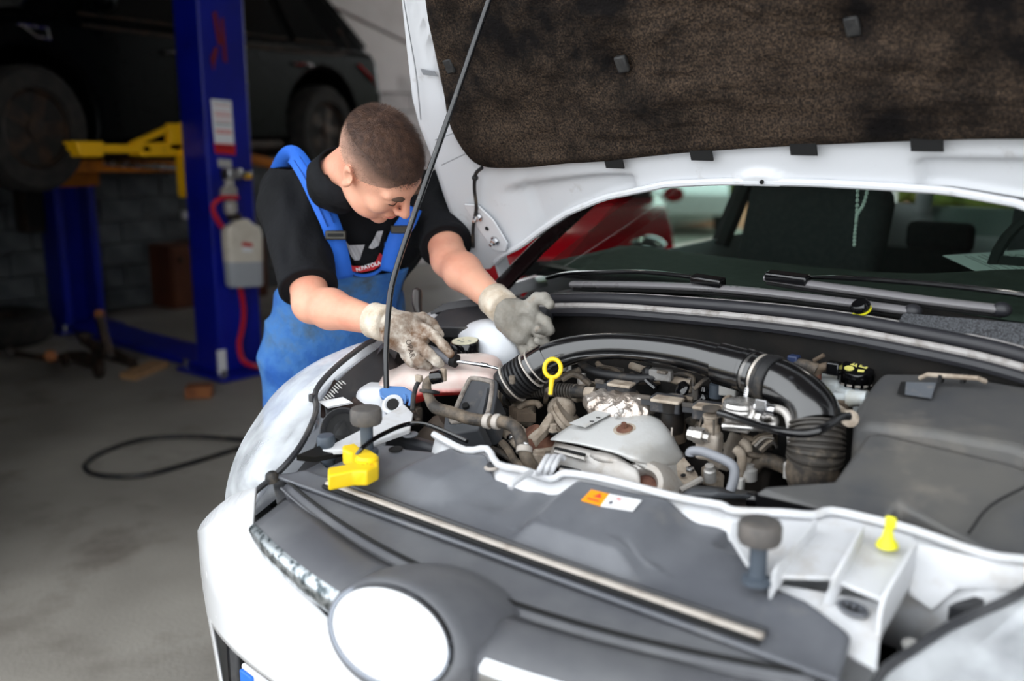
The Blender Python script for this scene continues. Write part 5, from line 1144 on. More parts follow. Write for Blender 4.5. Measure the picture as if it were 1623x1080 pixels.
def heat_shield():
    R = [[(938, 656, .018), (962, 655, .03), (990, 653, .034), (1018, 654, .032), (1042, 662, .022), (1056, 672, .005)],
         [(905, 674, .022), (945, 671, .034), (990, 670, .038), (1028, 670, .036), (1054, 679, .024), (1068, 692, -.005)],
         [(886, 686, .022), (935, 686, .034), (990, 688, .040), (1030, 690, .038), (1060, 698, .020), (1078, 711, -.015)],
         [(873, 696, .018), (918, 702, .030), (975, 714, .036), (1012, 722, .036), (1048, 716, .018), (1086, 724, -.025)],
         [(874, 699, .012), (918, 706, .024), (975, 720, .030), (1006, 733, .028), (1050, 738, .004), (1084, 735, -.035)]]
    G = [curve([E_(*p) for p in r], 5) for r in R]; G = [list(c) for c in zip(*[curve(list(c), 4) for c in zip(*G)])]
    s = cp('heat_shield', MB().grid(G), 'heat_shield', smooth=70, solid=.0025)
    # front skirt sloping round the outlet
    R = [[(1006, 733, .028), (1030, 736, .018), (1052, 739, .003), (1085, 734, -.035)], [(1010, 738, .02), (1040, 746, .008), (1062, 756, -.012), (1088, 752, -.045)], [(1040, 756, -.002), (1056, 768, -.012), (1070, 778, -.02), (1096, 768, -.05)]]
    obj('shield_skirt', MB().grid([curve([E_(*p) for p in r], 4) for r in R]), 'heat_shield', s, smooth=70, solid=.0025)
    # lower plate with two slots
    R = [[(880, 700, .008), (905, 706, .016), (950, 717, .022), (985, 728, .022), (1010, 742, .014)], [(871, 722, -.005), (905, 728, .002), (940, 736, .008), (980, 744, .012), (1014, 758, .004)], [(874, 740, -.03), (905, 750, -.02), (935, 758, -.014), (975, 768, -.01), (1014, 784, -.02)]]
    pl = obj('outlet_plate', MB().grid([list(c) for c in zip(*[curve(list(c), 3) for c in zip(*[curve([E_(*p) for p in r], 4) for r in R])])]), 'alloy', s, smooth=70, solid=.003)
    for a, b, h in (((880, 711), (927, 722), .017), ((888, 740), (920, 748), -.006)):
        obj('slot', MB().tube([E_(*a, h), E_(*b, h)], .0035, 6, spline=1), 'deep_black', pl); obj('slot_rim', MB().tube([E_(a[0], a[1]+5, h-.001), E_(b[0], b[1]+6, h-.001)], .004, 6, spline=1), 'alloy', pl)
    obj('outlet_dome', MB().sphere(E_(963, 728, .012), (.04, .016, .012)), 'alloy', pl)
    c = E_(1018, 770, -.008); ax = nrm((.1, -.75, .6))
    o = obj('exhaust_outlet', MB().lathe([(.058, -.03), (.050, -.004), (.040, .006), (.030, .004), (.024, -.006), (.024, -.03)], c, ax, 32), 'alloy', s)
    obj('outlet_core', MB().lathe([(.024, -.02), (.024, -.012), (.012, -.006)], c, ax, 20), 'rusty', o)
    b = E_(990, 681, .039); bo = obj('shield_bolt', MB().lathe([(.0155, 0), (.0155, .002), (.013, .004)], b, EN, 20), 'rusty', s); obj('bolt_head', MB().lathe([(.0055, .003), (.0055, .013), (.005, .014)], b, EN, 6), 'rusty', bo)
    obj('bolt_recess', MB().lathe([(.021, -.001), (.021, .0012), (.016, .0014)], b, EN, 24), 'dusty_cast', s)
    # strip with slots on the left, ear with bolt on the right
    obj('shield_strip', MB().prism([E_(903, 672, .040), E_(945, 652, .036), E_(968, 657, .040), E_(928, 678, .043)], EN*.002), 'heat_shield', s)
    for p in ((938, 668), (948, 662)): obj('strip_slot', MB().box(E_(*p, .045), (.008, .003, .001), rotm((0, 0, 1), .6)), 'deep_black', s)
    obj('shield_ear', MB().prism([E_(1072, 738, -.02), E_(1084, 726, -.02), E_(1105, 752, -.035), E_(1108, 762, -.04), E_(1085, 772, -.04), E_(1074, 758, -.03)], EN*.003), 'dusty_cast', s, bevel=.001)
    obj('ear_bolt', MB().lathe([(.008, 0), (.008, .005), (.004, .007)], E_(1094, 746, -.022), EN, 6), 'steel', s); obj('ear_hole', MB().lathe([(.005, 0), (.005, .001)], E_(1083, 754, -.024), EN, 10), 'deep_black', s)
    obj('ear_tube', MB().tube([E_(1078, 778, -.03), E_(1112, 760, -.03)], .006, 8), 'alloy', s)
    # crinkled foil hood behind
    def fn(P):
        d = ell(P, E_(958, 640, .025), (.045, .035, .028)); d = sm_min(d, ell(P, E_(1000, 644, .03), (.05, .033, .026)), .02)
        d = sm_min(d, ell(P, E_(980, 655, .025), (.06, .03, .018)), .02)
        d = d+.0035*np.sin(P[..., 0]*210+3*np.sin(P[..., 1]*90))*np.sin(P[..., 2]*60+P[..., 1]*120); return d
    c = E_(980, 645, .03); f = sdf_obj('foil_wrap', fn, c-V(.13, .09, .07), c+V(.13, .09, .07), .0045, 'foil', CAR, relax=1)
    for p in ((977, 659, .045), (985, 652, .055)): obj('foil_rivet', MB().sphere(E_(*p), .0055, 8, 6), 'alloy', f)
heat_shield()

def left_cluster():
    # finned bell of the thermostat housing
    b = cp('finned_housing', MB().sphere(E_(890, 650, .0), (.03, .03, .03)), 'dusty_cast')
    ax = nrm((.55, .35, .6)); o = E_(878, 662, .0)
    prof = []
    for k in range(4): r = .046-.006*k; prof += [(r, .013*k), (r, .013*k+.008), (r-.007, .013*k+.0085), (r-.008, .013*k+.0125)]
    m = MB().lathe(prof[::1], E_(905, 660, -.002), -ax, 26); obj('fin_stack', m, 'dusty_cast', b)
    cp('support_bracket', MB().prism([E_(838, 705, -.02), E_(856, 690, -.01), E_(868, 672, .0), E_(876, 665, .006), E_(880, 672, .004), E_(870, 690, -.005), E_(850, 712, -.02)], EN*.02), 'dusty_cast', bevel=.004)
    ecyl('bracket_bolt', 877, 684, .008, [(.010, 0), (.010, .004), (.007, .004), (.007, .014)], 'dusty_cast', n=6)
    ecyl('rust_pipe', 862, 715, -.05, [(.032, 0), (.032, .04), (.026, .05)], 'rusty', (-.3, -.5, .7))
    # dark intake duct with pale gasket frame
    fr = [(716, 672, 0.060), (722, 650, 0.070), (742, 606, 0.090), (752, 601, 0.094), (776, 606, 0.094), (781, 614, 0.092), (773, 660, 0.072), (764, 664, 0.068)]
    P = [E_(*p) for p in fr]; c = sum(P)/len(P)
    d = cp('intake_duct', MB().prism(P, (.01, .03, -.06)), 'duct_grey', bevel=.003)
    obj('duct_gasket', MB().tube([p+(c-p)*.03+V(0, 0, .002) for p in curve(P, 4, True)], .0048, 8, closed=True, spline=1), 'gasket_pale', d)
    obj('duct_outer', MB().tube([p+(p-c)*.07+V(0, .004, -.004) for p in curve(P, 4, True)], .006, 8, closed=True, spline=1), 'duct_grey', d)
    q = E_(738, 644, 0.078); obj('duct_button', MB().lathe([(.007, -.003), (.007, .004), (.005, .005)], q, nrm((.2, -.5, .8)), 14), 'deep_black', d)
    obj('duct_rib', MB().prism([E_(757, 655, 0.074), E_(772, 615, 0.094), E_(775, 617, 0.094), E_(766, 660, 0.072)], (0, -.004, .003)), 'duct_grey', d)
    fr2 = [(702, 684, 0.052), (706, 652, 0.064), (716, 672, 0.060), (764, 667, 0.068), (758, 682, 0.058), (715, 688, 0.050)]
    obj('duct_lower', MB().prism([E_(*p) for p in fr2], (.01, .02, -.05)), 'duct_grey', d, bevel=.003)
    # brown round filter behind the duct
    cp('brown_drum', MB().lathe([(.046, -.05), (.050, -.03), (.050, .03), (.044, .042), (.02, .046)], E_(682, 672, .02)+V(0, .03, -.05), nrm((.45, .45, .7)), 32), 'brown_plastic')
    cp('drum_clips', MB().box(E_(655, 640, .0), (.02, .03, .03)).box(E_(660, 660, -.01), (.02, .02, .04)).cyl(E_(652, 650, .01), E_(664, 668, .0), .006), 'dusty_plastic', bevel=.003)
    # coolant hose
    h = hs('coolant_hose', [(694, 600, 0.145), (680, 603, 0.140), (676, 614, 0.130), (680, 630, 0.120), (690, 646, 0.115), (715, 654, 0.110), (745, 664, 0.102), (775, 668, 0.096), (800, 670, 0.096), (816, 678, 0.094), (824, 692, 0.086), (829, 710, 0.074), (836, 728, 0.060), (845, 742, 0.040)], [.009]*2+[.0095]*2+[.012]*10, 'dusty_hose', n=12)
    ecyl('hose_flange', 681, 621, .125, [(.012, -.004), (.020, -.003), (.020, .003), (.012, .004)], 'dark_rubber', nrm((.1, -.3, -.9)), parent=h)
    for px, py, hh, d in ((773, 668, .096, (1, .15, 0)), (788, 669, .096, (1, .1, 0)), (831, 714, .072, (.3, -.5, -.7))):
        cp('hose_clamp', MB().lathe([(.0135, -.006), (.0145, -.005), (.0145, .005), (.0135, .006)], E_(px, py, hh), d, 18), 'strip_tan', h)
        cp('clamp_ear', MB().box(E_(px+2, py-8, hh+.008), (.010, .007, .012)), 'steel', h, bevel=.002)
    cp('connector_nut', MB().lathe([(.010, -.012), (.013, -.01), (.013, .01), (.010, .014)], E_(692, 598, .148), nrm((1, .4, .3)), 12), 'gloss_black', h); cp('spring_clip', MB().box(E_(703, 594, .152), (.012, .008, .026)).box(E_(664, 600, .146), (.016, .008, .014)), 'dusty_cast', h, bevel=.002)
    hs('thin_hose', [(668, 600, 0.145), (660, 612, 0.130), (655, 632, 0.115), (654, 650, 0.100)], .005, 'dark_rubber', n=8)
    hs('alternator_hose', [(755, 690, .0), (775, 682, .006), (800, 700, -.002), (815, 715, -.012), (835, 722, -.02)], .006, 'gloss_black', n=8)
    hs('alternator_hose', [(742, 712, -.005), (746, 698, .004), (760, 690, .006), (790, 705, -.005), (812, 728, -.02)], .008, 'dark_rubber', n=8)
    hs('corrugated_loom', [(795, 702, .008), (806, 715, .0), (815, 730, -.01), (830, 742, -.02)], .008, 'dusty_hose', n=8)
    hs('alternator_hose', [(752, 708, .0), (780, 712, -.005), (800, 722, -.012), (825, 738, -.022)], .0065, 'dusty_hose', n=8)
    ecyl('alternator', 762, 700, -.055, [(.045, -.02), (.05, 0), (.05, .03), (.04, .045), (.02, .05)], 'alloy', nrm((.3, -.5, .8)), 28)
    for k in range(9):
        a = k*.7; q = E_(762, 700, -.03); cp('alternator_fin', MB().box(q+V(.036*math.cos(a), .02*math.sin(a), .02+.02*math.sin(a)), (.006, .006, .03)), 'dusty_cast')
    ecyl('pulley', 818, 704, -.035, [(.034, 0), (.036, .004), (.030, .008), (.036, .013), (.030, .018), (.036, .022), (.030, .03), (.012, .032)], 'dusty_cast', nrm((-.2, -.6, .6)), 28)
    ecyl('pulley_bolt', 812, 697, -.01, [(.008, 0), (.008, .01), (.005, .012)], 'steel', nrm((-.2, -.6, .6)), 6)
    # vacuum pump with hooked pipe
    ebox('vacuum_pump', 828, 655, -.02, (.05, .045, .05), 'dusty_cast', .5, bevel=.008); hs('pump_pipe', [(822, 648, .016), (832, 640, .024), (850, 639, .024), (857, 646, .016)], .0065, 'dusty_hose')
    for k in range(5): ebox('pump_fin', 822+k*3, 652+k*2.5, .006, (.04, .003, .02), 'dirty_brown', .5, bevel=.001)
    # corrugated breather hoses
    cp('breather_hose', MB().corr([E_(806, 630, .03), E_(830, 622, .036), E_(868, 618, .04), E_(908, 620, .042), E_(914, 621, .042)], .0125, .0062, .0022, 16), 'ribbed_hose')
    hs('hose_cuff', [(908, 620, .043), (928, 622, .043)], .0135, 'dark_rubber'); hs('hose_spout', [(926, 622, .043), (942, 623, .042)], .0115, 'dusty_cast')
    cp('breather_hose', MB().corr([E_(800, 620, .03), E_(830, 610, .038), E_(862, 604, .044), E_(872, 606, .044)], .008, .0055, .0014, 14), 'dusty_hose')
    ecyl('elbow_fitting', 790, 630, .02, [(.015, -.02), (.016, .0), (.019, .002), (.019, .008), (.015, .01), (.014, .03)], 'dusty_cast', nrm((.7, .3, .1)), 18); ecyl('elbow_collar', 802, 632, .026, [(.0165, 0), (.0165, .008)], 'dark_rubber', nrm((.9, .2, .1)))
    cp('drain_hose', MB().corr([E_(806, 645, .0), E_(803, 656, -.015), E_(802, 668, -.03)], .008, .005, .0014, 12), 'dark_rubber')
    # air boot: big black bellows at the left end of the intake pipe
    P0, P1 = E_(790, 625, .05), E_(855, 578, .105); ax = P1-P0
    bt = cp('air_boot', MB().tube([E_(796, 622, .052), E_(802, 616, .058), E_(808, 610, .065), E_(820, 603, .075)], [.026, .036, .039, .038], 24), 'dark_rubber')
    obj('boot_bellows', MB().corr([E_(816, 605, .072), E_(828, 597, .083), E_(840, 589, .093)], .038, .0075, .0028, 28), 'dark_rubber', bt)
    obj('boot_collar', MB().tube([E_(840, 589, .093), E_(852, 581, .102)], .036, 28, spline=1), 'pipe_black', bt)
    for p, r in (((842, 588, .094), .0395), ((850, 582, .1), .0385), ((812, 608, .068), .043)): obj('boot_band', MB().lathe([(r-.002, -.002), (r, -.0015), (r, .0015), (r-.002, .002)], E_(*p), ax, 28), 'strip_tan', bt)
    obj('boot_rim', MB().tube([E_(775, 632, .035), E_(770, 620, .05), E_(785, 606, .065)], .007, 8), 'dusty_cast', bt)
    ecyl('boot_stub', 812, 608, .11, [(.006, 0), (.006, .015)], 'dusty_plastic', parent=bt)
    # dipstick ring
    c = E_(876, 584, .15); n = nrm((.45, -.75, .3)); F = frame(n, (1, .6, 0))
    d = cp('dipstick_ring', MB().tube([c+F@V(.0155*math.cos(t), .0175*math.sin(t), 0) for t in np.linspace(0, 2*PI, 28, endpoint=False)], .0042, 10, closed=True, spline=1), 'yellow')
    obj('dipstick_stem', MB().tube([c+F@V(0, -.018, 0), c+F@V(-.001, -.028, 0), c+F@V(-.002, -.05, 0)], [.006, .0045, .004], 8), 'yellow', d)
    obj('dipstick_sleeve', MB().tube([c+F@V(-.002, -.048, 0), E_(868, 618, .08), E_(864, 640, .0)], .005, 8), 'dusty_hose', d)
mat('duct_grey', (70, 72, 76), .45, rvar=.08, dirt=(120, 112, 104), dscale=20, dlo=.6, dhi=.85)
mat('gasket_pale', (150, 142, 134), .7, col2=(110, 102, 96), nscale=60)
mat('brown_plastic', (84, 72, 62), .7, col2=(66, 56, 48), nscale=12)
mat('ribbed_hose', (62, 58, 54), .5, dirt=(140, 128, 112), dscale=60, dlo=.55, dhi=.85)
left_cluster()

def intake():
    p = [(848, 582, .10), (880, 564, .118), (920, 553, .125), (975, 549, .125), (1040, 554, .122), (1100, 564, .118), (1145, 576, .114)]
    a = cp('intake_pipe', MB().tube([E_(*q) for q in p], [.033, .030, .0275, .0265, .028, .031, .034], 28), 'pipe_black')
    obj('pipe_collar', MB().tube([E_(848, 582, .101), E_(868, 570, .113)], .0345, 28, spline=1), 'pipe_black', a)
    obj('pipe_collar', MB().tube([E_(1142, 577, .114), E_(1182, 588, .112)], .0395, 28, spline=1), 'pipe_black', a)
    obj('pipe_seam', MB().tube([E_(q[0], q[1], q[2])+V(.010, -.025, -.011) for q in p[1:]], .0018, 6), 'pipe_black', a)
    ax = E_(1215, 600, .11)-E_(1182, 588, .112)
    for k, (px, py, r0, m, w) in enumerate(((1186, 589, .041, 'pipe_black', .008), (1193, 592, .0375, 'steel_band', .008), (1201, 595, .042, 'pipe_black', .006), (1206, 596, .0405, 'band_pale', .011), (1214, 600, .0435, 'dark_rubber', .005), (1224, 604, .046, 'dark_rubber', .009))):
        obj(['joint_ring', 'joint_band', 'joint_ring', 'hose_clamp', 'joint_ring', 'joint_ring'][k], MB().lathe([(r0-.002, -w), (r0, -w*.8), (r0, w*.8), (r0-.002, w)], E_(px, py, .111), ax, 30), m, a)
    q = E_(1192, 612, .095)+V(.004, -.03, -.02); obj('clamp_screw', MB().lathe([(.006, -.01), (.008, -.008), (.008, .004), (.004, .006)], q, (.2, -.8, .4), 12), 'steel', a)
    obj('clamp_spring', MB().corr([q+V(0, .008, .03), q+V(0, .004, .015), q+V(0, 0, .004)], .0045, .0035, .0012, 8), 'steel', a)
    e = [(1218, 602, .110), (1245, 612, .108), (1272, 630, .102), (1290, 652, .092), (1294, 672, .078)]
    b = cp('intake_elbow', MB().tube([E_(*q) for q in e], [.043, .0425, .042, .042, .042], 30), 'pipe_black')
    obj('elbow_bellows', MB().corr([E_(1294, 672, .078), E_(1294, 695, .06), E_(1293, 715, .042), E_(1291, 730, .025)], .0445, .0068, .0026, 30), 'ribbed_hose', b)
    obj('elbow_foot', MB().tube([E_(1291, 728, .03), E_(1288, 748, .005), E_(1286, 762, -.02)], [.043, .045, .04], 28), 'dusty_hose', b)
    obj('moulding_dot', MB().lathe([(.004, 0), (.004, .002)], E_(1254, 600, .155), (0, -.2, 1), 10), 'black_plastic', b)
    m = MB().box(E_(1280, 752, .0), (.08, .02, .03))
    for k in range(4): m.box(E_(1262+k*12, 748, .012), (.006, .03, .03), rotm((1, 0, 0), .4))
    cp('throttle_housing', m, 'alloy', bevel=.003); cp('loom_stub', MB().corr([E_(1258, 735, .01), E_(1256, 750, -.005)], .011, .006, .0015, 12), 'dusty_hose')
    # vacuum hose crossing in front of the bellows
    hs('vacuum_hose', [(1140, 655, 0.095), (1165, 662, 0.100), (1200, 674, 0.110), (1240, 684, 0.125), (1275, 688, 0.135), (1300, 682, 0.140), (1320, 670, 0.138), (1334, 661, 0.135), (1346, 660, 0.130)], .0068, 'gloss_black', n=12)
    ecyl('hose_grommet', 1346, 664, .11, [(.010, -.004), (.014, .0), (.014, .006), (.008, .008)], 'dusty_cast', nrm((.5, -.7, .3)))
    cp('bracket_arm', MB().prism([E_(1326, 638, .08), E_(1340, 648, .08), E_(1352, 664, .075), E_(1340, 670, .07), E_(1328, 656, .075)], (.0, .02, -.01)), 'dusty_cast', bevel=.003)
mat('steel_band', (120, 118, 116), .35, metal=.8, rvar=.1)
mat('band_pale', (196, 188, 178), .4, metal=.5, rvar=.1)
intake()

def centre_cluster():
    # ignition coils with plugs
    for px, py, w in ((985, 615, .05), (1058, 640, .058), (1124, 652, .055)):
        b = ebox('ignition_coil', px, py, .05, (w, .034, .03), 'coil_grey', .2); obj('coil_lid', MB().box(E_(px, py-6, .067), (w*.96, .036, .006), rotm((0, 0, 1), .2)), 'dusty_cast', b, bevel=.002)
        obj('coil_socket', MB().box(E_(px-30, py-4, .054), (.026, .016, .014), rotm((0, 0, 1), .2)), 'black_plastic', b, bevel=.002); obj('coil_clip', MB().box(E_(px-34, py-10, .064), (.02, .008, .008), rotm((0, 0, 1), .2)), 'dusty_plastic', b, bevel=.001)
        cp('coil_boot', MB().cyl(E_(px, py+10, .02), E_(px, py+22, -.03), .014), 'black_plastic', b)
    ebox('coil_side', 1067, 652, .01, (.04, .03, .03), 'coil_grey', .2)
    ecyl('oil_filler', 1066, 668, .012, [(.022, -.02), (.023, .02), (.026, .022), (.026, .046), (.023, .048), (.020, .040)], 'oil_filler', n=26)
    ecyl('filler_neck', 1066, 690, -.02, [(.026, -.01), (.024, .03)], 'dirty_brown', n=26)
    for a in (-.018, .012): cp('filler_clip', MB().tube([E_(1066, 672, .02)+V(a, -.022, 0), E_(1066, 694, -.01)+V(a*1.1, -.026, 0), E_(1066, 700, -.02)+V(a, -.02, 0)], .002, 6), 'strip_tan')
    # looms
    hs('wiring_loom', [(912, 574, .07), (920, 572, .078), (925, 580, .076), (945, 590, .072), (975, 596, .07), (1010, 600, .066), (1040, 598, .066)], .0085, 'dark_rubber')
    hs('wiring_loom', [(1000, 612, .058), (1018, 598, .066), (1022, 588, .07), (1030, 585, .07)], .006, 'dark_rubber', n=8)
    hs('wiring_loom', [(1016, 594, .068), (1028, 606, .062), (1040, 616, .056)], .006, 'gloss_black', n=8)
    hs('wiring_loom', [(890, 602, .056), (905, 594, .062), (918, 596, .058), (930, 605, .05), (938, 612, .046)], .007, 'dusty_hose', n=8)
    hs('dipstick_tube', [(876, 604, .05), (895, 596, .06), (920, 586, .066)], .0065, 'dusty_hose', n=8)
    for s in (((945, 585, .06), (965, 583, .064), (985, 592, .06)), ((1060, 596, .062), (1080, 592, .066), (1098, 598, .06), (1098, 612, .045)), ((1100, 618, .05), (1115, 604, .062), (1135, 594, .07), (1145, 592, .07))): hs('wire_bundle', list(s), .0045, 'dusty_hose', n=8)
    hs('rail_pipe', [(1000, 580, .05), (1060, 600, .05), (1095, 608, .046)], .008, 'dusty_cast', n=10)
    m = ebox('sensor_plug', 1048, 594, .07, (.045, .022, .022), 'plug_grey2', .25); obj('plug_ring', MB().lathe([(.014, -.004), (.014, .004)], E_(1028, 590, .07), (1, .3, 0), 18), 'dark_rubber', m); obj('plug_lock', MB().box(E_(1050, 590, .082), (.02, .01, .006)), 'dusty_plastic', m, bevel=.001)
    ecyl('black_disc', 1083, 618, .04, [(.016, 0), (.016, .006), (.012, .008)], 'gloss_black', nrm((-.3, -.8, .5)), 24)
    for px, py in ((893, 580), (903, 590)): ecyl('pale_clip', px, py, .06, [(.008, -.01), (.008, .002), (.004, .004), (.004, .014)], 'label_grey', n=10)
    ebox('open_plug', 1150, 598, .07, (.022, .022, .02), 'gloss_black', .4); ebox('plug_red', 1146, 606, .062, (.008, .006, .006), 'red_ink', .4, bevel=.001)
    ecyl('grey_sensor', 1135, 622, .03, [(.014, -.01), (.013, .016), (.010, .018), (.010, .022), (.013, .024), (.013, .034)], 'plug_grey', n=16); ebox('pale_connector', 1155, 616, .04, (.035, .02, .028), 'label_grey', .2)
    ecyl('black_stub', 1116, 630, .02, [(.012, -.01), (.012, 0), (.006, .008), (.009, .014), (.006, .022)], 'gloss_black', n=14)
    hs('coil_spring', [(1060, 628, .05), (1078, 630, .048), (1098, 634, .044)], .005, 'dusty_hose', n=8)
    # fuel pump: domed silver cap on a square body
    f = ecyl('pump_cap', 1174, 640, .10, [(.031, -.024), (.0315, -.016), (.030, -.014), (.0315, -.010), (.030, -.006), (.0315, -.002), (.029, .004), (.020, .006), (.004, .005)], 'alloy_bright', n=32)
    ebox('pump_body', 1172, 662, .045, (.045, .04, .045), 'alloy', .2, parent=f); ebox('pump_bracket', 1152, 650, .05, (.012, .03, .05), 'dusty_cast', .2, parent=f)
    # high-pressure pipes and unions
    for px, py, ax in ((1190, 658, (1, -.2, 0)), (1106, 690, (1, .0, 0))):
        ecyl('pipe_union', px, py, .085 if px > 1150 else .035, [(.011, -.018), (.013, -.016), (.013, -.004), (.016, -.003), (.016, .014), (.010, .015), (.009, .024)], 'alloy_bright', nrm(ax), 6 if px > 1150 else 8)
    hs('fuel_pipe', [(1205, 660, 0.087), (1222, 660, 0.085), (1229, 668, 0.079), (1222, 676, 0.075), (1190, 678, 0.071), (1160, 676, 0.067), (1146, 676, 0.065)], .0065, 'alloy_bright', n=12)
    hs('fuel_pipe', [(1210, 648, 0.100), (1232, 648, 0.101), (1246, 656, 0.097), (1252, 672, 0.085), (1254, 700, 0.055)], .007, 'alloy', n=12)
    ecyl('pipe_nut', 1212, 648, .10, [(.012, -.016), (.013, -.014), (.013, .004), (.010, .006), (.010, .02)], 'steel', (1, 0, 0), 12); cp('pipe_clip', MB().box(E_(1206, 643, .111), (.02, .004, .02)), 'steel', bevel=.001)
    # sensor block and cast bracket
    v = ecyl('valve_sensor', 1127, 676, .04, [(.016, -.03), (.017, -.012), (.0165, .0), (.013, .004), (.013, .016), (.015, .018), (.015, .022)], 'dusty_cast', n=20)
    cp('sensor_cap', MB().lathe([(.017, 0), (.017, .003), (.01, .005)], E_(1128, 649, .08), (0, -.1, 1), 20), 'dusty_plastic', v)
    for a in (-.012, .012): cp('sensor_wire', MB().tube([E_(1127, 662, .065)+V(a, -.012, 0), E_(1127, 676, .045)+V(a*1.2, -.016, 0), E_(1127, 688, .03)+V(a, -.012, 0)], .0018, 6), 'dusty_plastic', v)
    ebox('valve_block', 1124, 706, .01, (.042, .036, .05), 'cast_pale', .15, bevel=.006); cp('cast_web', MB().prism([E_(1108, 722, -.04), E_(1124, 712, -.02), E_(1150, 700, -.01), E_(1156, 684, .005), E_(1162, 684, .005), E_(1148, 728, -.035), E_(1138, 744, -.05)], (.01, .02, -.01)), 'cast_pale', bevel=.004)
    cp('cast_web', MB().prism([E_(1110, 740, -.05), E_(1118, 736, -.04), E_(1136, 748, -.05), E_(1134, 774, -.075), E_(1110, 768, -.075)], (.008, .02, -.01)), 'dusty_cast', bevel=.004)
    hs('return_pipe', [(1094, 722, 0.035), (1096, 716, 0.042), (1112, 716, 0.046), (1135, 724, 0.042), (1156, 734, 0.036), (1164, 745, 0.026), (1163, 762, 0.010), (1158, 778, -0.005)], .0085, 'grey_pipe', n=12)
    # crimped pale tubes behind
    for k, (px, py) in enumerate(((1176, 700), (1166, 712))): hs('heater_tube', [(px, py, .0), (px+8, py+8, -.006), (px+10, py+22, -.02), (px+6, py+40, -.045)], .009, 'dusty_cast', n=10)
    for k in range(6): hs('thin_wire', [(1188+k*4, 702+k*3, -.005), (1200+k*5, 692+k*2, .004), (1222+k*2, 686+k*5, .0)], .0028, random.choice(['dusty_cast', 'dusty_hose', 'strip_tan']), n=6)
    ebox('loom_box', 1198, 714, -.03, (.035, .03, .05), 'dusty_plastic', .3)
    hs('dark_hose', [(1190, 745, -.05), (1210, 730, -.03), (1240, 738, -.035), (1262, 752, -.05)], .014, 'dusty_hose'); ecyl('filter_stub', 1186, 760, -.06, [(.016, 0), (.016, .02), (.010, .024), (.010, .03)], 'alloy', n=16); ebox('clip_box', 1170, 770, -.06, (.02, .02, .03), 'label_grey', .2)
    # duct in front of the fan
    R = [[(1078, 786, -.015), (1130, 790, -.012), (1186, 792, -.012)], [(1090, 776, -.01), (1130, 780, -.004), (1190, 786, -.004)], [(1105, 770, -.03), (1140, 772, -.025), (1185, 778, -.02)]]
    cp('fan_duct', MB().grid([curve([E_(*p) for p in r], 5) for r in R]), 'duct_grey', smooth=70, solid=.004)
    hs('splash_pipe', [(1185, 792, -.02), (1240, 797, -.02), (1300, 812, -.02)], .014, 'gloss_black')
    # white three-finger clip by the cover edge
    for k in range(3):
        x = 850+k*10
        cp('rail_finger', MB().tube([atz(x+2, 752, .86), atz(x+8, 740, .878), atz(x+18, 724, .885), atz(x+24, 728, .878)], .0045, 8), 'white_plastic')
    cp('rail_finger', MB().tube([atz(842, 748, .865), atz(825, 758, .868), atz(812, 768, .864), atz(809, 774, .86)], .005, 8), 'white_plastic')
mat('coil_grey', (52, 53, 57), .5, dirt=(128, 118, 108), dscale=30, dlo=.52, dhi=.8)
mat('oil_filler', (16, 15, 15), .35, col2=(40, 33, 28), nscale=30)
mat('plug_grey2', (120, 118, 116), .5, dirt=(90, 82, 74), dscale=40)
mat('alloy_bright', (206, 204, 202), .28, metal=.85, col2=(170, 164, 158), nscale=20, rvar=.08)
mat('cast_pale', (176, 166, 156), .7, metal=.15, col2=(148, 136, 122), nscale=24)
mat('grey_pipe', (136, 138, 144), .4, rvar=.06)
centre_cluster()

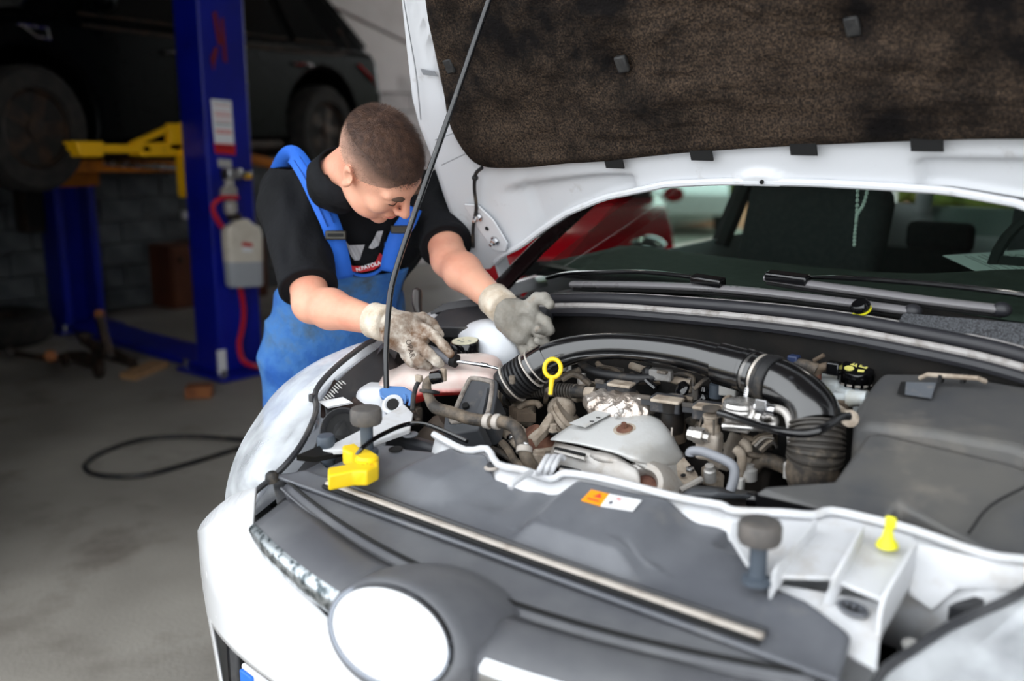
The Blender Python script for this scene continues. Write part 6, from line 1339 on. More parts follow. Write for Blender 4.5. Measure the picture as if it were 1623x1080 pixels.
def right_side():
    # air-filter / battery box: upper block
    Y = aty
    top = [Y(1352, 672, .685), Y(1360, 640, .745), Y(1384, 606, .825), Y(1398, 590, .865), Y(1470, 590, .88), Y(1560, 600, .88), Y(1660, 618, .88), Y(1760, 640, .86), Y(1760, 760, .645), Y(1600, 706, .67), Y(1480, 684, .68), Y(1390, 674, .685)]
    u = cp('battery_box', MB().prism(top, (0, 0, -.09)), 'box_plastic', bevel=.012, seg=3)
    q = lambda px, py, dz=.001: atp(px, py, top[0]+V(0, 0, dz), np.cross(top[3]-top[0], top[9]-top[0])*-1)
    n = nrm(np.cross(top[9]-top[0], top[3]-top[0])); n = n if n[2] > 0 else -n
    pl = lambda px, py, h=.002: atp(px, py, top[1]+n*h, n)
    obj('handle_recess', MB().prism([pl(1428, 606), pl(1484, 607), pl(1476, 632), pl(1422, 624)], n*.0005), 'recess_grey', u, smooth=0)
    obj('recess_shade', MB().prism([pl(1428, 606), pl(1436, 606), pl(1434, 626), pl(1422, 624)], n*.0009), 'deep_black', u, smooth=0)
    obj('box_hinge', MB().tube([pl(1458, 600, .004), pl(1470, 594, .014), pl(1550, 600, .014), pl(1562, 605, .004)], .004, 8, spline=1), 'dusty_cast', u)
    for px in (1492, 1527): obj('hinge_tab', MB().box(pl(px, 600, .008), (.006, .016, .014)), 'deep_black', u)
    # lower block in front, L-shaped
    low = [Y(1195, 780, .47), Y(1215, 768, .48), Y(1322, 762, .52), Y(1352, 720, .60), Y(1372, 690, .67), Y(1400, 686, .68), Y(1600, 735, .665), Y(1760, 790, .63), Y(1760, 960, .43), Y(1600, 882, .485), Y(1530, 852, .49), Y(1425, 798, .525), Y(1400, 822, .495), Y(1370, 822, .495)]
    b = cp('air_filter_box', MB().prism(low, (0, 0, -.075)), 'box_plastic', bevel=.008, seg=3)
    obj('box_front', MB().prism([Y(1195, 784, .468), Y(1370, 826, .493), Y(1370, 838, .493), Y(1200, 806, .468)], (0, .012, 0)), 'gloss_black', b)
    obj('box_seam', MB().tube([Y(1535, 846, .49), Y(1570, 802, .55), Y(1640, 765, .60)], .002, 6), 'deep_black', b)
    cp('box_bracket', MB().tube([E_(1200, 790, .0), E_(1240, 800, -.004), E_(1290, 812, -.01)], .004, 6), 'strip_tan')
    # brake fluid reservoir with ribbed cap
    c = Y(1358, 588, .90); c[2] -= .01; CAX = nrm((.12, -.30, 1)); CF = frame(CAX, (1, 0, 0))
    r = cp('brake_reservoir', MB().lathe([(.035, -.06), (.037, -.03), (.034, -.012), (.026, -.008), (.026, .0)], c-V(.004, 0, .014), (0, 0, 1), 26), 'reservoir_pale')
    obj('reservoir_neck', MB().box(c+V(-.05, .0, -.03), (.06, .05, .045)), 'reservoir_pale', r, bevel=.01)
    cpm = MB().lathe([(.028, -.012), (.0305, -.010), (.0305, .012), (.028, .016), (.008, .0165)], c+V(0, 0, .002), CAX, 30)
    for k in range(14):
        a = 2*PI*k/14; cpm.box(c+CF@V(.0305*math.cos(a), .0305*math.sin(a), .002), (.005, .005, .02), CF@rotm((0, 0, 1), a))
    cap = obj('brake_cap', cpm, 'gloss_black', r); obj('cap_ring', MB().lathe([(.030, -.014), (.030, -.011)], c, (0, 0, 1), 26), 'strip_tan', cap)
    w_ = lambda x, y, h=.0185: c+CF@V(x, y, h)
    obj('warning_mark', MB().prism([w_(-.014, .003), w_(-.001, .001), w_(-.006, .019)], CAX*.0008), 'yellow_pale', cap, smooth=0)
    obj('warning_mark', MB().prism([w_(.001, .004), w_(.016, .003), w_(.016, .015), w_(.003, .016)], CAX*.0008), 'yellow_pale', cap, smooth=0)
    obj('warning_mark', MB().lathe([(.0085, 0), (.0085, .0008)], w_(-.011, -.010), CAX, 16), 'yellow_pale', cap); obj('warning_mark', MB().prism([w_(.006, -.014), w_(.016, -.010), w_(.015, -.003), w_(.004, -.007)], CAX*.0008), 'yellow_pale', cap, smooth=0)
    obj('mark_print', MB().box(w_(-.007, .008, .0195), (.002, .006, .0006), CF).box(w_(.009, .009, .0195), (.006, .006, .0006), CF), 'dark_ink', cap, smooth=0)
    # fittings left of it
    g = lambda px, py, y=.86: Y(px, py, y)
    cp('vacuum_pipe', MB().tube([g(1262, 578), g(1285, 583), g(1296, 588)], .013, 12), 'dusty_hose'); cp('pipe_strap', MB().box(g(1258, 574), (.02, .02, .026)), 'blue_dark', bevel=.003)
    cp('vacuum_pipe', MB().tube([g(1294, 594), g(1300, 584), g(1316, 580)], .008, 10), 'dirty_brown'); cp('pipe_joint', MB().box(g(1322, 584), (.024, .02, .024)), 'gloss_black', bevel=.003)
    cp('vacuum_pipe', MB().tube([g(1296, 586), g(1296, 602)], .007, 10), 'rusty'); cp('pipe_branch', MB().tube([g(1290, 572), g(1306, 563)], .004, 8), 'dirty_brown')
    cp('clear_union', MB().lathe([(.010, -.03), (.010, -.005), (.016, -.003), (.016, .004), (.014, .008), (.013, .03)], g(1346, 632, .80), nrm((1, .1, .15)), 18), 'reservoir_pale'); cp('clear_tube', MB().tube([g(1320, 632, .82), g(1338, 636, .80)], .011, 12), 'plug_grey')
    cp('rusty_mount', MB().box(g(1335, 645, .80), (.03, .03, .03)), 'dirty_brown', bevel=.005)
mat('recess_grey', (92, 96, 102), .5, rvar=.05, dirt=(140, 132, 124), dscale=50, dlo=.55, dhi=.8)
mat('reservoir_pale', (190, 196, 198), .4, col2=(160, 156, 144), nscale=20)
mat('yellow_pale', (226, 218, 120), .5, rvar=.03)
mat('blue_dark', (40, 52, 84), .4, rvar=.05)
right_side()
# ================================================================== THE MECHANIC
mat('skin', (226, 168, 142), .48, col2=(212, 140, 116), nscale=7, nlo=.42, nhi=.7, sss=.12, bump=.0008, bscale=160)
mat('hair', (66, 46, 38), .55, col2=(92, 66, 52), nscale=60, bump=.003, bscale=420)
mat('shirt_black', (11, 12, 15), .85, col2=(17, 18, 22), nscale=10, bump=.010, bscale=13, bdetail=4, spec=.25)
mat('overall_blue', (24, 78, 150), .85, col2=(74, 128, 180), nscale=9, nlo=.35, nhi=.7, bump=.014, bscale=16, bdetail=5, dirt=(66, 76, 84), dscale=9, dlo=.50, dhi=.70)
mat('strap_blue', (32, 98, 200), .7, rvar=.05, bump=.0008, bscale=300)
mat('bib_red', (196, 44, 52), .7, rvar=.04)
mat('bib_grey', (150, 150, 152), .7, col2=(190, 190, 194), nscale=8, stretch=(30, 1, 1))
mat('glove_cream', (222, 214, 202), .8, col2=(206, 196, 182), nscale=14, dirt=(108, 78, 54), dscale=20, dlo=.40, dhi=.62, bump=.002, bscale=90)
mat('glove_grey', (150, 146, 138), .7, col2=(120, 114, 104), nscale=16, dirt=(128, 98, 70), dscale=22, dlo=.58, dhi=.8, bump=.003, bscale=70)
mat('glove_cuff', (216, 204, 188), .85, col2=(190, 172, 150), nscale=30, bump=.002, bscale=200)
mat('boot', (40, 34, 30), .6, rvar=.05)
mat('lip', (196, 116, 104), .5, rvar=.04)
HH = V(-.739, .6605, 1.3296)
HM = np.stack([nrm((.543, .2733, -.794)), nrm((.017, -.949, -.3149)), nrm((.8395, -.1575, .52))], 1)
hl = lambda f, r, u: HH+HM@V(f, r, u)
D_ = atd
NB = HH+HM@V(-.055, 0, -.115)+V(-.045, .015, -.03)
SR, ER, WR = D_(464, 332, 2.45), D_(494, 482, 2.28), D_(606, 512, 2.11)
SL, EL, WL = D_(688, 318, 2.60), D_(712, 412, 2.41), D_(792, 483, 2.22)
PV, WA, CH = D_(524, 545, 2.74), D_(540, 470, 2.68), D_(572, 372, 2.57)
AX = nrm(SL-SR); UPT = nrm((NB+V(-.04, 0, 0))-PV); FR = nrm(np.cross(UPT, AX)); FR = FR if FR[0] > 0 else -FR
TF = np.stack([AX, FR, nrm(np.cross(AX, FR))], 1)
PER = thing('person', 'mechanic in black shirt and blue bib overalls leaning over the engine bay', 'person', (float(PV[0]), float(PV[1]), FZ))
def head_sdf(P):
    q = (P-HH)@HM
    mq = q.copy(); mq[..., 1] = np.abs(mq[..., 1])
    d = ell(q, (-.014, 0, .030), (.100, .078, .088))
    d = sm_min(d, ell(q, (.030, 0, -.035), (.066, .061, .088)), .03)
    d = sm_min(d, ell(mq, (.030, .030, -.082), (.045, .026, .030)), .025)
    d = sm_min(d, ell(q, (.078, 0, -.104), (.018, .022, .016)), .02)
    d = sm_min(d, cone(mq, (.088, .008, .020), (.074, .048, .018), .010, .009), .014)
    d = sm_min(d, ell(mq, (.066, .044, -.030), (.022, .020, .020)), .02)
    d = sm_max(d, -ell(mq, (.104, .031, .0), (.018, .020, .012)), .014)
    d = sm_min(d, ell(mq, (.079, .031, .001), (.013, .015, .0115)), .005)
    d = sm_min(d, cone(q, (.092, 0, .012), (.116, 0, -.026), .0075, .0105), .010)
    d = sm_min(d, ell(q, (.117, 0, -.031), (.011, .011, .009)), .006)
    d = sm_min(d, ell(mq, (.104, .012, -.034), (.010, .0075, .0075)), .005)
    d = sm_min(d, ell(q, (.092, 0, -.062), (.012, .024, .0065)), .006)
    d = sm_min(d, ell(q, (.090, 0, -.074), (.012, .021, .0065)), .006)
    d = sm_max(d, -ell(q, (.103, 0, -.068), (.010, .023, .0016)), .004)
    d = sm_max(d, -cone(mq, (.098, .020, -.040), (.088, .034, -.068), .0025, .0015), .008)
    e = ell(mq, (-.012, .082, -.010), (.019, .0085, .032), frame((-.25, .25, 1), (1, .35, 0)))
    e = sm_max(e, -ell(mq, (-.008, .092, -.008), (.011, .008, .021)), .004)
    e = sm_min(e, ell(mq, (-.006, .082, -.036), (.008, .006, .010)), .006)
    d = sm_min(d, e, .006)
    return d
def arm_sdf(P, s, e, w, k=0.0):
    d = cone(P, s, e, .052-k, .043-k); m = e+(w-e)*.28
    d = sm_min(d, cone(P, e, m, .041-k, .044-k), .02); d = sm_min(d, cone(P, m, w-(w-e)*.04, .044-k, .029-k), .02)
    return d
def torso_sdf(P, g=0.0):
    d = ell(P, CH, (.190+g, .125+g, .17+g), TF)
    d = sm_min(d, ell(P, WA, (.165+g, .125+g, .16+g), TF), .06)
    d = sm_min(d, cone(P, SR, SL, .066+g, .066+g), .05)
    UB = (SR+SL)/2+V(-.03, .0, .01)
    d = sm_min(d, ell(P, UB, (.15+g, .09+g, .10+g), TF), .05)
    d = sm_min(d, cone(P, D_(474, 312, 2.52), D_(558, 290, 2.47), .100+g, .088+g), .05)
    return d
def skin_sdf(P):
    d = head_sdf(P)
    d = sm_min(d, cone(P, HH+HM@V(-.035, 0, -.03), NB, .054, .060), .03)
    d = sm_min(d, torso_sdf(P, -.030), .04)
    d = sm_min(d, arm_sdf(P, SR, ER, WR), .02); d = sm_min(d, arm_sdf(P, SL, EL, WL), .02)
    return d
allp = np.array([HH, SR, SL, ER, EL, WR, WL, WA, NB])
body = sdf_obj('body', skin_sdf, allp.min(0)-V(.20, .20, .18), allp.max(0)+V(.15, .15, .16), .0042, 'skin', PER, relax=1)

# ---- hair: cap following the skull plus short strands; cropped thin at the sides
def hair():
    thr = lambda f, r: .058+.34*np.maximum(np.abs(r)-.035, 0)-.018*np.clip(-f/.08, 0, 1)
    def region(q):   # >0 inside the haired area
        return np.minimum(q[..., 2]-thr(q[..., 0], q[..., 1]), .090-q[..., 0]+.25*(q[..., 2]-.06))
    def fade(P):
        q = (P-HH)@HM; d = ell(q, (-.014, 0, .030), (.1015, .0795, .0895)); z = q[..., 2]
        low = np.where(q[..., 0] > -.01, -.004, -.045); d = np.maximum(d, (low-z)*.7); return np.maximum(d, (q[..., 0]-(.052+.45*(z-.0)))*.7)
    def fn(P):
        q = (P-HH)@HM; d = ell(q, (-.014, 0, .030), (.1045, .0815, .0935))
        d = d+.0012*np.sin(q[..., 0]*300+20*q[..., 1])*np.sin(q[..., 1]*260)
        return np.maximum(d, -region(q)*.7)
    o = sdf_obj('hair', fn, HH-.14, HH+.15, .0042, 'hair', PER, relax=2, label='short cropped brown hair')
    sdf_obj('hair_fade', fade, HH-.13, HH+.14, .0045, 'hair_fade', o, relax=2, label='clipped greying sides')
    rng = np.random.default_rng(3); m = MB(); N = 14000
    th = rng.uniform(0, 2*PI, N); cz = rng.uniform(-.45, 1, N); sn = np.sqrt(1-cz**2)
    q = np.stack([-.014+.1045*sn*np.cos(th), .0815*sn*np.sin(th), .030+.0935*cz], 1); n = np.stack([sn*np.cos(th)/.1045, sn*np.sin(th)/.0815, cz/.0935], 1); n /= np.linalg.norm(n, axis=1)[:, None]
    top = q[:, 2]-thr(q[:, 0], q[:, 1]); ok = (top > -.014*rng.uniform(0, 1, N)) & (.090-q[:, 0]+.25*(q[:, 2]-.06) > -.002)
    wh = np.array([-.07, 0, .105])
    for a, b, t in zip(q[ok], n[ok], top[ok]):
        L = .003+.009*np.clip(t/.05, 0, 1); fl = a-wh; fl = fl-b*(fl@b); fl = fl/(np.linalg.norm(fl)+1e-6)
        tip = a+b*L*.75+fl*L*.8+rng.normal(0, .0012, 3); s = np.cross(b, fl)*.00045
        m.add([HH+HM@(a+s), HH+HM@(a-s), HH+HM@tip], [(0, 1, 2)])
    st = obj('hair_strands', m, 'hair', o, smooth=0, fix=False); st['kind'] = 'stuff'
    # faded sides: sparse, shorter stubble
    m = MB(); N = 7000; th = rng.uniform(0, 2*PI, N); cz = rng.uniform(-.75, .6, N); sn = np.sqrt(1-cz**2)
    q = np.stack([-.014+.1005*sn*np.cos(th), .0785*sn*np.sin(th), .030+.0885*cz], 1); n = np.stack([sn*np.cos(th)/.1, sn*np.sin(th)/.078, cz/.088], 1); n /= np.linalg.norm(n, axis=1)[:, None]
    top = q[:, 2]-thr(q[:, 0], q[:, 1]); ok = (top < .006) & (q[:, 0] < .052+.45*q[:, 2]) & (q[:, 2] > np.where(q[:, 0] > -.01, -.004, -.045)) & (rng.uniform(0, 1, N) < np.clip(1.0+top/.09, .12, 1))
    for a, b in zip(q[ok], n[ok]):
        tip = a+b*.0035+np.array([0, 0, -.002])+rng.normal(0, .0008, 3); s = np.array([.0004, 0, 0]); m.add([HH+HM@(a+s), HH+HM@(a-s), HH+HM@tip], [(0, 1, 2)])
    st = obj('side_stubble', m, 'stubble', o, smooth=0, fix=False); st['kind'] = 'stuff'
mat('stubble', (120, 92, 76), .6, rvar=.05)
mat('hair_fade', (206, 160, 138), .55, col2=(150, 116, 100), nscale=40, nlo=.4, nhi=.75, bump=.0015, bscale=500)
hair()
def fade_colour():
    # clipped sides: hair colour thins out towards the ears
    m = MT['hair_fade']; nt = m.node_tree; N = nt.nodes; L = nt.links; p = N['Principled BSDF']; u = HM[:, 2]
    g = N.new('ShaderNodeNewGeometry'); v = N.new('ShaderNodeVectorMath'); v.operation = 'DOT_PRODUCT'; L.new(g.outputs['Position'], v.inputs[0]); v.inputs[1].default_value = tuple(u)
    o = float(HH@u); r = N.new('ShaderNodeMapRange'); r.inputs[1].default_value = o+.000; r.inputs[2].default_value = o+.064; L.new(v.outputs['Value'], r.inputs[0])
    x = N.new('ShaderNodeMix'); x.data_type = 'RGBA'; L.new(r.outputs[0], x.inputs['Factor']); L.new(p.inputs['Base Color'].links[0].from_socket, x.inputs['A']); x.inputs['B'].default_value = lin((74, 53, 43)); L.new(x.outputs['Result'], p.inputs['Base Color'])
fade_colour()
def face():
    for s in (1, -1):
        pts = [hl(.0955, s*.014, .016), hl(.0945, s*.026, .0215), hl(.086, s*.040, .0205), hl(.074, s*.050, .014)]
        obj('eyebrow', MB().tube(pts, [.0022, .0042, .0038, .0018], 8, flat=1.6), 'brow', PER)
        obj('eyelid_line', MB().tube([hl(.0905, s*.020, -.0035), hl(.0925, s*.030, -.0085), hl(.0860, s*.043, -.004)], [.0008, .0016, .0008], 6), 'brow', PER)
    obj('lips', MB().tube([hl(.094, .019, -.068), hl(.1015, .010, -.0672), hl(.103, 0, -.067), hl(.1015, -.010, -.0672), hl(.094, -.019, -.068)], [.0012, .0026, .003, .0026, .0012], 8), 'lip', PER)
mat('brow', (84, 62, 50), .7, rvar=.05)
face()

# ---- shirt
def clothes():
    hR, hL = SR+(ER-SR)*.84, SL+(EL-SL)*.78
    dR, dL = nrm(ER-SR), nrm(EL-SL)
    def wr(P, a=.0032): return a*(np.sin(P[..., 2]*26+9*np.sin(P[..., 0]*11+P[..., 1]*7)+P[..., 1]*17)*np.sin(P[..., 0]*19-P[..., 2]*13)+.5*np.sin(P[..., 0]*37+P[..., 2]*31+4*np.sin(P[..., 1]*23)))
    def shirt(P):
        d = torso_sdf(P, .0)
        d = sm_min(d, cone(P, SR, SR+(ER-SR)*1.2, .076, .066), .05); d = sm_min(d, cone(P, SL, SL+(EL-SL)*1.2, .074, .062), .05)
        c = cone(P, NB, HH+HM@V(-.045, 0, -.095), .070, .062); d = sm_min(d, c, .03)
        d = d+wr(P)
        # sleeve ends and neckline
        sR = np.where(np.linalg.norm(P-ER, axis=-1) < .16, (P-hR)@dR, -1); sL = np.where(np.linalg.norm(P-EL, axis=-1) < .16, (P-hL)@dL, -1)
        d = np.maximum(d, np.maximum(sR, sL))
        un = nrm(HM@V(-.25, 0, 1)); na = nrm(HH-NB); rel = P-NB; rad = np.linalg.norm(rel-(rel@na)[..., None]*na, axis=-1); d = np.maximum(d, np.where(rad < .10, (P-(HH+HM@V(-.05, 0, -.100)))@un, -1))
        d = np.maximum(d, -(cone(P, NB, HH, .0585, .0585)))
        return d
    lo = allp.min(0)-V(.16, .18, .05); hi = allp.max(0)+V(.05, .12, -.02)
    sh = sdf_obj('shirt', shirt, lo, hi, .006, 'shirt_black', PER, relax=3)
    # collar flap
    un = nrm(HM@V(-.25, 0, 1)); cc = HH+HM@V(-.048, 0, -.106)-un*.005; F = frame(un, HM[:, 0])
    obj('collar', MB().grid([[cc+F@V(r*math.cos(t), r*math.sin(t)*.97, h) for r, h in ((.0625, .012), (.068, .014), (.078, -.012), (.086, -.03))] for t in np.linspace(.6, 2*PI-.6, 40)]), 'shirt_black', sh, solid=.003, smooth=180)
    # hems
    for h, dd, r in ((hR, dR, .069), (hL, dL, .065)):
        obj('sleeve_hem', MB().lathe([(r-.006, -.018), (r+.001, -.016), (r+.001, .001), (r-.006, .002), (r-.012, -.004)], h, dd, 32), 'shirt_black', sh, smooth=180)
    # overalls: waist, seat, legs
    hipR, hipL = PV-AX*.095+V(0, 0, -.04), PV+AX*.095+V(0, 0, -.04)
    kn = lambda h, a: V(h[0]+.02, h[1]+a, .36+FZ*.5); an = lambda h, a: V(h[0]-.02, h[1]+a, FZ+.10)
    def over(P):
        d = ell(P, PV, (.185, .150, .15), TF); d = sm_min(d, ell(P, WA+V(0, 0, -.02), (.178, .138, .13), TF), .08)
        for h, a in ((hipR, -.05), (hipL, .05)):
            d = sm_min(d, cone(P, h, kn(h, a), .098, .075), .05); d = sm_min(d, cone(P, kn(h, a), an(h, a), .075, .068), .03)
        a_ = P[..., 2]*30+4*np.sin(P[..., 0]*11+P[..., 1]*13+P[..., 2]*5)+P[..., 1]*16; d = d+.012*(np.abs(np.sin(a_*.5))-.5)*(.55+.45*np.sin(P[..., 2]*13-P[..., 1]*15+1))
        top = (P-(WA+UPT*.055))@UPT
        return np.maximum(d, top)
    o = sdf_obj('overalls', over, np.minimum(PV-.3, V(-2, 0, FZ+.06)*[0, 0, 1]+V(PV[0]-.3, PV[1]-.35, 0)), PV+V(.3, .35, .32), .008, 'overall_blue', PER, relax=3)
    for h, a in ((hipR, -.05), (hipL, .05)):
        q = an(h, a); b = obj('boot', MB().sphere(V(q[0]+.06, q[1], FZ+.05), (.15, .05, .055), 18, 10).cyl(V(q[0]-.02, q[1], FZ+.03), V(q[0]-.02, q[1], FZ+.16), .055), 'boot', PER); obj('boot_sole', MB().box(V(q[0]+.05, q[1], FZ+.012), (.29, .10, .024)), 'deep_black', b, bevel=.01)
    # bib: shell in front of the chest
    def onchest(a, b, g=.012):   # a across -1..1, b 0 waist .. 1 top: march outwards from the torso axis
        base = WA+(CH-WA)*b+AX*a; dirn = nrm(FR+V(0, 0, -.05)); t = np.linspace(.05, .30, 120); Q = base+dirn*t[:, None]
        d = torso_sdf(Q); i = np.argmax(d > g); return Q[i] if d.max() > g else Q[-1]
    G = [[onchest(a, b) for a in np.linspace(-.118+.03*b, .125-.03*b, 22)] for b in np.linspace(-.15, .95, 22)]
    bib = obj('bib', MB().grid(G), 'overall_blue', o, solid=.004, smooth=180)
    bp = lambda px, py: (lambda Q: Q)(D_(px, py, bibt(px, py)))
    Gf = np.array([p for r in G for p in r]); 
    def bibt(px, py):   # depth of the clothed chest along the line of sight
        ts = np.linspace(2.25, 2.75, 500); Q = CAM_POS+ray(px, py)*ts[:, None]; d = torso_sdf(Q); i = int(np.argmax(d < .016)); return float(ts[i]) if d.min() < .016 else float(ts[np.argmin(d)])
    def patch(nm, m_, pts, off=0, par=None): return obj(nm, MB().prism([D_(px, py, bibt(px, py)-off) for px, py in pts], FWD*.002), m_, par or bib, smooth=0)
    pk = patch('bib_pocket', 'shirt_black', [(546, 384), (578, 390), (606, 372), (612, 366), (610, 392), (602, 412), (588, 421), (566, 421), (553, 408)], .002)
    patch('pocket_stripe', 'bib_grey', [(547, 381), (553, 389), (578, 388), (570, 412), (562, 413), (556, 405)], .006, pk); patch('pocket_stripe', 'bib_grey', [(598, 367), (607, 366), (600, 390), (590, 395), (584, 393), (592, 380)], .006, pk)
    patch('pocket_band', 'bib_red', [(552, 419), (560, 422), (585, 422), (596, 414), (602, 401), (612, 409), (606, 419), (592, 428), (572, 432), (558, 430)], .010, pk)
    for s in (((540, 388), (551, 412), (560, 432), (578, 437), (598, 430), (612, 414), (614, 380))): pass
    obj('pocket_edge', MB().tube([D_(px, py, bibt(px, py)-.008) for px, py in ((543, 390), (549, 412), (557, 431), (577, 437), (598, 431), (613, 413), (612, 385))], .0045, 8), 'strap_blue', pk)
    A, B = D_(566, 428, bibt(566, 428)-.0155), D_(602, 417, bibt(602, 417)-.0155); xd = nrm(B-A); text('pocket_lettering', 'N.PATOLA', 'label_white', pk, (A+B)/2, xd, nrm(-FWD-xd*(-FWD@xd)), .0135, .001, bold=.0003)
    # straps
    def ribbon(nm, pts, w, m_, par):
        P = curve([D_(*p) for p in pts], 5); g = []
        for i, p in enumerate(P):
            tg = nrm(P[min(i+1, len(P)-1)]-P[max(i-1, 0)]); vw = nrm(p-CAM_POS); sd = nrm(np.cross(tg, vw)); g.append([p-sd*w/2, p, p+sd*w/2])
        return obj(nm, MB().grid(g), m_, par, solid=.004, smooth=180)
    sp = ribbon('strap', [(432, 330, 2.72), (436, 290, 2.68), (446, 262, 2.60), (458, 246, 2.50), (470, 250, 2.43), (488, 278, 2.375), (508, 320, 2.35), (524, 355, 2.345), (533, 385, 2.36), (540, 415, 2.385), (545, 440, 2.42)], .046, 'strap_blue', PER)
    ribbon('strap_stitch', [(466, 254, 2.415), (483, 282, 2.362), (503, 324, 2.338), (519, 359, 2.334)], .0025, 'stitch', sp); ribbon('strap_stitch', [(475, 248, 2.415), (493, 276, 2.362), (513, 318, 2.338), (529, 353, 2.334)], .0025, 'stitch', sp)
    c = D_(532, 373, 2.335); obj('buckle', MB().box(c, (.050, .006, .022), frame(UPV, RGT-UPV*.2)), 'buckle', sp, bevel=.003); obj('buckle_bar', MB().box(c-FWD*.004, (.036, .004, .007), frame(UPV, RGT-UPV*.2)), 'deep_black', sp)
    sp2 = ribbon('strap', [(655, 330, 2.44), (645, 352, 2.42), (632, 372, 2.42), (622, 400, 2.43), (616, 430, 2.45)], .044, 'strap_blue', PER)
    c = D_(634, 364, 2.405); obj('buckle', MB().box(c, (.046, .006, .020), frame(UPV, RGT+UPV*.3)), 'buckle', sp2, bevel=.003)
mat('stitch', (22, 70, 150), .8, rvar=.02)
mat('buckle', (60, 58, 52), .45, metal=.5, rvar=.1)
clothes()

# ---- gloves
def gloves():
    def finger(P, pts, r): return chain(P, pts, r, .006)
    K = D_
    RF = {'index': ([K(672, 521, 2.085), K(690, 534, 2.07), K(704, 549, 2.062), K(714, 561, 2.06)], (.0125, .0115, .0105, .0092)),
          'middle': ([K(664, 545, 2.07), K(680, 562, 2.055), K(692, 573, 2.055), K(699, 578, 2.062)], (.0125, .0115, .0105, .0092)),
          'ring': ([K(652, 560, 2.07), K(666, 576, 2.06), K(678, 578, 2.075), K(684, 574, 2.095)], (.012, .011, .0102, .009)),
          'little': ([K(642, 563, 2.08), K(652, 574, 2.075), K(662, 578, 2.09), K(668, 574, 2.105)], (.0112, .0102, .0094, .0084)),
          'thumb': ([K(642, 508, 2.11), K(668, 504, 2.125), K(684, 514, 2.135), K(697, 530, 2.125)], (.0145, .0135, .012, .010))}
    wr0 = K(604, 511, 2.112); pc = K(648, 533, 2.09); dx = nrm(K(690, 552, 2.08)-K(620, 515, 2.10)); nz = nrm(-FWD*.85+UPV*.45); F = frame(nz, dx)
    def fr(P):
        d = rbox(P, pc, (.044, .043, .018), .017, F); d = sm_min(d, cone(P, wr0, K(630, 520, 2.10), .034, .034), .02)
        for n, (p, r) in RF.items(): d = sm_min(d, finger(P, p, r), .0025 if n != 'thumb' else .010)
        return d+.0010*np.sin(P[..., 0]*160+P[..., 2]*120)*np.sin(P[..., 1]*140)
    g = sdf_obj('glove', fr, pc-V(.13, .13, .11), pc+V(.13, .13, .11), .0034, 'glove_cream', PER, relax=2, label='cream knit glove stained brown with oil')
    a = nrm(WR-ER); c = wr0+V(0, 0, 0)
    obj('cuff', MB().lathe([(.0365, -.026), (.0395, -.024), (.0385, -.010), (.040, .006), (.039, .020), (.035, .026)], c, a, 30), 'glove_cuff', g, smooth=180)
    lt = nrm(K(660, 575, 2.06)-K(648, 530, 2.06)); t0 = K(650, 553, 2.048); text('glove_print', 'GLOVE'[:0]+'OPAR', 'print_dark', g, t0, lt, nrm(-FWD*.9+UPV*.3), .016, .001)
    LF = {'thumb': ([K(838, 488, 2.20), K(850, 474, 2.185), K(862, 473, 2.175), K(872, 483, 2.17)], (.0165, .0145, .013, .011)),
          'index': ([K(852, 502, 2.20), K(866, 510, 2.185), K(870, 524, 2.17), K(852, 523, 2.155)], (.0130, .0120, .0115, .0105)),
          'middle': ([K(848, 522, 2.20), K(862, 538, 2.19), K(864, 546, 2.18), K(852, 541, 2.17)], (.0125, .0115, .0105, .0095)),
          'ring': ([K(836, 538, 2.20), K(848, 554, 2.19), K(850, 560, 2.18), K(842, 556, 2.172)], (.0122, .0112, .0102, .0092)),
          'little': ([K(824, 545, 2.20), K(832, 560, 2.19), K(836, 568, 2.18), K(830, 566, 2.172)], (.0112, .0102, .0094, .0086))}
    wl = K(790, 481, 2.225); lc = K(824, 511, 2.21); dx = nrm(K(850, 530, 2.20)-K(800, 490, 2.215)); F2 = frame(nrm(-FWD*.8+UPV*.5), dx)
    def fl(P):
        d = rbox(P, lc, (.040, .043, .016), .015, F2); d = sm_min(d, ell(P, K(835, 494, 2.195), (.026, .022, .018), F2), .02); d = sm_min(d, ell(P, K(816, 530, 2.195), (.030, .018, .016), F2), .015)
        d = sm_max(d, -ell(P, K(828, 514, 2.172), (.022, .020, .008), F2), .012)
        d = sm_min(d, cone(P, wl, K(806, 496, 2.217), .034, .036), .02)
        for n, (p, r) in LF.items(): d = sm_min(d, finger(P, p, r), .0025 if n != 'thumb' else .010)
        return d+.0012*np.sin(P[..., 0]*170+P[..., 2]*130)*np.sin(P[..., 1]*150+P[..., 2]*60)
    g2 = sdf_obj('glove', fl, lc-V(.12, .12, .11), lc+V(.12, .12, .11), .0034, 'glove_grey', PER, relax=2, label='open grey coated glove, palm up')
    obj('cuff', MB().lathe([(.036, -.026), (.039, -.024), (.038, -.008), (.0395, .008), (.0385, .022), (.034, .028)], wl, nrm(WL-EL), 30), 'glove_cuff', g2, smooth=180)
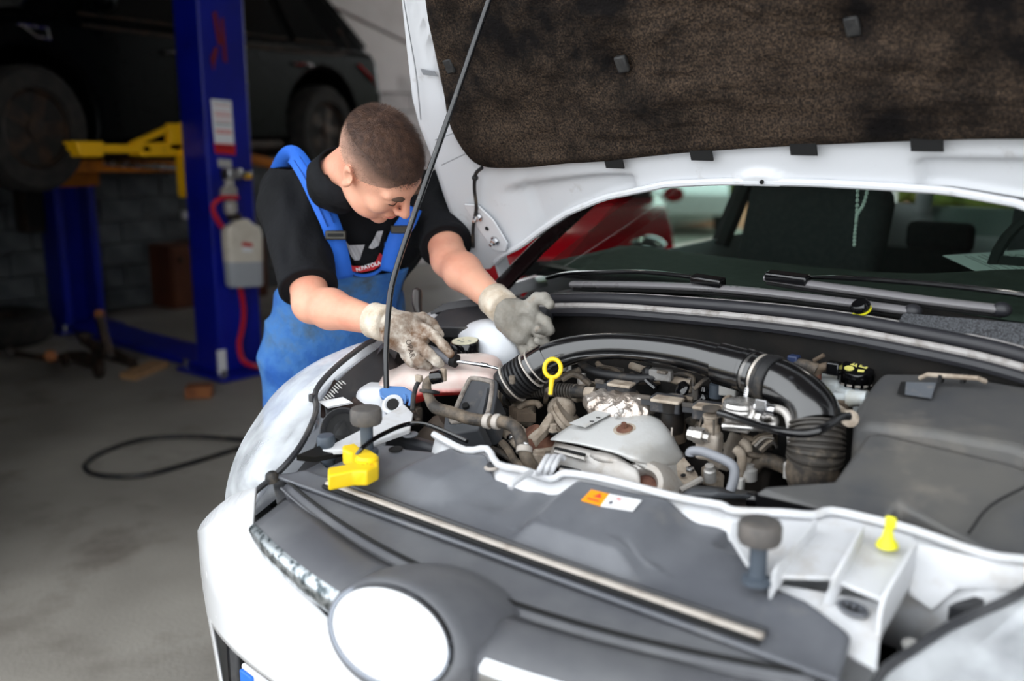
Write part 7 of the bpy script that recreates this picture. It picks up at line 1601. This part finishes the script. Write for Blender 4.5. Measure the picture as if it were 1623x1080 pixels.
def finger_grime(name, pt, d0, d1, col, amt):
    m = MT[name]; nt = m.node_tree; N = nt.nodes; L = nt.links; p = N['Principled BSDF']
    g = N.new('ShaderNodeNewGeometry'); v = N.new('ShaderNodeVectorMath'); v.operation = 'DISTANCE'; L.new(g.outputs['Position'], v.inputs[0]); v.inputs[1].default_value = tuple(pt)
    r = N.new('ShaderNodeMapRange'); r.inputs[1].default_value = d0; r.inputs[2].default_value = d1; L.new(v.outputs['Value'], r.inputs[0])
    n = N.new('ShaderNodeTexNoise'); n.inputs['Scale'].default_value = 34; n.inputs['Detail'].default_value = 6; L.new(g.outputs['Position'], n.inputs['Vector'])
    r2 = N.new('ShaderNodeMapRange'); r2.inputs[1].default_value = .36; r2.inputs[2].default_value = .62; r2.inputs[4].default_value = amt; L.new(n.outputs[0], r2.inputs[0])
    mu = N.new('ShaderNodeMath'); mu.operation = 'MULTIPLY'; L.new(r.outputs[0], mu.inputs[0]); L.new(r2.outputs[0], mu.inputs[1])
    x = N.new('ShaderNodeMix'); x.data_type = 'RGBA'; L.new(mu.outputs[0], x.inputs['Factor']); L.new(p.inputs['Base Color'].links[0].from_socket, x.inputs['A']); x.inputs['B'].default_value = lin(col); L.new(x.outputs['Result'], p.inputs['Base Color'])
finger_grime('glove_cream', atd(604, 511, 2.112), .035, .085, (104, 78, 58), .85)
mat('print_dark', (70, 58, 50), .8, rvar=.02)
gloves()

# ---- tools held in the near glove
def tools():
    K = atd
    T = thing('screwdriver', 'grey-handled screwdriver with chrome shaft held in the near glove', 'screwdriver', tuple(K(700, 566, 2.085)))
    a, b, c = K(660, 548, 2.105), K(716, 570, 2.075), K(724, 573, 2.07); ax = nrm(c-a)
    obj('handle', MB().tube([a, K(690, 560, 2.09), b], [.011, .0125, .0135], 16, spline=3), 'handle_grey', T); obj('collar', MB().tube([b, c], [.0145, .0145], 16, spline=1), 'deep_black', T)
    e = K(791, 585, 2.045); obj('shaft', MB().tube([c, K(764, 579, 2.055)], .0042, 12, spline=1), 'chrome', T); obj('shaft_step', MB().tube([K(762, 578.5, 2.056), K(772, 580, 2.053)], .0055, 12, spline=1), 'chrome', T); obj('tip', MB().tube([K(770, 580, 2.053), e], [.0038, .003], 10, spline=1), 'chrome', T)
    T = thing('ratchet_handle', 'upright dark rubber tool handle gripped behind the thumb of the near glove', 'tool', tuple(K(665, 510, 2.12)))
    P = [K(661, 456, 2.13), K(661, 460, 2.13), K(661, 470, 2.13), K(661, 482, 2.13), K(663, 494, 2.125), K(664, 498, 2.125)]
    obj('grip', MB().tube(P, [.003, .0105, .0118, .0112, .0085, .0082], 18, spline=3), 'grip_brown', T); obj('ferrule', MB().tube([K(664, 496, 2.125), K(665, 500, 2.125)], .0075, 12, spline=1), 'chrome', T); obj('shank', MB().tube([K(665, 499, 2.125), K(667, 520, 2.115)], .0045, 10, spline=1), 'steel', T)
mat('handle_grey', (124, 124, 130), .5, rvar=.05)
mat('grip_brown', (32, 27, 26), .35, col2=(46, 38, 36), nscale=20)
tools()
